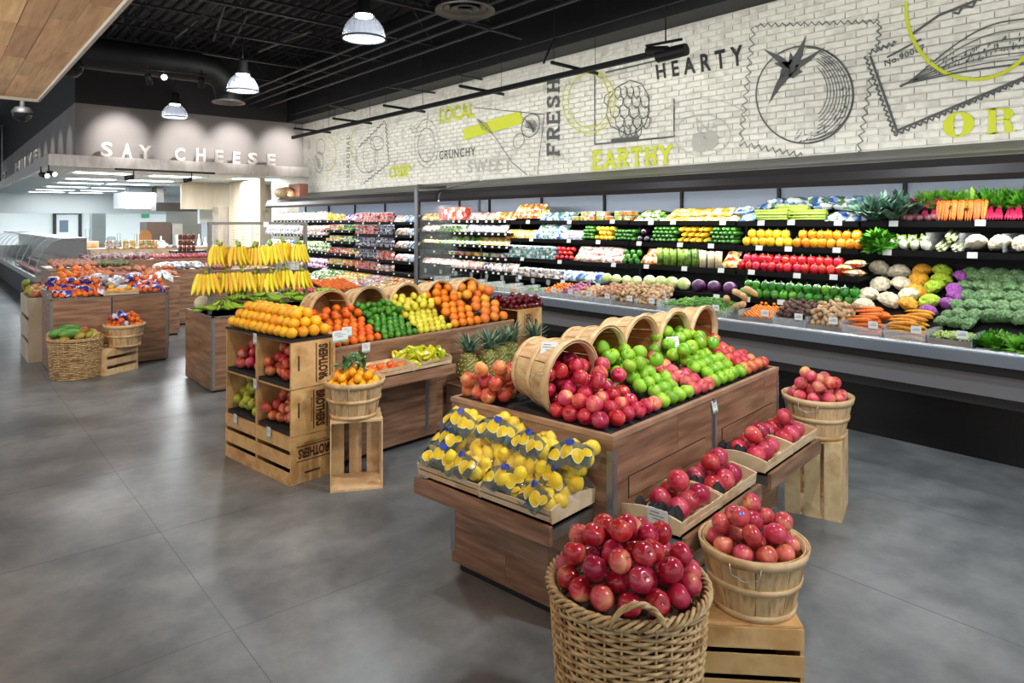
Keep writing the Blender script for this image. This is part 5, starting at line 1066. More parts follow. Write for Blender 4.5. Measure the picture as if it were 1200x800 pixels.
# ---------------------------------------------------------------- island cabinet builder (frame A: x along the long side, y away to the left)
def planks(t, face, a0, a1, z0, z1, n, splits, m=W_ISL):
    """cladding boards; face = ('x', value, sign) or ('y', value, sign)"""
    ax, val, sg = face; hh = (z1-z0)/n
    for i in range(n):
        cuts = [a0]+[a0+(a1-a0)*s_ for s_ in splits[i % len(splits)]]+[a1]
        for j in range(len(cuts)-1):
            u0, u1 = cuts[j]+.0008, cuts[j+1]-.0008; w0, w1 = z0+i*hh+.0008, z0+(i+1)*hh-.0008; b = MB(); d = .012+random.uniform(-.0006, .0006)
            lo, hi = sorted((val, val+sg*d))
            if ax == 'x': b.box(lo, u0, w0, hi, u1, w1)
            else: b.box(u0, lo, w0, u1, hi, w1)
            o = b.mesh('board', m); q = inst('board', o, t)
def lstrip(t, x, y, z0, z1, sx, sy, w_=.032, m=METAL):
    b = MB(); b.box(min(x, x+sx*w_), min(y, y+sy*.002), z0, max(x, x+sx*w_), max(y, y+sy*.002), z1); b.box(min(x, x+sx*.002), min(y, y+sy*w_), z0, max(x, x+sx*.002), max(y, y+sy*w_), z1)
    o = b.build('metal_strip', m, t)
    b = MB()
    for z in (z0+.05, (z0+z1)/2, z1-.05): b.tube([(x+sx*w_*.5, y, z), (x+sx*w_*.5, y-sy*.004, z)], .004, 6)
    b.build('screw', STEEL, o)

# ================================================================ ISLAND A, apples and lemons
A = thing('display_island', 'front walnut display island of apples with baskets tipped on top', 'display stand', OA, AANG)
L1, W1, HT = 1.80, .96, .87
b = MB(); b.box(.03, .03, 0, L1-.03, W1-.03, .05); b.build('plinth', BLACK, A)
b = MB(); b.box(.012, .012, .05, L1-.012, W1-.012, HT-.02); b.build('carcass', mat('carcass_brown', '#4b3629', .6), A)
planks(A, ('x', .012, -1), .0, W1, .045, HT-.10, 4, [[.62], [.35], [.7], [.45]]); planks(A, ('x', .012, -1), 0, W1, HT-.10, HT, 1, [[]])
planks(A, ('y', .012, -1), .0, .915, .045, HT, 4, [[.3, .75], [.55], [.25, .8], [.6]]); planks(A, ('y', .012, -1), .925, L1, .045, HT, 4, [[.5], [.2, .7], [.4], [.75]])
planks(A, ('x', L1-.012, 1), 0, W1, .045, HT, 4, [[.5]]); planks(A, ('y', W1-.012, 1), 0, L1, .045, HT, 4, [[.3, .6]])
for bx in ((0, 0, .0, W1), ): pass
b = MB()
for q in ((-.004, -.004, L1, .022), (-.004, W1-.022, L1, W1+.004), (-.004, .022, .022, W1-.022), (L1-.022, .022, L1+.004, W1-.022)): b.box(q[0], q[1], HT-.02, q[2], q[3], HT)
b.build('top_edge', W_TOP, A)
b = MB(); b.box(.022, .022, HT-.06, L1-.022, W1-.022, HT-.055); b.build('inner_tray', BLACK, A)
for x0, x1 in ((.12, .82), (1.02, 1.70)):                      # closed upper drawer fronts
    b = MB(); b.box(x0, -.0045, .585, x1, -.0015, .672); b.build('drawer_front', W_ISL, A); b = MB()
    for q in ((x0-.003, .582, x1+.003, .585), (x0-.003, .672, x1+.003, .675), (x0-.003, .585, x0, .672), (x1, .585, x1+.003, .672)): b.box(q[0], -.003, q[1], q[2], -.0005, q[3])
    b.build('drawer_gap', BLACK, A)
lstrip(A, -.003, -.003, .10, .805, 1, 1); lstrip(A, -.003, W1+.003, .10, .45, 1, -1); lstrip(A, L1+.003, -.003, .05, .82, -1, 1)
for x in (.912, .930): b = MB(); b.box(x-.006, -.006, .05, x+.006, 0, HT-.03); b.build('metal_strip', METAL, A)
b = MB(); b.tube([(.921, -.012, .3), (.921, -.012, HT-.10)], .007, 8); b.build('tube', METAL, A)
price_card(LA(.92, -.02, HT-.12), AANG, 'small white shelf tag on the seam of the front island', .05, .06, .03)
# pulled-out drawers
def drawer(t, x0, y0, x1, y1, z0, z1, front, nm='pull_out_drawer'):
    """shallow pull-out shelf; front board on side '-x' or '-y'"""
    b = MB(); b.box(x0, y0, z1-.045, x1, y1, z1-.03); d = b.build(nm, BLACK, t)
    b = MB()
    if front == '-x': b.box(x0-.018, y0-.015, z0, x0, y1+.015, z1)
    else: b.box(x0-.015, y0-.018, z0, x1+.015, y0, z1)
    b.build('drawer_front', W_ISLH, d)
    for s_ in (0, 1):
        b = MB()
        if front == '-x': yy = y0-.006 if s_ == 0 else y1-.006; b.box(x0, yy, z0+.01, x1+.02, yy+.012, z1-.02)
        else: xx = x0-.006 if s_ == 0 else x1-.006; b.box(xx, y0, z0+.01, xx+.012, y1+.02, z1-.02)
        b.build('drawer_slide', STEEL, d)
    return d
drawer(A, -.295, .095, 0, .865, .50, .575, '-x')
drawer(A, .085, -.275, .80, 0, .44, .515, '-y'); drawer(A, .945, -.275, 1.64, 0, .455, .53, '-y')
def to_A(x, y, z): return LA(x, y, z)
tray(.385, .27, LA(-.012, .095, .578), AANG+PI/2, 'pine veneer tray of bagged lemons nearest the metal corner strip')
tray(.385, .27, LA(-.012, .483, .578), AANG+PI/2, 'pine veneer tray of bagged lemons at the outer left')
TR = [(.075, .518, 'first'), (.445, .518, 'second'), (.925, .533, 'third'), (1.290, .533, 'fourth')]
for x, z, nth in TR: tray(.345, .255, LA(x, -.262, z), AANG, '%s pine tray of pomegranates counted from the wicker basket' % nth)
PAPC = mat('black_tissue', '#26262a', .5)
for (x, z, nth), spots in zip(TR, [[(.11, .055), (.205, .06), (.297, .06), (.15, .165), (.25, .17)], [(.065, .06), (.16, .055), (.255, .06), (.10, .165), (.20, .17), (.295, .165)], [(.055, .06), (.15, .055), (.245, .06), (.09, .165), (.19, .17), (.285, .165)], [(.055, .06), (.15, .055), (.245, .06), (.09, .165), (.19, .17), (.285, .165)]]):
    for i, (dx, dy) in enumerate(spots):
        lying = rrot(); spawn('pomegranate', E_POM, LA(x+dx, -.262+dy+.005, z+.056), 'red pomegranate in the %s pine tray' % nth, 'pomegranate', 'pomegranates in the %s tray' % nth, lying, 1.0, (('crown', CROWN),))
    for i, (dx, dy) in enumerate([(.205, .115)] if x < .2 or x > 1 else [(.13, .11), (.225, .115)]): spawn('pomegranate', E_POM, LA(x+dx, -.262+dy, z+.130), 'red pomegranate lying on top in the %s pine tray' % nth, 'pomegranate', 'top pomegranates in the %s tray' % nth, rrot(), .96, (('crown', CROWN),))
    b = MB(); r_ = random.Random(int(x*100))
    for k in range(7): a = Vector((.01+r_.random()*.05, r_.random()*.22, .02)); b.add([a, a+Vector((.05, .01, .03)), a+Vector((.03, .05, .05)), a+Vector((-.02, .03, .055)), a+Vector((.01, .02, .075))], [(0, 1, 4), (1, 2, 4), (2, 3, 4), (3, 0, 4)])
    o = b.build('tissue_liner', PAPC, None, loc=LA(x, -.262, z), rot=(0, 0, AANG)); tag(o, 'crumpled black tissue at the end of the %s pomegranate tray' % nth, 'tissue paper')
price_card(LA(.055, -.175, .50), AANG-PI/2, 'white price card with green foot beside the first pomegranate tray', .09, .075, .03, 0)
# ---- lemons in bags
FILM = mat('clear_bag_film', '#fbfdf6', .08, alpha=.03, spec=1); LABEL = None
def label_mat():
    m = vmat('lemon_bag_print', ['#f2cf22', '#16233c', '#f5e061', '#2d6a3c', '#f2cf22', '#f0eee0'], 30, .2, kind='voronoi', var=0, coat=.6); return m
LAB = label_mat(); NAVY = mat('navy_label', '#31505c', .25, coat=.5, alpha=.75); BADGE = mat('blue_badge', '#2444a8', .25, coat=.5)
GLB = mat('label_dark_green', '#14352a', .3); LSL = mat('printed_lemon_yellow', '#e8c616', .3, coat=.4); LSR = mat('printed_lemon_rind', '#fff3a0', .35)
def lemon_bag(loc, rz, label, tilt=(.35, 0), seed=0, show=True):
    t = thing('lemon_bag', label, 'bag', loc, rz); r_ = random.Random(seed)
    for k in range(9):
        a = k*2.4; q = .025+.035*math.sqrt(k/9); inst('lemon', E_LEMON, t, (q*1.35*math.cos(a), q*math.sin(a), .02+r_.uniform(0, .035)), (r_.uniform(-1, 1), r_.uniform(-1, 1), r_.uniform(0, 6)))
    vs = pillow(.25, .19, .12, FILM, 'film', seed); inst('film', vs, t, (0, 0, .035), (0, 0, 0))
    if show:
        b = MB(); n = 8
        P = lambda i, j: Vector((-.095+.19*i/n, -.105+.085*j/4, .075+.035*math.sin(PI*i/n)*(j/4)**.6-.012*math.cos(i*1.9+seed)*(1-j/4)-.03*(1-j/4)))
        b.add([P(i, j) for i in range(n+1) for j in range(5)], [(i*5+j, (i+1)*5+j, (i+1)*5+j+1, i*5+j+1) for i in range(n) for j in range(4)]); lb = b.build('printed_header', NAVY, t, True)
        def disc(cx, cy, r, m_, nm, dz, part=1.0):
            b = MB(); k = 16; ctr = None; ring = []
            for q in range(int(k*part)+1):
                a = 2*PI*q/k+seed; x, y = cx+r*math.cos(a), cy+r*math.sin(a)*.9; i = (x+.095)/.19*n; j = max(0, min(4, (y+.105)/.085*4)); v = P(i, j); v.z += dz; ring.append(v)
            i = (cx+.095)/.19*n; j = (cy+.105)/.085*4; c_ = P(i, j); c_.z += dz; b.add([c_]+ring, [(0, q+1, q+2) for q in range(len(ring)-1)]); b.build(nm, m_, lb)
        for cx, cy, r in [(-.066, -.066, .026), (-.012, -.058, .029), (.040, -.066, .027), (.074, -.05, .020)]:
            disc(cx, cy, r, LSR, 'printed_rind', .003); disc(cx, cy, r*.86, LSL, 'printed_slice', .005)
        disc(-.085, -.04, .014, GLB, 'printed_leaf', .002)
        disc(.0, -.028, .020, BADGE, 'brand_badge', .008)
        b = MB(); v = P(2.2, .2); 
    t.rotation_euler = (tilt[0], tilt[1], rz); return t
LBS = [(-.20, .18, .62, .5, -.3, 'front right of the lemon trays, lowest'), (-.19, .38, .64, .45, .2, 'front centre of the lemon trays'), (-.20, .60, .64, .45, -.1, 'front left centre of the lemon trays'), (-.19, .78, .64, .45, .3, 'outer front left corner of the lemon trays'),
       (-.11, .16, .655, .3, -.5, 'second row right of the lemons'), (-.11, .37, .69, .4, .1, 'second row centre of the lemons'), (-.12, .58, .70, .3, .4, 'second row left centre of the lemons'), (-.12, .79, .69, .3, 0, 'second row outer left of the lemons'),
       (-.055, .14, .765, .5, .3, 'back row right, leaning on the island'), (-.05, .34, .76, .5, -.2, 'back row centre, under the tipped basket'), (-.05, .56, .78, .5, .2, 'back row left, leaning on the island edge'), (-.065, .77, .78, .5, 0, 'topmost at the back left')]
for k, (x, y, z, tl, yw, ds) in enumerate(LBS):
    lemon_bag(LA(x, y, z-.01), AANG-PI/2+yw, 'clear bag of lemons with a printed header, '+ds, (tl*.7, random.uniform(-.15, .15)), k, k not in (5, 6))
for p in pile(.03, (-.27, -.03), (.12, .86), lambda x, y: True, lambda x, y: .60+(x+.27)*.35, lambda x, y: .75+(x+.27)*.35, 70, 5, 60):
    spawn('lemon', E_LEMON, LA(*p), 'bright yellow lemon among the bags in the pine trays', 'lemon', 'lemons heaped between the bags')
# ---- tipped baskets and the apple slope
for k, (x, y, z, rz, lb, old) in enumerate([(.215, .365, 1.012, -.06, 'first tipped basket at the near corner, spilling red apples', False), (.565, .41, 1.035, 0, 'second tipped basket, spilling green apples', True), (.925, .42, 1.045, 0, 'third tipped basket, nearly empty with dark apples', True), (1.285, .41, 1.035, 0, 'fourth tipped basket, spilling green apples behind a grey sign', True), (1.64, .40, 1.035, .03, 'fifth tipped basket at the far end, with a few red apples', True)]):
    # mouth centre given; the basket lies on its side, mouth towards -y
    s_ = .93; ax = Vector((0, -1, -.06 if k else -.10)).normalized(); m_ = Matrix.Rotation(AANG+rz, 3, 'Z'); axw = m_ @ ax
    q = axw.to_track_quat('Z', 'Y'); base = LA(x, y, z)-axw*BHt*s_
    t = basket(base+axw*(0 if k else -.045), 'wooden bushel '+lb, q.to_euler(), s_, False)
    if k == 0: t.scale = (.93, .93, 1.12)
# black display step under the baskets
def slope_block(t, x0, x1, prof, m_, nm):
    n = len(prof); b = MB(); b.add([(x0, y, z) for y, z in prof]+[(x1, y, z) for y, z in prof], [tuple(range(n)), tuple(range(2*n-1, n-1, -1))]+[(i, n+i, n+(i+1) % n, (i+1) % n) for i in range(n)]); return b.build(nm, m_, t)
slope_block(A, .03, L1-.03, [(.025, HT-.05), (.025, HT-.012), (.30, HT+.0), (.72, HT-.02), (.93, HT-.015), (.93, HT-.05)], PULP, 'display_riser')
def face_pack(x0, x1, me, name, label, grp, cat, r=.0385, rows=6, y0=.062, seed=0, extra=(('stem', STEM),), top=.10, fn=LA, zb=HT-.012, step=None, full=True, cols=None):
    """rows of fruit climbing from the edge to the basket mouths"""
    n = cols or max(1, int(round((x1-x0)/(2.04*r)))); rise = top/max(1, rows-1); dy = step or 1.72*r
    for j in range(rows):
        off = .5*(j % 2)
        for i in range(n-(1 if j % 2 else 0)):
            x = x0+(i+.5+off)*(x1-x0)/n; y = y0+j*dy; z = zb+r+.004+j*rise+r*.55*min(j, 2)
            spawn(name, me, fn(x+random.uniform(-.003, .003), y+random.uniform(-.003, .003), z+random.uniform(-.002, .002)), label, cat, grp, rrot(full), 1.0, extra)
ST = (('stem', STEM),)
def slope_pile(x0, x1, me, name, label, grp, cat, r, seed, n, y0=.03, y1=.40, lo=.075, hi=.20, fn=LA, extra=ST, z0=HT-.012, hump=.0, full=True):
    """touching rows from the front edge up to the basket mouths, then a loose layer on top; hi = height gained, lo = extra loose height"""
    L_ = x1-x0; m = max(1, int(L_/(2*r)+.12)); sp = L_/m; q = r*1.01; pitch = math.sqrt(max(4*q*q-(sp/2)**2, q*q)); rows = max(2, int((y1-y0-r)/pitch*1.06)); dz = min(hi/rows, pitch*.62); dy = math.sqrt(pitch**2-dz**2); P = []
    for j in range(rows):
        off = .5*(j % 2)
        for i in range(m-(j % 2)): P.append((x0+(i+.5+off)*sp+random.uniform(-.1, .1)*r, y0+r+.006+j*dy+random.uniform(-.1, .1)*r, z0+r+.002+j*dz+random.uniform(-.02, .06)*r))
    k = lambda y: (y-y0)/(y1-y0)
    T = pile(r*1.01, (x0+r*.9, x1-r*.9), (y0+r*2.2, y1+.05), lambda x, y: True, lambda x, y: z0+(rows*dz)*min(1, max(0, k(y)))-.01, lambda x, y: z0+2*r+rows*dz*k(y)+lo*min(1, k(y)*1.5)+hump*math.sin(PI*(x-x0)/L_), n, seed, 110, P)
    e_ = y0+r*2; A1 = heap(name, me, [p for p in P if p[1] < e_], fn, label+', front row', cat, grp+', front row', 1.0, extra, full)
    return A1+heap(name, me, [p for p in P if p[1] >= e_], fn, label+', upper rows', cat, grp+', upper rows', 1.0, extra, full)+heap(name, me, T, fn, label+', loose on top', cat, grp+', on top', 1.0, extra, full)
slope_pile(.105, .435, E_APPLE[0], 'red_apple', 'glossy red apple spilling from the first tipped basket', 'red apples at the near corner of the front island', 'apple', .0395, 1, 26, lo=.095, hi=.11, y1=.42)
for k in range(4):
    spawn('red_apple', E_APPLE[0], LA(.062+.004*(k % 2), .105+.078*k, HT+.032), 'glossy red apple in the side row under the first basket', 'apple', 'red apples along the near end', None, 1, ST)
    if k < 3: spawn('red_apple', E_APPLE[1], LA(.085, .15+.078*k, HT+.088), 'glossy red apple in the second side row under the first basket', 'apple', 'second row of red apples along the near end', None, 1, ST)
slope_pile(.435, .50, E_APPLE[1], 'pink_apple', 'pink apple between the red and the green heaps', 'pink apples beside the first green heap', 'apple', .0385, 12, 2, lo=.05, hi=.08, y1=.25)
slope_pile(.505, .815, E_APPLE[3], 'green_apple', 'bright green apple in the first green heap', 'green apples below the second basket', 'apple', .0385, 2, 12, lo=.08, hi=.12)
slope_pile(.815, 1.05, E_APPLE[1], 'pink_apple', 'pink and yellow apple in the low heap between the green ones', 'pink apples below the third basket', 'apple', .0375, 3, 4, lo=.05, hi=.07)
slope_pile(1.05, 1.45, E_APPLE[3], 'green_apple', 'bright green apple in the second, farther green heap', 'green apples below the fourth basket', 'apple', .0385, 4, 18, lo=.085, hi=.13)
slope_pile(1.45, 1.78, E_APPLE[2], 'red_orange_apple', 'red and orange apple at the far end of the front island', 'apples below the fifth basket', 'apple', .038, 5, 8, lo=.07, hi=.07)
for nm, me, xc, zc, n, grp, lb, sd in [('red_apple', E_APPLE[0], .225, .93, 20, 'red apples inside the first basket', 'red apple inside the first tipped basket', 1), ('green_apple', E_APPLE[3], .565, .92, 9, 'green apples inside the second basket', 'green apple inside the second tipped basket', 2), ('dark_apple', E_APPLE[4], .90, .92, 6, 'dark apples inside the third basket', 'dark red apple inside the third tipped basket', 3), ('green_apple', E_APPLE[3], 1.285, .92, 10, 'green apples inside the fourth basket', 'green apple inside the fourth tipped basket', 4), ('red_apple', E_APPLE[0], 1.63, .92, 8, 'red apples inside the fifth basket', 'red apple inside the fifth tipped basket', 5)]:
    Ri = lambda y: .168-.12*(y-.40); pts = pile(.039, (xc-.12, xc+.12), (.42, .59), lambda x, y: True, lambda x, y: 1.03-math.sqrt(max((Ri(y)-.039)**2-(x-xc)**2, 0))-.039, lambda x, y: 1.03-.02+(.12 if n == 20 else .04), n, sd+40, 40); pts = [p for p in pts if math.hypot(p[0]-xc, p[2]-1.03) < Ri(p[1])-.036]; heap(nm, me, pts, LA, lb, 'apple', grp, 1, ST)
pts = pile(.0385, (.03, .36), (.70, .925), lambda x, y: x+.6*(y-.7) < .37, lambda x, y: HT-.01, lambda x, y: HT+.09+.6*max(0, .93-y)*(1.4-x*2), 34, 61, 80); heap('gala_apple', E_APPLE[2], pts, LA, 'yellow and red striped apple heaped behind the first tipped basket', 'apple', 'gala apples at the back corner', 1, ST)
# wire dividers and basket signs
for x, y, z, rz, lb in [(.10, .42, 1.115, -.9, 'white price card clipped to the first tipped basket'), (1.13, .33, 1.02, -.2, 'grey printed card in front of the fourth tipped basket')]: price_card(LA(x, y, z-.02), AANG+rz-.3, lb, .08, .07, .03, -.3)
for x in (.745, 1.46): b = MB(); b.tube([LA(x, .36, .98), LA(x, .36, 1.04), LA(x+.05, .34, 1.04), LA(x+.05, .34, .98)], .0025, 5); tag(b.build('wire_clip', WIRE), 'small bent wire divider in the apple heap', 'wire clip', 'wire clips in the apples')

# ================================================================ upright baskets round island A
def wicker(loc, R, H_, label, rz=0, Rb=None, rows=24, nst=26, handles=True, r_s=.0064):
    t = thing('wicker_basket', label, 'basket', loc, rz); Rb = Rb or R*.82; rad = lambda z: Rb+(R-Rb)*(z/H_)**.8
    n = nst*4
    for i in range(rows):
        z = .012+(H_-.05)*i/rows; R0 = rad(z); b = MB(); ph = (i % 2)*PI
        b.tube([((R0+.0065*math.cos(nst*a/2+ph))*math.cos(a), (R0+.0065*math.cos(nst*a/2+ph))*math.sin(a), z+.002*math.sin(3*a+i)) for a in [2*PI*k/n for k in range(n)]], r_s*random.uniform(.85, 1.1), 5, True)
        b.build('weave_strand', WICKER, t, True)
    b = MB()
    for k in range(nst): a = 2*PI*k/nst; b.tube([(rad(z)*math.cos(a), rad(z)*math.sin(a), z) for z in (0, H_*.33, H_*.66, H_-.02)], .0042, 5)
    tag(b.build('upright_stake', WICKER, t, True), kind='stuff')
    for q in range(4):
        b = MB(); m = 90; b.tube([((R+.004+.011*math.cos(14*a+q*PI/2))*math.cos(a), (R+.004+.011*math.cos(14*a+q*PI/2))*math.sin(a), H_-.022+.014*math.sin(14*a+q*PI/2)) for a in [2*PI*k/m for k in range(m)]], .0062, 6, True); b.build('rim_twist', WICKER, t, True)
    b = MB(); b.lathe([(.001, .005), (rad(.01), .005), (rad(.01), .012), (.001, .012)], 24); b.build('bottom', WICKER, t)
    if handles:
        for ac in handles:
            for q in range(3):
                b = MB(); k = 18; P = []
                for i in range(k+1):
                    s_ = i/k; a = ac+(s_-.5)*.62; hgt = math.sin(PI*s_)**.6*.075; tw = 10*s_+q*2.1; P.append(((R+.012+.006*math.cos(tw))*math.cos(a), (R+.012+.006*math.cos(tw))*math.sin(a), H_-.03+hgt+.006*math.sin(tw)))
                b.tube(P, .0055, 6); b.build('handle_strand', WICKER, t, True)
    b = MB(); b.lathe([(.001, H_-.12), (rad(H_-.12)-.012, H_-.12)], 24); b.build('liner', mat('wicker_liner', '#4a3826', .8), t)
    return t
def camdir(p): return math.atan2(-p.y, -p.x)
wc = pz(735, 0, 0) if False else Vector((1.595, 1.585, 0))
def at_depth(u, Y): return Vector((ray(u, 0).x*Y, ray(u, 0).y*Y, 0))
wc = at_depth(735.5, 2.2)
wicker(wc, .245, .62, 'big tall wicker basket of red apples at the front edge of the view', 0, .195, 44, 30, [camdir(wc)+.12, camdir(wc)+PI+.12])
pts = round_heap(wc.x, wc.y, .236, .572, .0385, .115, 60, 8, 140)
for i, p in enumerate(pts): q_ = math.hypot(p[0]-wc.x, p[1]-wc.y) > .15; spawn('red_apple', random.choice((E_APPLE[0], E_APPLE[0], E_APPLE[1])), p, 'shiny red apple in the tall wicker basket, '+('by its rim' if q_ else 'in the middle of the heap'), 'apple', 'apples in the wicker basket, '+('rim' if q_ else 'middle'), None, 1.0, ST)
STK = mat('blue_sticker', '#3a6fd0', .3); STKM = MB(); STKM.lathe([(.008, .0385), (.0001, .0392)], 10); STKMESH = STKM.mesh('sticker', STK)
bc = at_depth(882.5, 2.66)
q = at_depth(884, 2.72)
c_ = crate('pine crate lying flat under the round apple basket', (2.341, 1.778, 0), math.radians(-135), 'up', .455, .34, .268, m=W_CRATE)
# lid slats of that crate: it stands bottom up
for i in range(3): b = MB(); b.box(.001+i*.116, 0, .269, .001+i*.116+.106, .455, .277); b.build('top_slat', W_CRATE, c_)
basket(Vector((bc.x, bc.y, .279)), 'round bushel basket of pink apples on the low crate, right of the wicker basket', (0, 0, .4), 1.0)
ap = basket_heap(None, (bc.x, bc.y, .279), 'pink_apple', E_APPLE[1], .039, 60, .075, 'pink and yellow apple in the round basket on the low crate', 'apple', 'apples in the middle round basket', 9, 1, ST)
for o in ap[-14::3]: inst('sticker', STKMESH, o, None, (random.uniform(1.0, 2.2), 0, random.uniform(0, 6)))
rc_ = Vector((4.125, 1.985, 0))
crate('pine crate standing on end at the far corner of the front island', (4.262, 2.200, 0), math.radians(-162), 'end', .455, .335, .305, m=W_PINE)
basket(Vector((rc_.x, rc_.y, .458)), 'round bushel basket of pink apples on the upright crate near the case', (0, 0, .2), 1.0)
ap = basket_heap(None, (rc_.x, rc_.y, .458), 'pink_apple', E_APPLE[1], .039, 50, .095, 'pink apple in the round basket on the upright crate near the case', 'apple', 'apples in the far right round basket', 19, 1, ST)
for o in ap[-8::3]: inst('sticker', STKMESH, o, None, (random.uniform(1.0, 2.2), 0, random.uniform(0, 6)))

# ================================================================ ISLAND B, citrus
B_ = thing('display_island', 'second walnut display island with citrus, limes and lemons in tipped baskets', 'display stand', OA, AANG)
bx0, bx1, by0, by1 = .42, 2.34, 2.62, 3.56
b = MB(); b.box(bx0+.03, by0+.02, 0, bx1-.03, by1-.03, .05); b.build('plinth', BLACK, B_)
b = MB(); b.box(bx0+.012, by0+.012, .05, bx1-.012, by1, .80); b.build('carcass', mat('carcass_brown_b', '#4b3629', .6), B_)
planks(B_, ('y', by0+.012, -1), bx0, bx1, .045, .85, 4, [[.3, .6], [.45, .8], [.25, .7], [.5]]); planks(B_, ('x', bx0+.012, -1), by0, by1, .045, .85, 4, [[.5], [.3]]); planks(B_, ('x', bx1-.012, 1), by0, by1, .045, .85, 4, [[.5], [.3]])
b = MB(); b.box(bx0, by0-.003, .835, bx1, by0+.02, .852); b.box(bx0, by1-.02, .835, bx1, by1, .852); b.build('top_edge', W_TOP, B_)
b = MB(); b.box(bx0+.4-.35, 2.585, .045, 1.36, 2.606, .58); b.build('lower_panel', W_ISLH, B_)
lstrip(B_, 1.24, 2.583, .06, .56, 1, 1)
drawer(B_, .50, 2.30, 1.27, 2.606, .585, .655, '-y')
tray(.36, .25, LA(.52, 2.315, .658), AANG, 'pine tray of persimmons beside the round basket of small oranges'); tray(.36, .25, LA(.895, 2.315, .658), AANG, 'pine tray of starfruit left of the pineapples')
PERS = ball(roundprof(.036, .8), 14, 10).mesh('persimmon', O_MAN, True)
for dx, dy in [(.06, .06), (.14, .05), (.22, .06), (.30, .07), (.09, .14), (.18, .14), (.28, .15)]: spawn('persimmon', PERS, LA(.52+dx, 2.315+dy, .658+.036), 'orange persimmon in the pine tray', 'persimmon', 'persimmons', None, 1, ())
STARM = vmat('starfruit_skin', ['#b8c41c', '#d8cc30', '#8fae20'], 8, .25, var=.25, hue=.04, coat=.3)
stf = MB(); vs = []
for i in range(9):
    t_ = i/8; R = .031*math.sin(PI*(t_*.9+.05))**.6
    for k in range(10): a = 2*PI*k/10; q_ = R*(1 if k % 2 == 0 else .5); vs.append((-.05+.10*t_, q_*math.cos(a), q_*math.sin(a)))
stf.add(vs, [(i*10+k, i*10+(k+1) % 10, (i+1)*10+(k+1) % 10, (i+1)*10+k) for i in range(8) for k in range(10)]+[tuple(range(9, -1, -1)), tuple(range(80, 90))]); STAR = stf.mesh('starfruit', STARM)
pts = pile(.027, (.91, 1.24), (2.33, 2.56), lambda x, y: True, lambda x, y: .663+.02*math.sin(PI*(x-.9)/.35), lambda x, y: .77+.02*math.sin(PI*(x-.9)/.35), 60, 77, 60); heap('starfruit', STAR, pts, LA, 'yellow green starfruit piled in the pine tray', 'starfruit', 'starfruit')
price_card(LA(1.02, 2.59, .70), AANG, 'white card standing behind the starfruit tray', .09, .055, .07, -.6); price_card(LA(.67, 2.59, .76), AANG, 'white card on the board above the persimmon tray', .07, .07, .03, 0)
price_card(LA(.34, 2.42, .86), AANG, 'wide white price card left of the persimmons', .12, .075, .07, -.1); price_card(LA(.45, 2.50, .87), AANG, 'second white price card half behind the wide one', .08, .07, .07, -.1)
slope_block(B_, bx0+.02, bx1-.02, [(2.65, .79), (2.65, .825), (3.0, .855), (3.3, .86), (3.5, .84), (3.5, .79)], PULP, 'display_riser')
for k, (x, lb) in enumerate([(.66, 'first tipped basket over the mandarins'), (1.03, 'second tipped basket, over the limes'), (1.42, 'third tipped basket, over the pale lemons'), (1.80, 'fourth tipped basket, over the oranges'), (2.16, 'fifth tipped basket, holding grapefruit')]):
    ax = (Matrix.Rotation(AANG, 3, 'Z') @ Vector((0, -1, -.05))).normalized(); basket(LA(x, 3.03, 1.035)-ax*BHt*.93, 'wooden bushel '+lb+' on the citrus island', ax.to_track_quat('Z', 'Y').to_euler(), .93)
def bslope(x0, x1, me, name, label, grp, cat, r, seed, n, lo, hi, hump=0): return slope_pile(x0, x1, me, name, label, grp, cat, r, seed, n, 2.63, 2.99, lo, hi, LA, (), .838, hump)
bslope(.44, .87, E_MAND, 'mandarin', 'deep orange mandarin below the first citrus basket', 'mandarins on the citrus island', 'mandarin', .034, 21, 24, .07, .13)
bslope(.87, 1.23, E_LIME, 'lime', 'dark green lime below the second citrus basket', 'limes on the citrus island', 'lime', .029, 22, 36, .075, .14)
bslope(1.23, 1.60, E_PLEM, 'pale_lemon', 'pale yellow lemon below the third citrus basket', 'pale lemons on the citrus island', 'lemon', .031, 23, 36, .08, .16)
bslope(1.60, 1.96, E_ORANGE, 'orange', 'bright orange below the fourth citrus basket', 'oranges on the citrus island', 'orange', .0415, 24, 16, .09, .19)
bslope(1.96, 2.33, E_GRAPE, 'grapefruit', 'yellow orange grapefruit below the fifth citrus basket', 'grapefruit on the citrus island', 'grapefruit', .048, 25, 14, .11, .22)
for nm, me, x, r, n, grp in [('mandarin', E_MAND, .66, .035, 10, 'mandarins inside their basket'), ('lime', E_LIME, 1.03, .029, 16, 'limes inside their basket'), ('pale_lemon', E_PLEM, 1.42, .031, 16, 'lemons inside their basket'), ('orange', E_ORANGE, 1.80, .041, 6, 'oranges inside their basket'), ('grapefruit', E_GRAPE, 2.16, .047, 6, 'grapefruit inside their basket')]:
    heap(nm, me, pile(r, (x-.12, x+.12), (3.04, 3.2), lambda a, c_: True, lambda a, c_: 1.035-math.sqrt(max((.15-r)**2-(a-x)**2, 0))-r, lambda a, c_: 1.06, n, 90+n, 40), LA, '%s lying inside its tipped basket' % nm.replace('_', ' '), nm.split('_')[-1], grp)
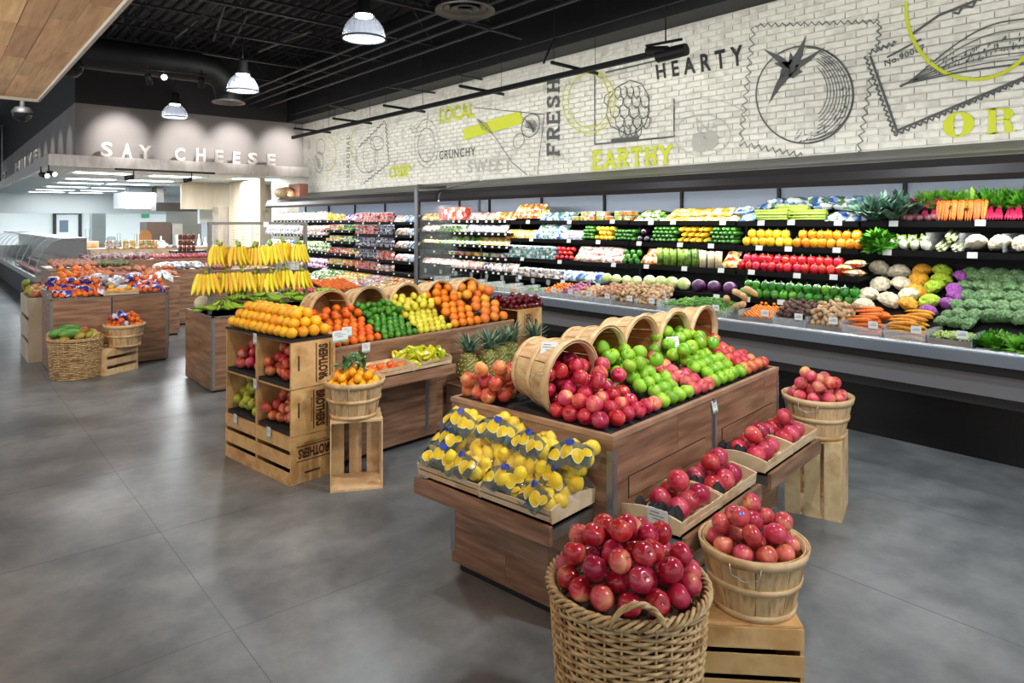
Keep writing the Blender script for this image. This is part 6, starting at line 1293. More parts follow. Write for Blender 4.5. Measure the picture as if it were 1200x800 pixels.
# Brothers crate and cherries at the far right end of B
cs = crate('stamped crate at the right end of the citrus island, dark plums on top', LA(2.38, 2.60, .60), AANG, 'side', .34, .325, .33, m=W_CRATE, slatgap=.006, backgap=False)
cz = .60+.335
b = MB(); b.box(-.001, 0, 0, .332, .001, .33); o = b.build('end_panel', W_CRATE, cs, loc=(0, -.002, 0))
stamp_text(cs, [(.19, -.0035, .03), (.19, -.0035, .30), (.08, -.0035, .30), (.08, -.0035, .03)])
b = MB(); b.box(.235, -.005, .10, .255, -.0025, .23); b.build('hand_slot', INK, cs)
base_ = MB(); base_.box(2.38, 2.64, .02, 2.72, 2.98, .595); o = base_.build('stand_block', W_ISL, None); o.location = OA; o.rotation_euler = (0, 0, AANG); tag(o, 'brown support under the stamped crate at the right end', 'cabinet')
pts = pile(.026, (2.37, 2.72), (2.61, 2.92), lambda x, y: True, lambda x, y: cz+.0, lambda x, y: cz+.06+.09*math.sin(PI*min(1, max(0, (x-2.35)/.4)))**.5+.03*(y-2.6)/.3, 90, 31, 70); 
CHERB = ball(appleprof(.026, .95, .1, .05), 12, 8).mesh('plum', CHER, True); heap('dark_plum', CHERB, pts, LA, 'dark red plum heaped on the stamped crate', 'plum', 'dark plums on the crate')
# pineapples on crates
PINS = vmat('pineapple_skin', ['#66652a', '#86813a', '#4f5624'], 30, .5, var=.2, hue=.02); PINE_ = mat('pineapple_eye', '#c9c07a', .5); PLF = vmat('pineapple_leaf', ['#42614c', '#5f7f66', '#86a084'], 12, .45, var=.2)
def pineapple_parts():
    b = MB(); prof = lambda t: (.056*math.sin(PI*(t*.80+.12))**.55)
    vs = []; n, m = 20, 16
    for i in range(m+1):
        t = i/m; r = prof(t)
        for k in range(n): q = r*(1+.035*(((i+k) % 2)*2-1)); a = 2*PI*(k+.0*i)/n; vs.append((q*math.cos(a), q*math.sin(a), .17*t))
    b.add(vs, [(i*n+k, i*n+(k+1) % n, (i+1)*n+(k+1) % n, (i+1)*n+k) for i in range(m) for k in range(n)]+[tuple(range(n-1, -1, -1)), tuple(range(m*n, m*n+n))]); body = b.mesh('pineapple', PINS, False)
    b = MB()
    for i in range(7):
        for k in range(11): t = (i+.6)/7.3; r = prof(t)*1.03; a = 2*PI*(k+.5*(i % 2))/11; c_ = Vector((r*math.cos(a), r*math.sin(a), .17*t)); d = Vector((math.cos(a), math.sin(a), 0)); s_ = Vector((-math.sin(a), math.cos(a), 0)); z = Vector((0, 0, 1)); b.add([c_-s_*.0055, c_-z*.005, c_+s_*.0055, c_+z*.005, c_+d*.005], [(0, 1, 4), (1, 2, 4), (2, 3, 4), (3, 0, 4)])
    eyes = b.mesh('eyes', PINE_); leaf = []
    for L_, w_ in ((.12, .013), (.10, .014), (.07, .014)):
        b = MB(); vs = []
        for j in range(6): t = j/5; ww = w_*(1-t)**.7+.0005; vs += [(.012+.05*t*t, -ww, L_*t), (.008+.05*t*t, 0, L_*t-.002), (.012+.05*t*t, ww, L_*t)]
        b.add(vs, [(j*3+k, j*3+k+1, j*3+k+4, j*3+k+3) for j in range(5) for k in (0, 1)]); leaf.append(b.mesh('leaf', PLF, True))
    return body, eyes, leaf
PB, PE_, PL = pineapple_parts()
def pineapple(loc, label, rz, grp):
    o = inst('pineapple', PB, None, loc, (random.uniform(-.05, .05), random.uniform(-.05, .05), rz)); tag(o, label, 'pineapple', grp); inst('eyes', PE_, o)
    o.scale = (1.5,)*3
    for k in range(36):
        ring = k % 3; inst('leaf', PL[ring if k < 24 else 1], o, (0, 0, .165), (random.uniform(-.1, .1), [-.0, .25, .6][ring]*.8+random.uniform(-.12, .12), k*2.4), random.uniform(.85, 1.1))
crate('brown carton tray under the pineapples', LA(1.46, 2.19, .20), AANG, 'up', .38, .86, .22, m=mat('carton_brown', '#7b5c44', .7), slatgap=.006)
b = MB(); b.box(0, 0, 0, 1.1, .40, .006); o = b.build('shelf_board', W_ISLH, None, loc=LA(1.45, 2.19, .424), rot=(0, 0, AANG)); tag(o, 'thin brown board carrying the pineapples', 'board')
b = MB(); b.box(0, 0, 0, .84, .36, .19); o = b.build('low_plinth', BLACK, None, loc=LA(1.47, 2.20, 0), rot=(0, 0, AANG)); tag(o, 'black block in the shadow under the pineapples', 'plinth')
for k, (x, y) in enumerate([(1.55, 2.42), (1.77, 2.40), (1.97, 2.46), (2.16, 2.50), (2.40, 2.44), (1.66, 2.60), (2.0, 2.38)]):
    if k in (5, 6): continue
    pineapple(LA(x, y, .433), ['first pineapple, left end of the row', 'second pineapple, the fattest, nearest the viewer', 'third pineapple from the left', 'fourth pineapple, set back with tall leaves', 'last pineapple at the right under the stamped crate', 'pineapple half hidden in the back row', ''][k], k, 'pineapples')
price_card(LA(1.60, 2.31, .50), AANG, 'small white tag between the first two pineapples', .03, .06, .02, 0); price_card(LA(1.96, 2.42, .55), AANG+.3, 'small white tag tied before the last pineapple', .05, .06, .02, 0)
# ---- stamped crates in front of B
def up_crate(x, y, z, label): return crate(label, LA(x, y, z), AANG, 'side', .455, .310, .335, m=W_CRATE, slatgap=.004, backgap=False)
cz_ = [.0, .325, .645]
c00 = crate('bottom slatted crate at the near corner of the stack', LA(.035, 2.545, 0), AANG, 'up', .455, .335, .318, m=W_CRATE, slatgap=.03)
c01 = crate('bottom slatted crate at the left of the stack', LA(.035, 3.003, 0), AANG, 'up', .455, .335, .318, m=W_CRATE, slatgap=.03)
c10 = up_crate(.035, 2.545, .321, 'middle open crate at the near corner, holding red and yellow apples'); c11 = up_crate(.035, 3.003, .321, 'middle open crate at the left, holding green pears')
c20 = up_crate(.035, 2.545, .634, 'upper open crate at the near corner, holding peach coloured apples'); c21 = up_crate(.035, 3.003, .634, 'upper open crate at the left, holding pink peaches')
for c_, h_ in ((c00, .318), (c10, .310), (c20, .310)):
    b = MB(); b.box(0, -.004, .002, .335, -.001, h_-.002); b.build('end_panel', W_CRATE, c_)
    b = MB(); b.box(.10 if c_ is c00 else .05, -.0055, .06 if c_ is c00 else .12, .22 if c_ is c00 else .062, -.0042, .072 if c_ is c00 else .22); b.build('hand_slot', INK, c_)
stamp_text(c20, [(.245, -.006, .03), (.245, -.006, .285), (.155, -.006, .285), (.155, -.006, .03)][:0] or [(.30, -.006, .025), (.30, -.006, .29), (.185, -.006, .29), (.185, -.006, .025)])
stamp_text(c10, [(.165, -.006, .29), (.165, -.006, .025), (.275, -.006, .025), (.275, -.006, .29)])
stamp_text(c00, [(.325, -.006, .25), (.04, -.006, .25), (.04, -.006, .145), (.325, -.006, .145)])
for (y0, z0, me, nm, lb, r, cat, grp) in [(2.545, .634, random.choice([E_APPLE[2]]), 'apple', 'peach coloured apple in the upper near crate', .0385, 'apple', 'apples in the upper near crate'), (3.003, .634, E_APPLE[1], 'peach', 'pink peach in the upper left crate', .037, 'peach', 'peaches in the upper left crate'),
                                     (2.545, .321, E_APPLE[2], 'apple', 'red yellow apple in the middle near crate', .0385, 'apple', 'apples in the middle near crate'), (3.003, .321, None, 'green_pear', 'yellow green pear in the middle left crate', .036, 'pear', 'pears in the middle left crate')]:
    if me is None: me = ball(appleprof(.036, 1.05, .1, .05), 14, 10).mesh('pear', vmat('green_pear_skin', ['#a0a82c', '#b8bd48'], 10, .35, var=.15), True)
    b = MB(); b.box(.006+.035, y0+.02, z0+.004, .33, y0+.435, z0+.03); o = b.build('pulp_tray', PULP, None, loc=OA, rot=(0, 0, AANG)); tag(o, 'black pulp tray under the %s' % grp, 'fruit tray')
    pts = pile(r, (.072, .30), (y0+.02+r, y0+.435-r), lambda x, y: True, lambda x, y: z0+.03+(x-.05)*.12, lambda x, y: z0+.135+(x-.05)*.95, 60, int(y0*10+z0*100), 60); heap(nm, me, pts, LA, lb, cat, grp, 1, ST)
b = MB(); b.box(.03, 2.54, .948, .37, 3.46, .962); o = b.build('pulp_tray', PULP, None, loc=OA, rot=(0, 0, AANG)); tag(o, 'black tray on top of the crate stack under the golden oranges', 'fruit tray')
r = .0355
for lay in range(3):
    nx, ny = 4-lay, 11-lay
    for i in range(nx):
        for j in range(ny): 
            spawn('golden_orange', E_GOLD, LA(.065+.041*lay+i*.083, 2.585+.041*lay+j*.0825, .963+.041+lay*.056), 'golden orange on the crate stack, %s layer' % ('bottom', 'middle', 'top')[lay], 'orange', 'golden oranges on the crate stack, layer %d' % lay, None, 1.18, ())
for (y, z, lb) in [(2.99, .92, 'upper'), (2.99, .60, 'middle'), (3.28, .30, 'lower left'), (2.80, .30, 'lower near')]: price_card(LA(.018, y, z-.03), AANG-PI/2, '%s white price tag on the crate stack' % lb, .045, .075, .0, 0)
# ---- round basket of small oranges on its crate
k1 = LA(.150, 2.25, 0)+Matrix.Rotation(AANG-.59, 3, 'Z') @ Vector((.155, .17, 0))
crate('pale pine crate standing on end with its open side to the viewer', LA(.150, 2.25, 0), AANG-.59, 'end', .455, .32, .30, m=W_PINE, slatgap=.035)
basket(Vector((k1.x-.02, k1.y-.02, .458)), 'round bushel basket of small oranges with leaves, on the pale upright crate', (0, 0, .7), 1.0)
basket_heap(None, (k1.x-.02, k1.y-.02, .458), 'small_orange', E_KUMQ, .030, 70, .03, 'small yellow orange in the round basket with leaves', 'orange', 'small oranges with leaves', 29)
LEAFB = []
for sd in (1, 2, 3):
    b = MB(); vs = []; 
    for j in range(6): t = j/5; ww = .017*math.sin(PI*min(1, t*.9+.06)); vs += [(.095*t, -ww, .025*math.sin(PI*t)+.004), (.095*t, 0, .025*math.sin(PI*t)), (.095*t, ww, .025*math.sin(PI*t)+.004)]
    b.add(vs, [(j*3+k, j*3+k+1, j*3+k+4, j*3+k+3) for j in range(5) for k in (0, 1)]); LEAFB.append(b.mesh('leaf', vmat('citrus_leaf_%d' % sd, ['#3d6b3a', '#6a9460'], 9, .35, var=.3, hue=.03), True))
for k in range(4):
    t = thing('leafy_sprig', 'green citrus leaf sprig stuck among the small oranges', 'leaves', Vector((k1.x-.03+.05*k-.05, k1.y+.02*(k % 2), .458+.275)), k*1.3, 'citrus leaf sprigs')
    for q in range(7): inst('leaf', LEAFB[q % 3], t, (0, 0, .01*q), (random.uniform(-.4, .4), -random.uniform(.2, 1.2), q*.95))
# ================================================================ ISLAND C, bananas (frame along the wall)
cx0, cx1, cy0, cy1, ch = 2.19, 3.50, 7.312, 8.26, .776
Ci = thing('display_island', 'walnut banana island with a metal rack, behind the crate stack', 'display stand', (cx0, cy0, 0))
Lc, Wc = cx1-cx0, cy1-cy0
b = MB(); b.box(.02, .02, 0, Lc-.02, Wc-.02, .03); b.build('plinth', BLACK, Ci)
b = MB(); b.box(.012, .012, .03, Lc-.012, Wc-.012, ch-.02); b.build('carcass', mat('carcass_brown_c', '#4b3629', .6), Ci)
planks(Ci, ('y', .012, -1), 0, Lc, .02, ch-.01, 1, [[.5]], W_ISLH); planks(Ci, ('x', .012, -1), 0, Wc, .02, ch-.01, 1, [[]], W_ISLH)
lstrip(Ci, -.002, -.002, .03, ch, 1, 1, .035, GREYM)
b = MB(); b.box(-.002, -.002, ch-.012, Lc, .02, ch); b.box(-.002, Wc-.02, ch-.012, Lc, Wc, ch); b.box(-.002, 0, ch-.012, .02, Wc, ch); b.build('top_edge', GREYM, Ci); b = MB(); b.box(.02, .02, ch-.03, Lc-.02, Wc-.02, ch-.02); b.build('inner_tray', BLACK, Ci)
rk = thing('banana_rack', 'grey metal wire rack hung with two rows of banana bunches', 'rack', (2.285, 7.70, ch-.02)); RW, RH = 1.07, .99
for x in (0, RW): b = MB(); b.box(x-.018, -.018, 0, x+.018, .018, RH); b.build('post', GREYM, rk)
b = MB(); b.box(-.018, -.015, RH-.03, RW+.018, .015, RH); b.build('top_bar', GREYM, rk)
b = MB()
for z in np.arange(.12, RH-.03, .026): b.box(.018, -.0015, z, RW-.018, .0015, z+.003)
for x in np.arange(.05, RW, .10): b.box(x, -.002, .1, x+.003, .002, RH-.03)
b.build('wire_grid', WIRE, rk); tag(rk.children[-1], kind='stuff')
for z in (.70, .38): b = MB(); b.box(.018, -.05, z, RW-.018, -.045, z+.01); b.build('hanging_rail', GREYM, rk)
b = MB(); b.box(.60-.03, -.02, RH-.06, .60+.03, -.016, RH+.0); b.build('card_holder', PAPER, rk); b = MB(); b.box(-.025, -.03, .33, .03, -.022, .38); b.build('card_holder', PAPER, rk)
BANM = vmat('banana_skin', ['#e2c018', '#ecd034'], 5, .35, (1, 1, .5), 2, var=.12, hue=.06); BANG = vmat('green_banana_skin', ['#6f9c26', '#9cb83a'], 5, .35, (1, 1, .5), 2, var=.2, hue=.04); BSTM = mat('banana_stem', '#8a9a3a', .6)
def banana_mesh(m_):
    b = MB(); P = []; R = []
    for i in range(10): t = i/9; a = -.35+1.15*t; P.append((.05+.11*(1-math.cos(a))-.02, 0, -.145*t-.01)); R.append(.0205*math.sin(PI*min(1, t*.86+.09))**.5 if i else .006)
    P.append((P[-1][0]+.006, 0, P[-1][2]-.012)); R.append(.003)
    b.tube(P, R, 7); return b.mesh('banana', m_, True)
BAN, BANGR = banana_mesh(BANM), banana_mesh(BANG); cs_ = MB(); cs_.tube([(-.01, 0, .035), (0, 0, .01), (.025, 0, -.005)], [.010, .013, .016], 7); BCROWN = cs_.mesh('crown', BSTM, True)
def bunch(loc, label, grp, me=BAN, n=6, rz=0, sc=1, rot=None):
    t = thing('banana_bunch', label, 'bananas', loc, 0, grp); t.rotation_euler = rot or (0, 0, rz); t.scale = (sc,)*3; inst('crown', BCROWN, t)
    for k in range(n): s_ = k/(n-1)-.5; inst('banana', me, t, (-.02, s_*.085, 0), (s_*.5, 0, s_*.45), random.uniform(.93, 1.05))
for z, n, nm, xs in [(.745, 7, 'upper', [.07, .26, .46, .62, .77, .95]), (.43, 7, 'lower', [.15, .31, .47, .62, .79, .98, -.05])]:
    for k, x in enumerate(xs):
        bunch((2.285+x, 7.655-.04*(k % 2), ch-.02+z+random.uniform(-.03, .03)), '%s row banana bunch, place %d from the left post' % (nm, k+1) if x > 0 else 'banana bunch hanging at the outer left of the post', 'bananas on the rack, %s row' % nm, BANGR if (random.random() < .0) else BAN, random.choice((5, 6)), -PI/2+random.uniform(-.7, .7), 1.42)
        bunch((2.285+x+.07, 7.76, ch-.02+z-.02), 'banana bunch on the far side of the rack, %s row' % nm, 'bananas behind the rack', BAN, 4, PI/2+random.uniform(-.4, .4), 1.2)
rr_ = random.Random(4)
for k in range(36): bunch((cx0+.12+.105*(k % 12)+rr_.uniform(-.03, .03), cy0+.10+.12*(k//12), ch+.065+.05*(k % 3)), 'green banana bunch lying on the island under the rack', 'green bananas lying under the rack', BANGR, 5, 0, 1.0, (rr_.uniform(-.4, .4), -1.35+rr_.uniform(-.3, .3), rr_.uniform(0, 6.3)))
mel = ball(roundprof(.085, .95), 20, 14).mesh('melon', vmat('pale_melon_rind', ['#cdbfa6', '#ddd2bc'], 12, .5, var=.05, bump=.2), True); o = inst('melon', mel, None, (2.30, 8.02, ch+.07)); tag(o, 'pale round melon at the back left corner of the banana island', 'melon')
PKT = ball(appleprof(.036), 12, 8).mesh('tomato', vmat('pink_tomato_skin', ['#d04a5c', '#e0707a'], 8, .3, var=.2), True)
# small stand of pink and orange fruit seen behind, between rack and case
sd = thing('display_island', 'low walnut stand behind the banana rack, topped with pink and orange fruit', 'display stand', (3.62, 8.9, 0)); b = MB(); b.box(0, 0, .03, 1.15, .8, .74); b.build('cabinet', W_ISL, sd); b = MB(); b.box(-.005, -.005, .74, 1.155, .02, .76); b.build('top_edge', W_TOP, sd); b = MB(); b.box(.03, .03, 0, 1.1, .77, .03); b.build('plinth', BLACK, sd)
for k, (nm, me, x0, x1) in enumerate([('pink_fruit', PKT, 3.64, 4.15), ('orange_fruit', E_MAND, 4.2, 4.75)]):
    for i in range(int((x1-x0)/.075)):
        for j in range(8): spawn(nm, me, (x0+.04+i*.075, 8.94+j*.072, .80+.012*j), '%s in the rows behind the banana rack' % nm.replace('_', ' '), 'fruit', nm.replace('_', ' ')+' rows', None, 1, ())
# ================================================================ ISLAND D, bagged clementines
dx0, dx1, dy0, dy1, dh = 1.048, 2.30, 9.44, 10.15, .85
Di = thing('display_island', 'left walnut island topped with bagged clementines', 'display stand', (dx0, dy0, 0)); Ld, Wd = dx1-dx0, dy1-dy0
b = MB(); b.box(.02, .02, 0, Ld-.02, Wd-.02, .03); b.build('plinth', BLACK, Di)
b = MB(); b.box(.012, .012, .03, Ld-.012, Wd-.012, dh-.02); b.build('carcass', mat('carcass_brown_d', '#4b3629', .6), Di)
planks(Di, ('y', .012, -1), 0, Ld/2-.012, .02, dh-.01, 1, [[]], W_ISLH); planks(Di, ('y', .012, -1), Ld/2+.012, Ld, .02, dh-.01, 1, [[]], W_ISLH); planks(Di, ('x', .012, -1), 0, Wd, .02, dh-.01, 1, [[]], W_ISLH)
lstrip(Di, -.002, -.002, .03, dh, 1, 1, .035, GREYM); lstrip(Di, Ld+.002, -.002, .03, dh, -1, 1, .035, GREYM)
b = MB(); b.box(-.002, -.002, dh-.012, Ld+.002, .02, dh); b.box(-.002, 0, dh-.012, .02, Wd, dh+.08); b.box(Ld/2-.012, -.003, .03, Ld/2-.006, .0, dh-.012); b.box(Ld/2+.006, -.003, .03, Ld/2+.012, .0, dh-.012); b.build('top_edge', GREYM, Di); b = MB(); b.box(.02, .02, dh-.02, Ld-.02, Wd, dh-.01); b.build('inner_tray', BLACK, Di)
NAV = vmat('navy_net_bag_print', ['#2a2c86', '#e6e6f2', '#3c3ea0', '#d85a2a'], 26, .3, kind='voronoi', var=.1)
NBAG = pillow(.13, .10, .07, NAV, 'net_bag', 3, 6)
def clem_zone(x0, x1, n, seed, fn=lambda x, y, z: Vector((x, y, z)), y0=9.47, y1=9.95, z0=dh, hi=.15, lab='left half of the clementine island'):
    pts = pile(.033, (x0, x1), (y0, y1), lambda x, y: True, lambda x, y: z0+.1*(y-y0)/(y1-y0), lambda x, y: z0+.09+hi*(y-y0)/(y1-y0), n, seed, 60); r_ = random.Random(seed)
    for k, p in enumerate(pts):
        if k % 4 == 1: o = inst('clementine_bag', NBAG, None, fn(p[0], p[1], p[2]+.01), (r_.uniform(-.7, .7), r_.uniform(-.5, .5), r_.uniform(0, 6)), 1.0); tag(o, 'navy and white printed clementine bag on the '+lab, 'bag', 'clementine bags, '+lab)
        else: spawn('clementine', E_MAND, fn(*p), 'orange clementine on the '+lab, 'clementine', 'clementines, '+lab)
clem_zone(1.08, 1.60, 80, 1, lab='left half of the clementine island'); clem_zone(1.92, 2.28, 56, 2, lab='right end of the clementine island')
tray(.36, .22, (1.60, 9.455, dh+.005), 0, 'woven tray of yellow oranges between the clementine bags')
for p in pile(.036, (1.62, 1.94), (9.47, 9.66), lambda x, y: True, lambda x, y: dh+.012, lambda x, y: dh+.13, 24, 7, 50): spawn('yellow_orange', E_GOLD, p, 'yellow orange in the tray between the clementines', 'orange', 'oranges in the middle tray')
wb = Vector((1.145, 9.20, 0)); wb = at_depth(89, 7.75)
wicker(wb, .265, .46, 'squat wicker basket of papayas and mangoes on the floor by the left island', 0, .235, 22, 26, [2.6, 5.4])
PAP = capsule(.055, .27, vmat('papaya_skin', ['#3f7a34', '#6a9a3c'], 5, .4, var=.2), .02, .045, 12, 'papaya'); MAN = blob(.05, 1.25, .95, .85, .06, 1.5, 2, 3).mesh('mango', vmat('mango_skin', ['#7f9a2c', '#b08a3a', '#b0503a'], 6, .35, var=.2), True)
for k, (dx, dy, dz, rz) in enumerate([(-.14, -.02, .07, .4), (-.06, -.10, .07, .3), (-.05, .08, .10, .5)]): o = inst('papaya', PAP, None, wb+Vector((dx, dy, .42+dz)), (0, .1, rz)); tag(o, 'green papaya in the squat wicker basket', 'papaya', 'papayas in the squat basket')
for k, (dx, dy, dz) in enumerate([(.02, -.13, .05), (.10, -.10, .04), (.17, -.02, .05), (.08, .02, .09), (.0, -.02, .06), (.15, .08, .05), (.05, .14, .06), (.19, -.09, .02), (-.13, -.14, .02)]): spawn('mango', MAN, wb+Vector((dx, dy, .42+dz)), 'green and red mango in the squat wicker basket', 'mango', 'mangoes in the squat basket', rrot(), 1)
t = crate('low pine crate with dark slots under the round clementine basket', (1.345, 9.20, 0), math.radians(-58.4), 'up', .43, .34, .285, m=W_PINE, slatgap=.035)
for i in range(3): b = MB(); b.box(.001+i*.116, 0, .286, .001+i*.116+.106, .43, .294); b.build('top_slat', W_PINE, t)
bd = at_depth(146, 8.05); bd.z = .296
basket(bd, 'round bushel basket of bagged clementines on the low pine crate', (0, 0, .3), 1.08)
pts = round_heap(bd.x, bd.y, .195, .50, .033, .09, 40, 44)
for k, p in enumerate(pts):
    if k % 6 == 5: o = inst('clementine_bag', NBAG, None, (p[0], p[1], p[2]+.01), (random.uniform(-.7, .7), random.uniform(-.5, .5), random.uniform(0, 6))); tag(o, 'navy and white printed clementine bag in the round basket', 'bag', 'clementine bags in the round basket')
    else: spawn('clementine', E_MAND, p, 'orange clementine in the round basket by the left island', 'clementine', 'clementines in the round basket')
# ================================================================ produce beyond
def bin_stand(x0, y0, x1, y1, h, label, mt=W_ISLH):
    t = thing('display_island', label, 'display stand', (x0, y0, 0)); b = MB(); b.box(.01, .01, .03, x1-x0-.01, y1-y0-.01, h-.012); b.build('cabinet', mt, t); b = MB(); b.box(0, 0, h-.012, x1-x0, y1-y0, h); b.build('top_edge', W_TOP, t); b = MB(); b.box(.03, .03, 0, x1-x0-.03, y1-y0-.03, .03); b.build('plinth', BLACK, t); return t
def zone(name, me, x0, x1, y0, y1, z, r, n, label, cat, seed, hi=.12, sc=1.0, extra=(), rot=None):
    for p in pile(r, (x0, x1), (y0, y1), lambda x, y: True, lambda x, y: z+.35*hi*(y-y0)/(y1-y0), lambda x, y: z+r*2+.02+hi*(y-y0)/(y1-y0), n, seed, 40): spawn(name, me, p, label, cat, label.split(' in ')[0]+' %d' % seed, rot or rrot(), sc, extra)
POT = [blob(.036, 1.35, 1, .9, .1, 1.6, s_, 2).mesh('potato', vmat('potato_skin_%d' % s_, c_, 8, .55, var=.2, hue=.02), True) for s_, c_ in ((1, ['#a8603c', '#c07a54']), (2, ['#c9a05a', '#dab878']), (3, ['#8a5a48', '#a8705a']), (4, ['#d8a03c', '#e4b458']))]
ONI = {k: ball(roundprof(.036, .9, .12), 12, 8).mesh('onion', vmat(k+'_onion_skin', c_, 8, .3, (1, 1, .3), 2, var=.2), True) for k, c_ in dict(yellow=['#c99a3c', '#dcb860'], red=['#7a1c40', '#9c3c5c']).items()}
YAM = capsule(.036, .19, vmat('sweet_potato_skin', ['#b0603c', '#c87a50'], 7, .55, var=.2), .01, .02, 8, 'yam')
bin_stand(2.62, 13.05, 5.1, 14.3, .86, 'far walnut stand of onions behind the banana island')
zone('yellow_onion', ONI['yellow'], 3.15, 3.75, 13.08, 13.6, .86, .037, 60, 'yellow onion in the far stand', 'onion', 1); zone('red_onion', ONI['red'], 3.78, 4.3, 13.08, 13.6, .86, .037, 50, 'red onion in the far stand', 'onion', 2)
bin_stand(1.95, 11.4, 2.95, 12.4, .90, 'middle walnut stand of potatoes behind the clementine island'); b = MB()
zone('potato', POT[2], 2.0, 2.45, 11.44, 11.9, .90, .038, 50, 'brown potato in the middle stand', 'potato', 3); zone('yam', YAM, 1.55, 1.98, 11.2, 11.7, .93, .045, 26, 'orange brown sweet potato in the middle stand', 'sweet potato', 4); zone('potato', POT[0], 2.46, 2.92, 11.44, 11.9, .90, .038, 46, 'russet potato in the middle stand', 'potato', 5)
bin_stand(1.35, 11.15, 1.94, 12.4, .92, 'left walnut stand of squash and tomatoes behind the clementine island')
zone('small_pumpkin', blob(.05, 1, 1, .8, .06, 3, 3, 2).mesh('pumpkin', M_CAR, True), 1.38, 1.80, 11.2, 11.6, .93, .052, 22, 'orange mini pumpkin in the left stand', 'pumpkin', 6, .1)
WPK = [pillow(.2, .16, .10, PK['white'], 'bag', k_) for k_ in (1, 2)]
for k in range(22): o = inst('onion_bag', WPK[k % 2], None, (1.45+.13*(k % 9)+random.uniform(-.03, .03), 10.35+.17*(k//9), .93+.03*(k % 3)), (random.uniform(-.6, .6), random.uniform(-.6, .6), random.uniform(0, 6))); tag(o, 'white and silver bag behind the clementines', 'bag', 'white bags behind the clementines')
bin_stand(1.08, 10.16, 2.5, 10.9, .86, 'walnut stand directly behind the clementine island')
for k in range(14): o = inst('garlic_bag', WPK[k % 2], None, (2.95+.14*(k % 5), 12.5+.12*(k//5), .99+.02*(k % 2)), (random.uniform(-.4, .4), random.uniform(-.4, .4), random.uniform(0, 6))); tag(o, 'white mesh bag heaped before the onions', 'bag', 'white bags before the onions')
bin_stand(2.62, 12.42, 3.6, 12.95, .93, 'low brown bin of white bags before the onions')
# raised tiers behind
bin_stand(1.7, 14.32, 5.6, 15.0, 1.03, 'raised back tier of red onions and radicchio'); zone('radicchio', blob(.045, 1, 1, .9, .2, 3, 4, 2).mesh('radicchio', vmat('radicchio_leaf', ['#4c1c30', '#7a3c50', '#c8b8a8'], 14, .5, var=.2), True), 2.1, 3.2, 14.35, 14.9, 1.03, .045, 70, 'purple radicchio head in the back tier', 'radicchio', 7, .12)
zone('red_potato', blob(.028, 1.1, 1, .9, .05, 2, 4, 2).mesh('potato', vmat('red_potato_skin', ['#98283c', '#b84858'], 8, .4, var=.25), True), 3.25, 5.1, 14.35, 14.8, 1.03, .030, 150, 'small red potato in the back tier', 'potato', 8, .10)
zone('gold_potato', POT[3], 5.12, 5.5, 14.35, 14.8, 1.03, .036, 24, 'golden potato at the right end of the back tier', 'potato', 9, .10)
zone('brown_potato', POT[2], 1.5, 2.1, 13.1, 13.8, 1.0, .037, 60, 'brown potato left of the far onions', 'potato', 10, .15); bin_stand(1.45, 13.05, 2.6, 14.3, .98, 'far left stand of brown potatoes')
zone('avocado', blob(.038, 1.2, 1, .9, .05, 2, 6, 2).mesh('avocado', vmat('avocado_skin', ['#3a3820', '#5c5a2c'], 10, .5, var=.3), True), 2.12, 2.6, 13.1, 13.8, .98, .04, 50, 'dark avocado left of the far onions', 'avocado', 11, .15)
# deli cheese table with yellow fruit cups, jam jars and bread
ta = bin_stand(2.5, 16.3, 5.3, 17.2, 1.18, 'pale counter of cut fruit and cheese in front of the cheese department', W_TRAY)
for u0, u1, c_, lb, z in [(143, 160, 'yellow', 'bright yellow fruit cup', 1.18), (162, 192, 'orange', 'orange cheese pack', 1.18), (124, 141, 'pink', 'pink topped dessert pack', 1.18), (193, 212, 'white', 'white cheese pack', 1.18)]:
    xs = [pyy(u, 275, 16.4).x for u in (u0, u1)]; n = max(2, int((xs[1]-xs[0])/.13))
    for k in range(n):
        for l in range(3 if c_ != 'white' else 1): o = inst('food_pack', CLAM[c_], None, (xs[0]+.06+k*.13, 16.42, z+.001+l*.057), (0, 0, PI/2), 1); tag(o, lb+' stacked on the pale counter', 'food pack', lb+'s'); inst('lid', LIDS, o)
JAR = MB(); JAR.lathe([(.001, 0), (.038, .002), (.04, .02), (.04, .08), (.03, .095), (.001, .095)], 12); JARM = JAR.mesh('jar', mat('dark_red_jam', '#5c1218', .15, coat=.5), True); JL = MB(); JL.lathe([(.032, .094), (.034, .096), (.034, .112), (.001, .113)], 12); JLM = JL.mesh('lid', mat('jar_lid_gold', '#b08a3a', .35, .6))
bin_stand(5.6, 15.4, 6.2, 15.9, 1.18, 'dark stand of jam jars left of the banana rack', DARK) if False else None
jx = [pyy(u, 275, 14.95).x for u in (213, 238)]
for l in range(3):
    for k in range(int((jx[1]-jx[0])/.085)): o = inst('jam_jar', JARM, None, (jx[0]+k*.085, 15.08, 1.151+l*.115)); tag(o, 'dark red jam jar stacked behind the banana rack', 'jar', 'jam jars'); inst('lid', JLM, o)
b = MB(); b.box(0, 0, 0, jx[1]-jx[0]+.2, .5, 1.15); o = b.build('jar_stand', DARK, None, loc=(jx[0]-.1, 15.03, 0)); tag(o, 'dark stand carrying the jam jars', 'display stand')
b = MB(); b.prism([(.0, 0), (.45, 0), (.45, .5), (.40, .62), (.30, .68), (.15, .68), (.05, .62), (0, .5)], 0, .03); p = pyy(163, 284, 16.9); o = b.build('wooden_paddle_sign', mat('brown_board', '#a07848', .6), None, loc=(p.x, 16.9, 1.185), rot=(PI/2, 0, 0)); o.scale = (.55,)*3; tag(o, 'brown wooden board with rounded top standing on the pale counter', 'sign board')
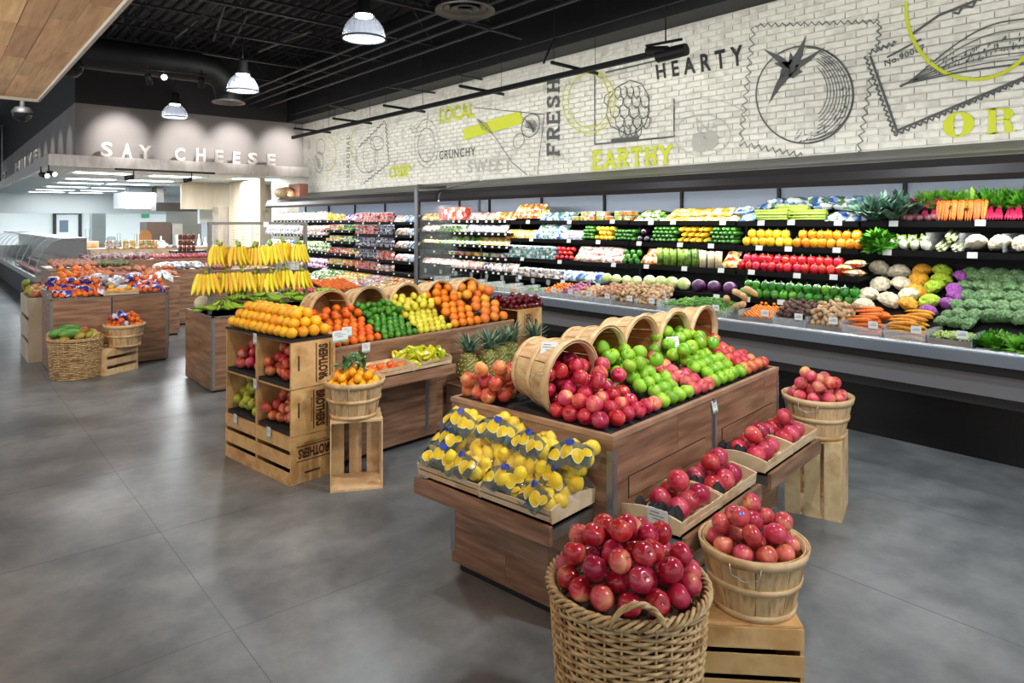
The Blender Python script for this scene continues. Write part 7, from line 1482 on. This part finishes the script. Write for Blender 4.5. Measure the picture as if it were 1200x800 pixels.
# slatted crate of squash left of island D
crate('tall whitewashed slatted crate of squash left of the clementine island', (.93, 10.35, 0), 0, 'up', .9, .5, .80, m=vmat('whitewashed_slat', ['#c8bda8', '#b8aa92'], 5, .6, var=.15), slatgap=.05)
zone('yellow_squash', MAN, .95, 1.42, 10.36, 11.2, .78, .055, 40, 'yellow and tan squash on the slatted crate', 'squash', 12, .12)
# ================================================================ meat case and prep area
mc = thing('deli_case', 'long curved glass meat case receding at the far left', 'display case', (1.62, 16.6, 0))
b = MB(); b.box(.05, 0, .02, 1.2, 14, .55); b.build('base', DARK, mc)
b = MB(); b.box(-.05, 0, .55, 1.2, 14, .66); b.build('bumper', STEEL, mc)
for k in range(10):
    b = MB(); y0, y1 = k*1.4+.01, k*1.4+1.39; prof = [(0, .66), (-.02, .8), (.05, 1.0), (.18, 1.2), (.38, 1.36), (.6, 1.42)]; b.add([(x, y0, z) for x, z in prof]+[(x, y1, z) for x, z in prof], [(i, i+1, 7+i, 6+i) for i in range(5)]); b.build('curved_glass_pane', GLASS, mc, True)
    b = MB(); b.tube([(x, y0, z) for x, z in prof], .012, 5); b.build('glass_rib', STEEL, mc)
b = MB(); b.box(.55, 0, 1.40, 1.2, 14, 1.44); b.build('top_shelf', STEEL, mc); mc.scale = (.72, 1, .98); b = MB(); b.box(1.16, 0, .66, 1.2, 14, 1.4); b.build('back', WHITE, mc)
b = MB(); prof = [(0, .66), (-.02, .8), (.05, 1.0), (.18, 1.2), (.38, 1.36), (.6, 1.42), (1.2, 1.44), (1.2, .66)]; n = len(prof); b.add([(x, -.02, z) for x, z in prof]+[(x, 0, z) for x, z in prof], [tuple(range(n)), tuple(range(2*n-1, n-1, -1))]+[(i, n+i, n+(i+1) % n, (i+1) % n) for i in range(n)]); b.build('end_panel', mat('case_end_glass', '#8a8c8c', .1, alpha=.45), mc)
MEAT = [MB().box(-.13, -.09, 0, .13, .09, .045).mesh('meat_tray', vmat('meat_%d' % k, c_, 16, .35, var=.2), False, .01) for k, c_ in enumerate([['#8c3c3c', '#b87068'], ['#d8c8bc', '#b09088'], ['#a85048', '#e0d4cc']])]
for k in range(60):
    o = inst('meat_tray', MEAT[k % 3], None, (1.78+.24*(k % 3), 16.8+.24*(k//3), .67+.12*(k % 3)), (0, .2, 0)); tag(o, 'tray of cut meat behind the curved glass', 'meat tray', 'meat trays')
# prep counters and gear, far away
def far_box(name, u0, u1, v0, v1, y, d, m_, label, cat, zfloor=None):
    a, c_ = pyy(u0, v1, y), pyy(u1, v0, y); z0 = a.z if zfloor is None else zfloor; b = MB(); b.box(a.x, y, z0, c_.x, y+d, c_.z); return tag(b.build(name, m_, bev=0), label, cat)
b = MB(); b.box(3.3, 18.4, 0, x2-.3, 19.0, 1.0); o = b.build('prep_counter', STEEL); tag(o, 'long stainless prep counter in the cheese department', 'counter')
far_box('hood_box', 143, 183, 226, 244, 22, 1.2, mat('hood_white', '#d5dcde', .35), 'white extractor hood box hanging from the deli ceiling', 'hood')
far_box('hood_box', 183, 236, 238, 247, 21.2, .6, mat('hood_dark', '#5a5650', .5), 'dark lower edge of the extractor canopy', 'hood'); far_box('hood_duct', 184, 192, 219, 238, 22.3, .6, mat('duct_dark', '#6c6862', .5), 'dark duct rising beside the white hood', 'duct')
far_box('duct_run', 150, 195, 221, 225, 23, .5, mat('duct_pale', '#b7bdbc', .4), 'pale duct along the deli ceiling', 'duct')
far_box('tall_oven', 172, 200, 260, 287, 20.4, .8, mat('oven_brown', '#5c4a40', .35, .3), 'brown steel oven in the cheese department', 'oven', 1.0); far_box('prep_cooler', 202, 214, 262, 284, 20.6, .5, STEEL, 'steel cooler door beside the brown oven', 'cooler', 1.0)
far_box('steel_backsplash', 195, 236, 246, 284, 22.5, .05, mat('backsplash_steel', '#8c908f', .25, .8), 'shiny steel backsplash behind the ovens', 'backsplash', 0)
far_box('control_panel', 234, 253, 238, 262, 20.3, .2, mat('panel_pale_steel', '#c3c8c8', .35, .3), 'pale steel control cabinet with a dark display', 'cabinet'); far_box('display_screen', 238, 243, 240, 244, 20.28, .01, DARK, 'small dark display on the pale steel cabinet', 'screen')
for u0, u1, lb in ((256, 279, 'left'), (281, 301, 'right')): far_box('wrapped_rack', u0, u1, 243, 262, 19.0, .5, vmat('kraft_wrap_'+lb, ['#9c8f80', '#aea192'], 3, .5, var=0), '%s of the two brown wrapped racks below the beige wall' % lb, 'rack', 0)
far_box('door_panel', 64.5, 93.5, 249.5, 272, 33.76, .03, LW, 'white door leaf with thin dark frame behind the meat case', 'door', 0); o = bpy.data.objects['door_panel']; a = pyy(62, 247.5, 33.7); c_ = pyy(96, 272, 33.7); b = MB(); b.box(a.x, 33.72, 0, a.x+.12, 33.79, a.z); b.box(c_.x-.12, 33.72, 0, c_.x, 33.79, a.z); b.box(a.x, 33.72, a.z-.12, c_.x, 33.79, a.z); b.build('door_frame', DARK, o)
far_box('wall_screen', 70, 80, 258, 272, 28, .1, mat('monitor_grey', '#5d6b78', .3), 'small grey monitor on the far prep counter', 'monitor')
far_box('meat_grinder', 108, 124, 250, 275, 26, .5, mat('equipment_grey', '#9aa3a3', .3, .6), 'steel equipment column in the far prep area', 'machine', 1.0)
far_box('green_sign', 166, 175, 249, 255, 33.75, .03, mat('exit_green', '#2f8a5c', .4, emit=.3), 'small green wall sign in the far prep area', 'sign'); far_box('wooden_crate_box', 100, 116, 283, 295, 16.9, .3, W_TRAY, 'small pale wooden box on the counter behind the produce', 'box', 1.1)
b = MB(); b.box(-.5, 26.5, 0, 12, 27.3, 1.0); tag(b.build('prep_counter', STEEL), 'far stainless counter along the white wall', 'counter')
rr2 = random.Random(9)
for k in range(26):
    x = 2.2+rr2.random()*7; y = 26.6+rr2.random()*.5 if k % 2 else 18.45+rr2.random()*.4; x = x if k % 2 else 3.5+rr2.random()*2.2
    h_ = rr2.uniform(.12, .5); w_ = rr2.uniform(.08, .3); kind = k % 4; b = MB()
    if kind == 0: b.lathe([(.001, 0), (w_*.5, .001), (w_*.55, h_*.7), (w_*.4, h_), (.001, h_)], 12); nm, lb, m_ = 'steel_pot', 'steel pot on a prep counter', STEEL
    elif kind == 1: b.box(-w_/2, -.1, 0, w_/2, .1, h_*.6); b.box(-w_*.35, -.08, h_*.6, w_*.35, .08, h_*.7); nm, lb, m_ = 'scale', 'grey counter scale in the prep area', mat('scale_grey_%d' % k, '#8f989a', .4)
    elif kind == 2: b.lathe([(.001, 0), (.04, .001), (.045, h_*.5), (.015, h_*.8), (.015, h_)], 10); nm, lb, m_ = 'squeeze_bottle', 'pale bottle on a prep counter', WHITE
    else: b.box(-w_/2, -.12, 0, w_/2, .12, .02); b.tube([(-w_/2, 0, .02), (-w_/2, 0, h_), (w_/2, 0, h_), (w_/2, 0, .02)], .01, 5); nm, lb, m_ = 'wire_stand', 'wire rack stand in the prep area', WIRE
    o = b.build(nm, m_, None, loc=(x, y, 1.001)); tag(o, lb, nm.split('_')[-1], lb+'s')
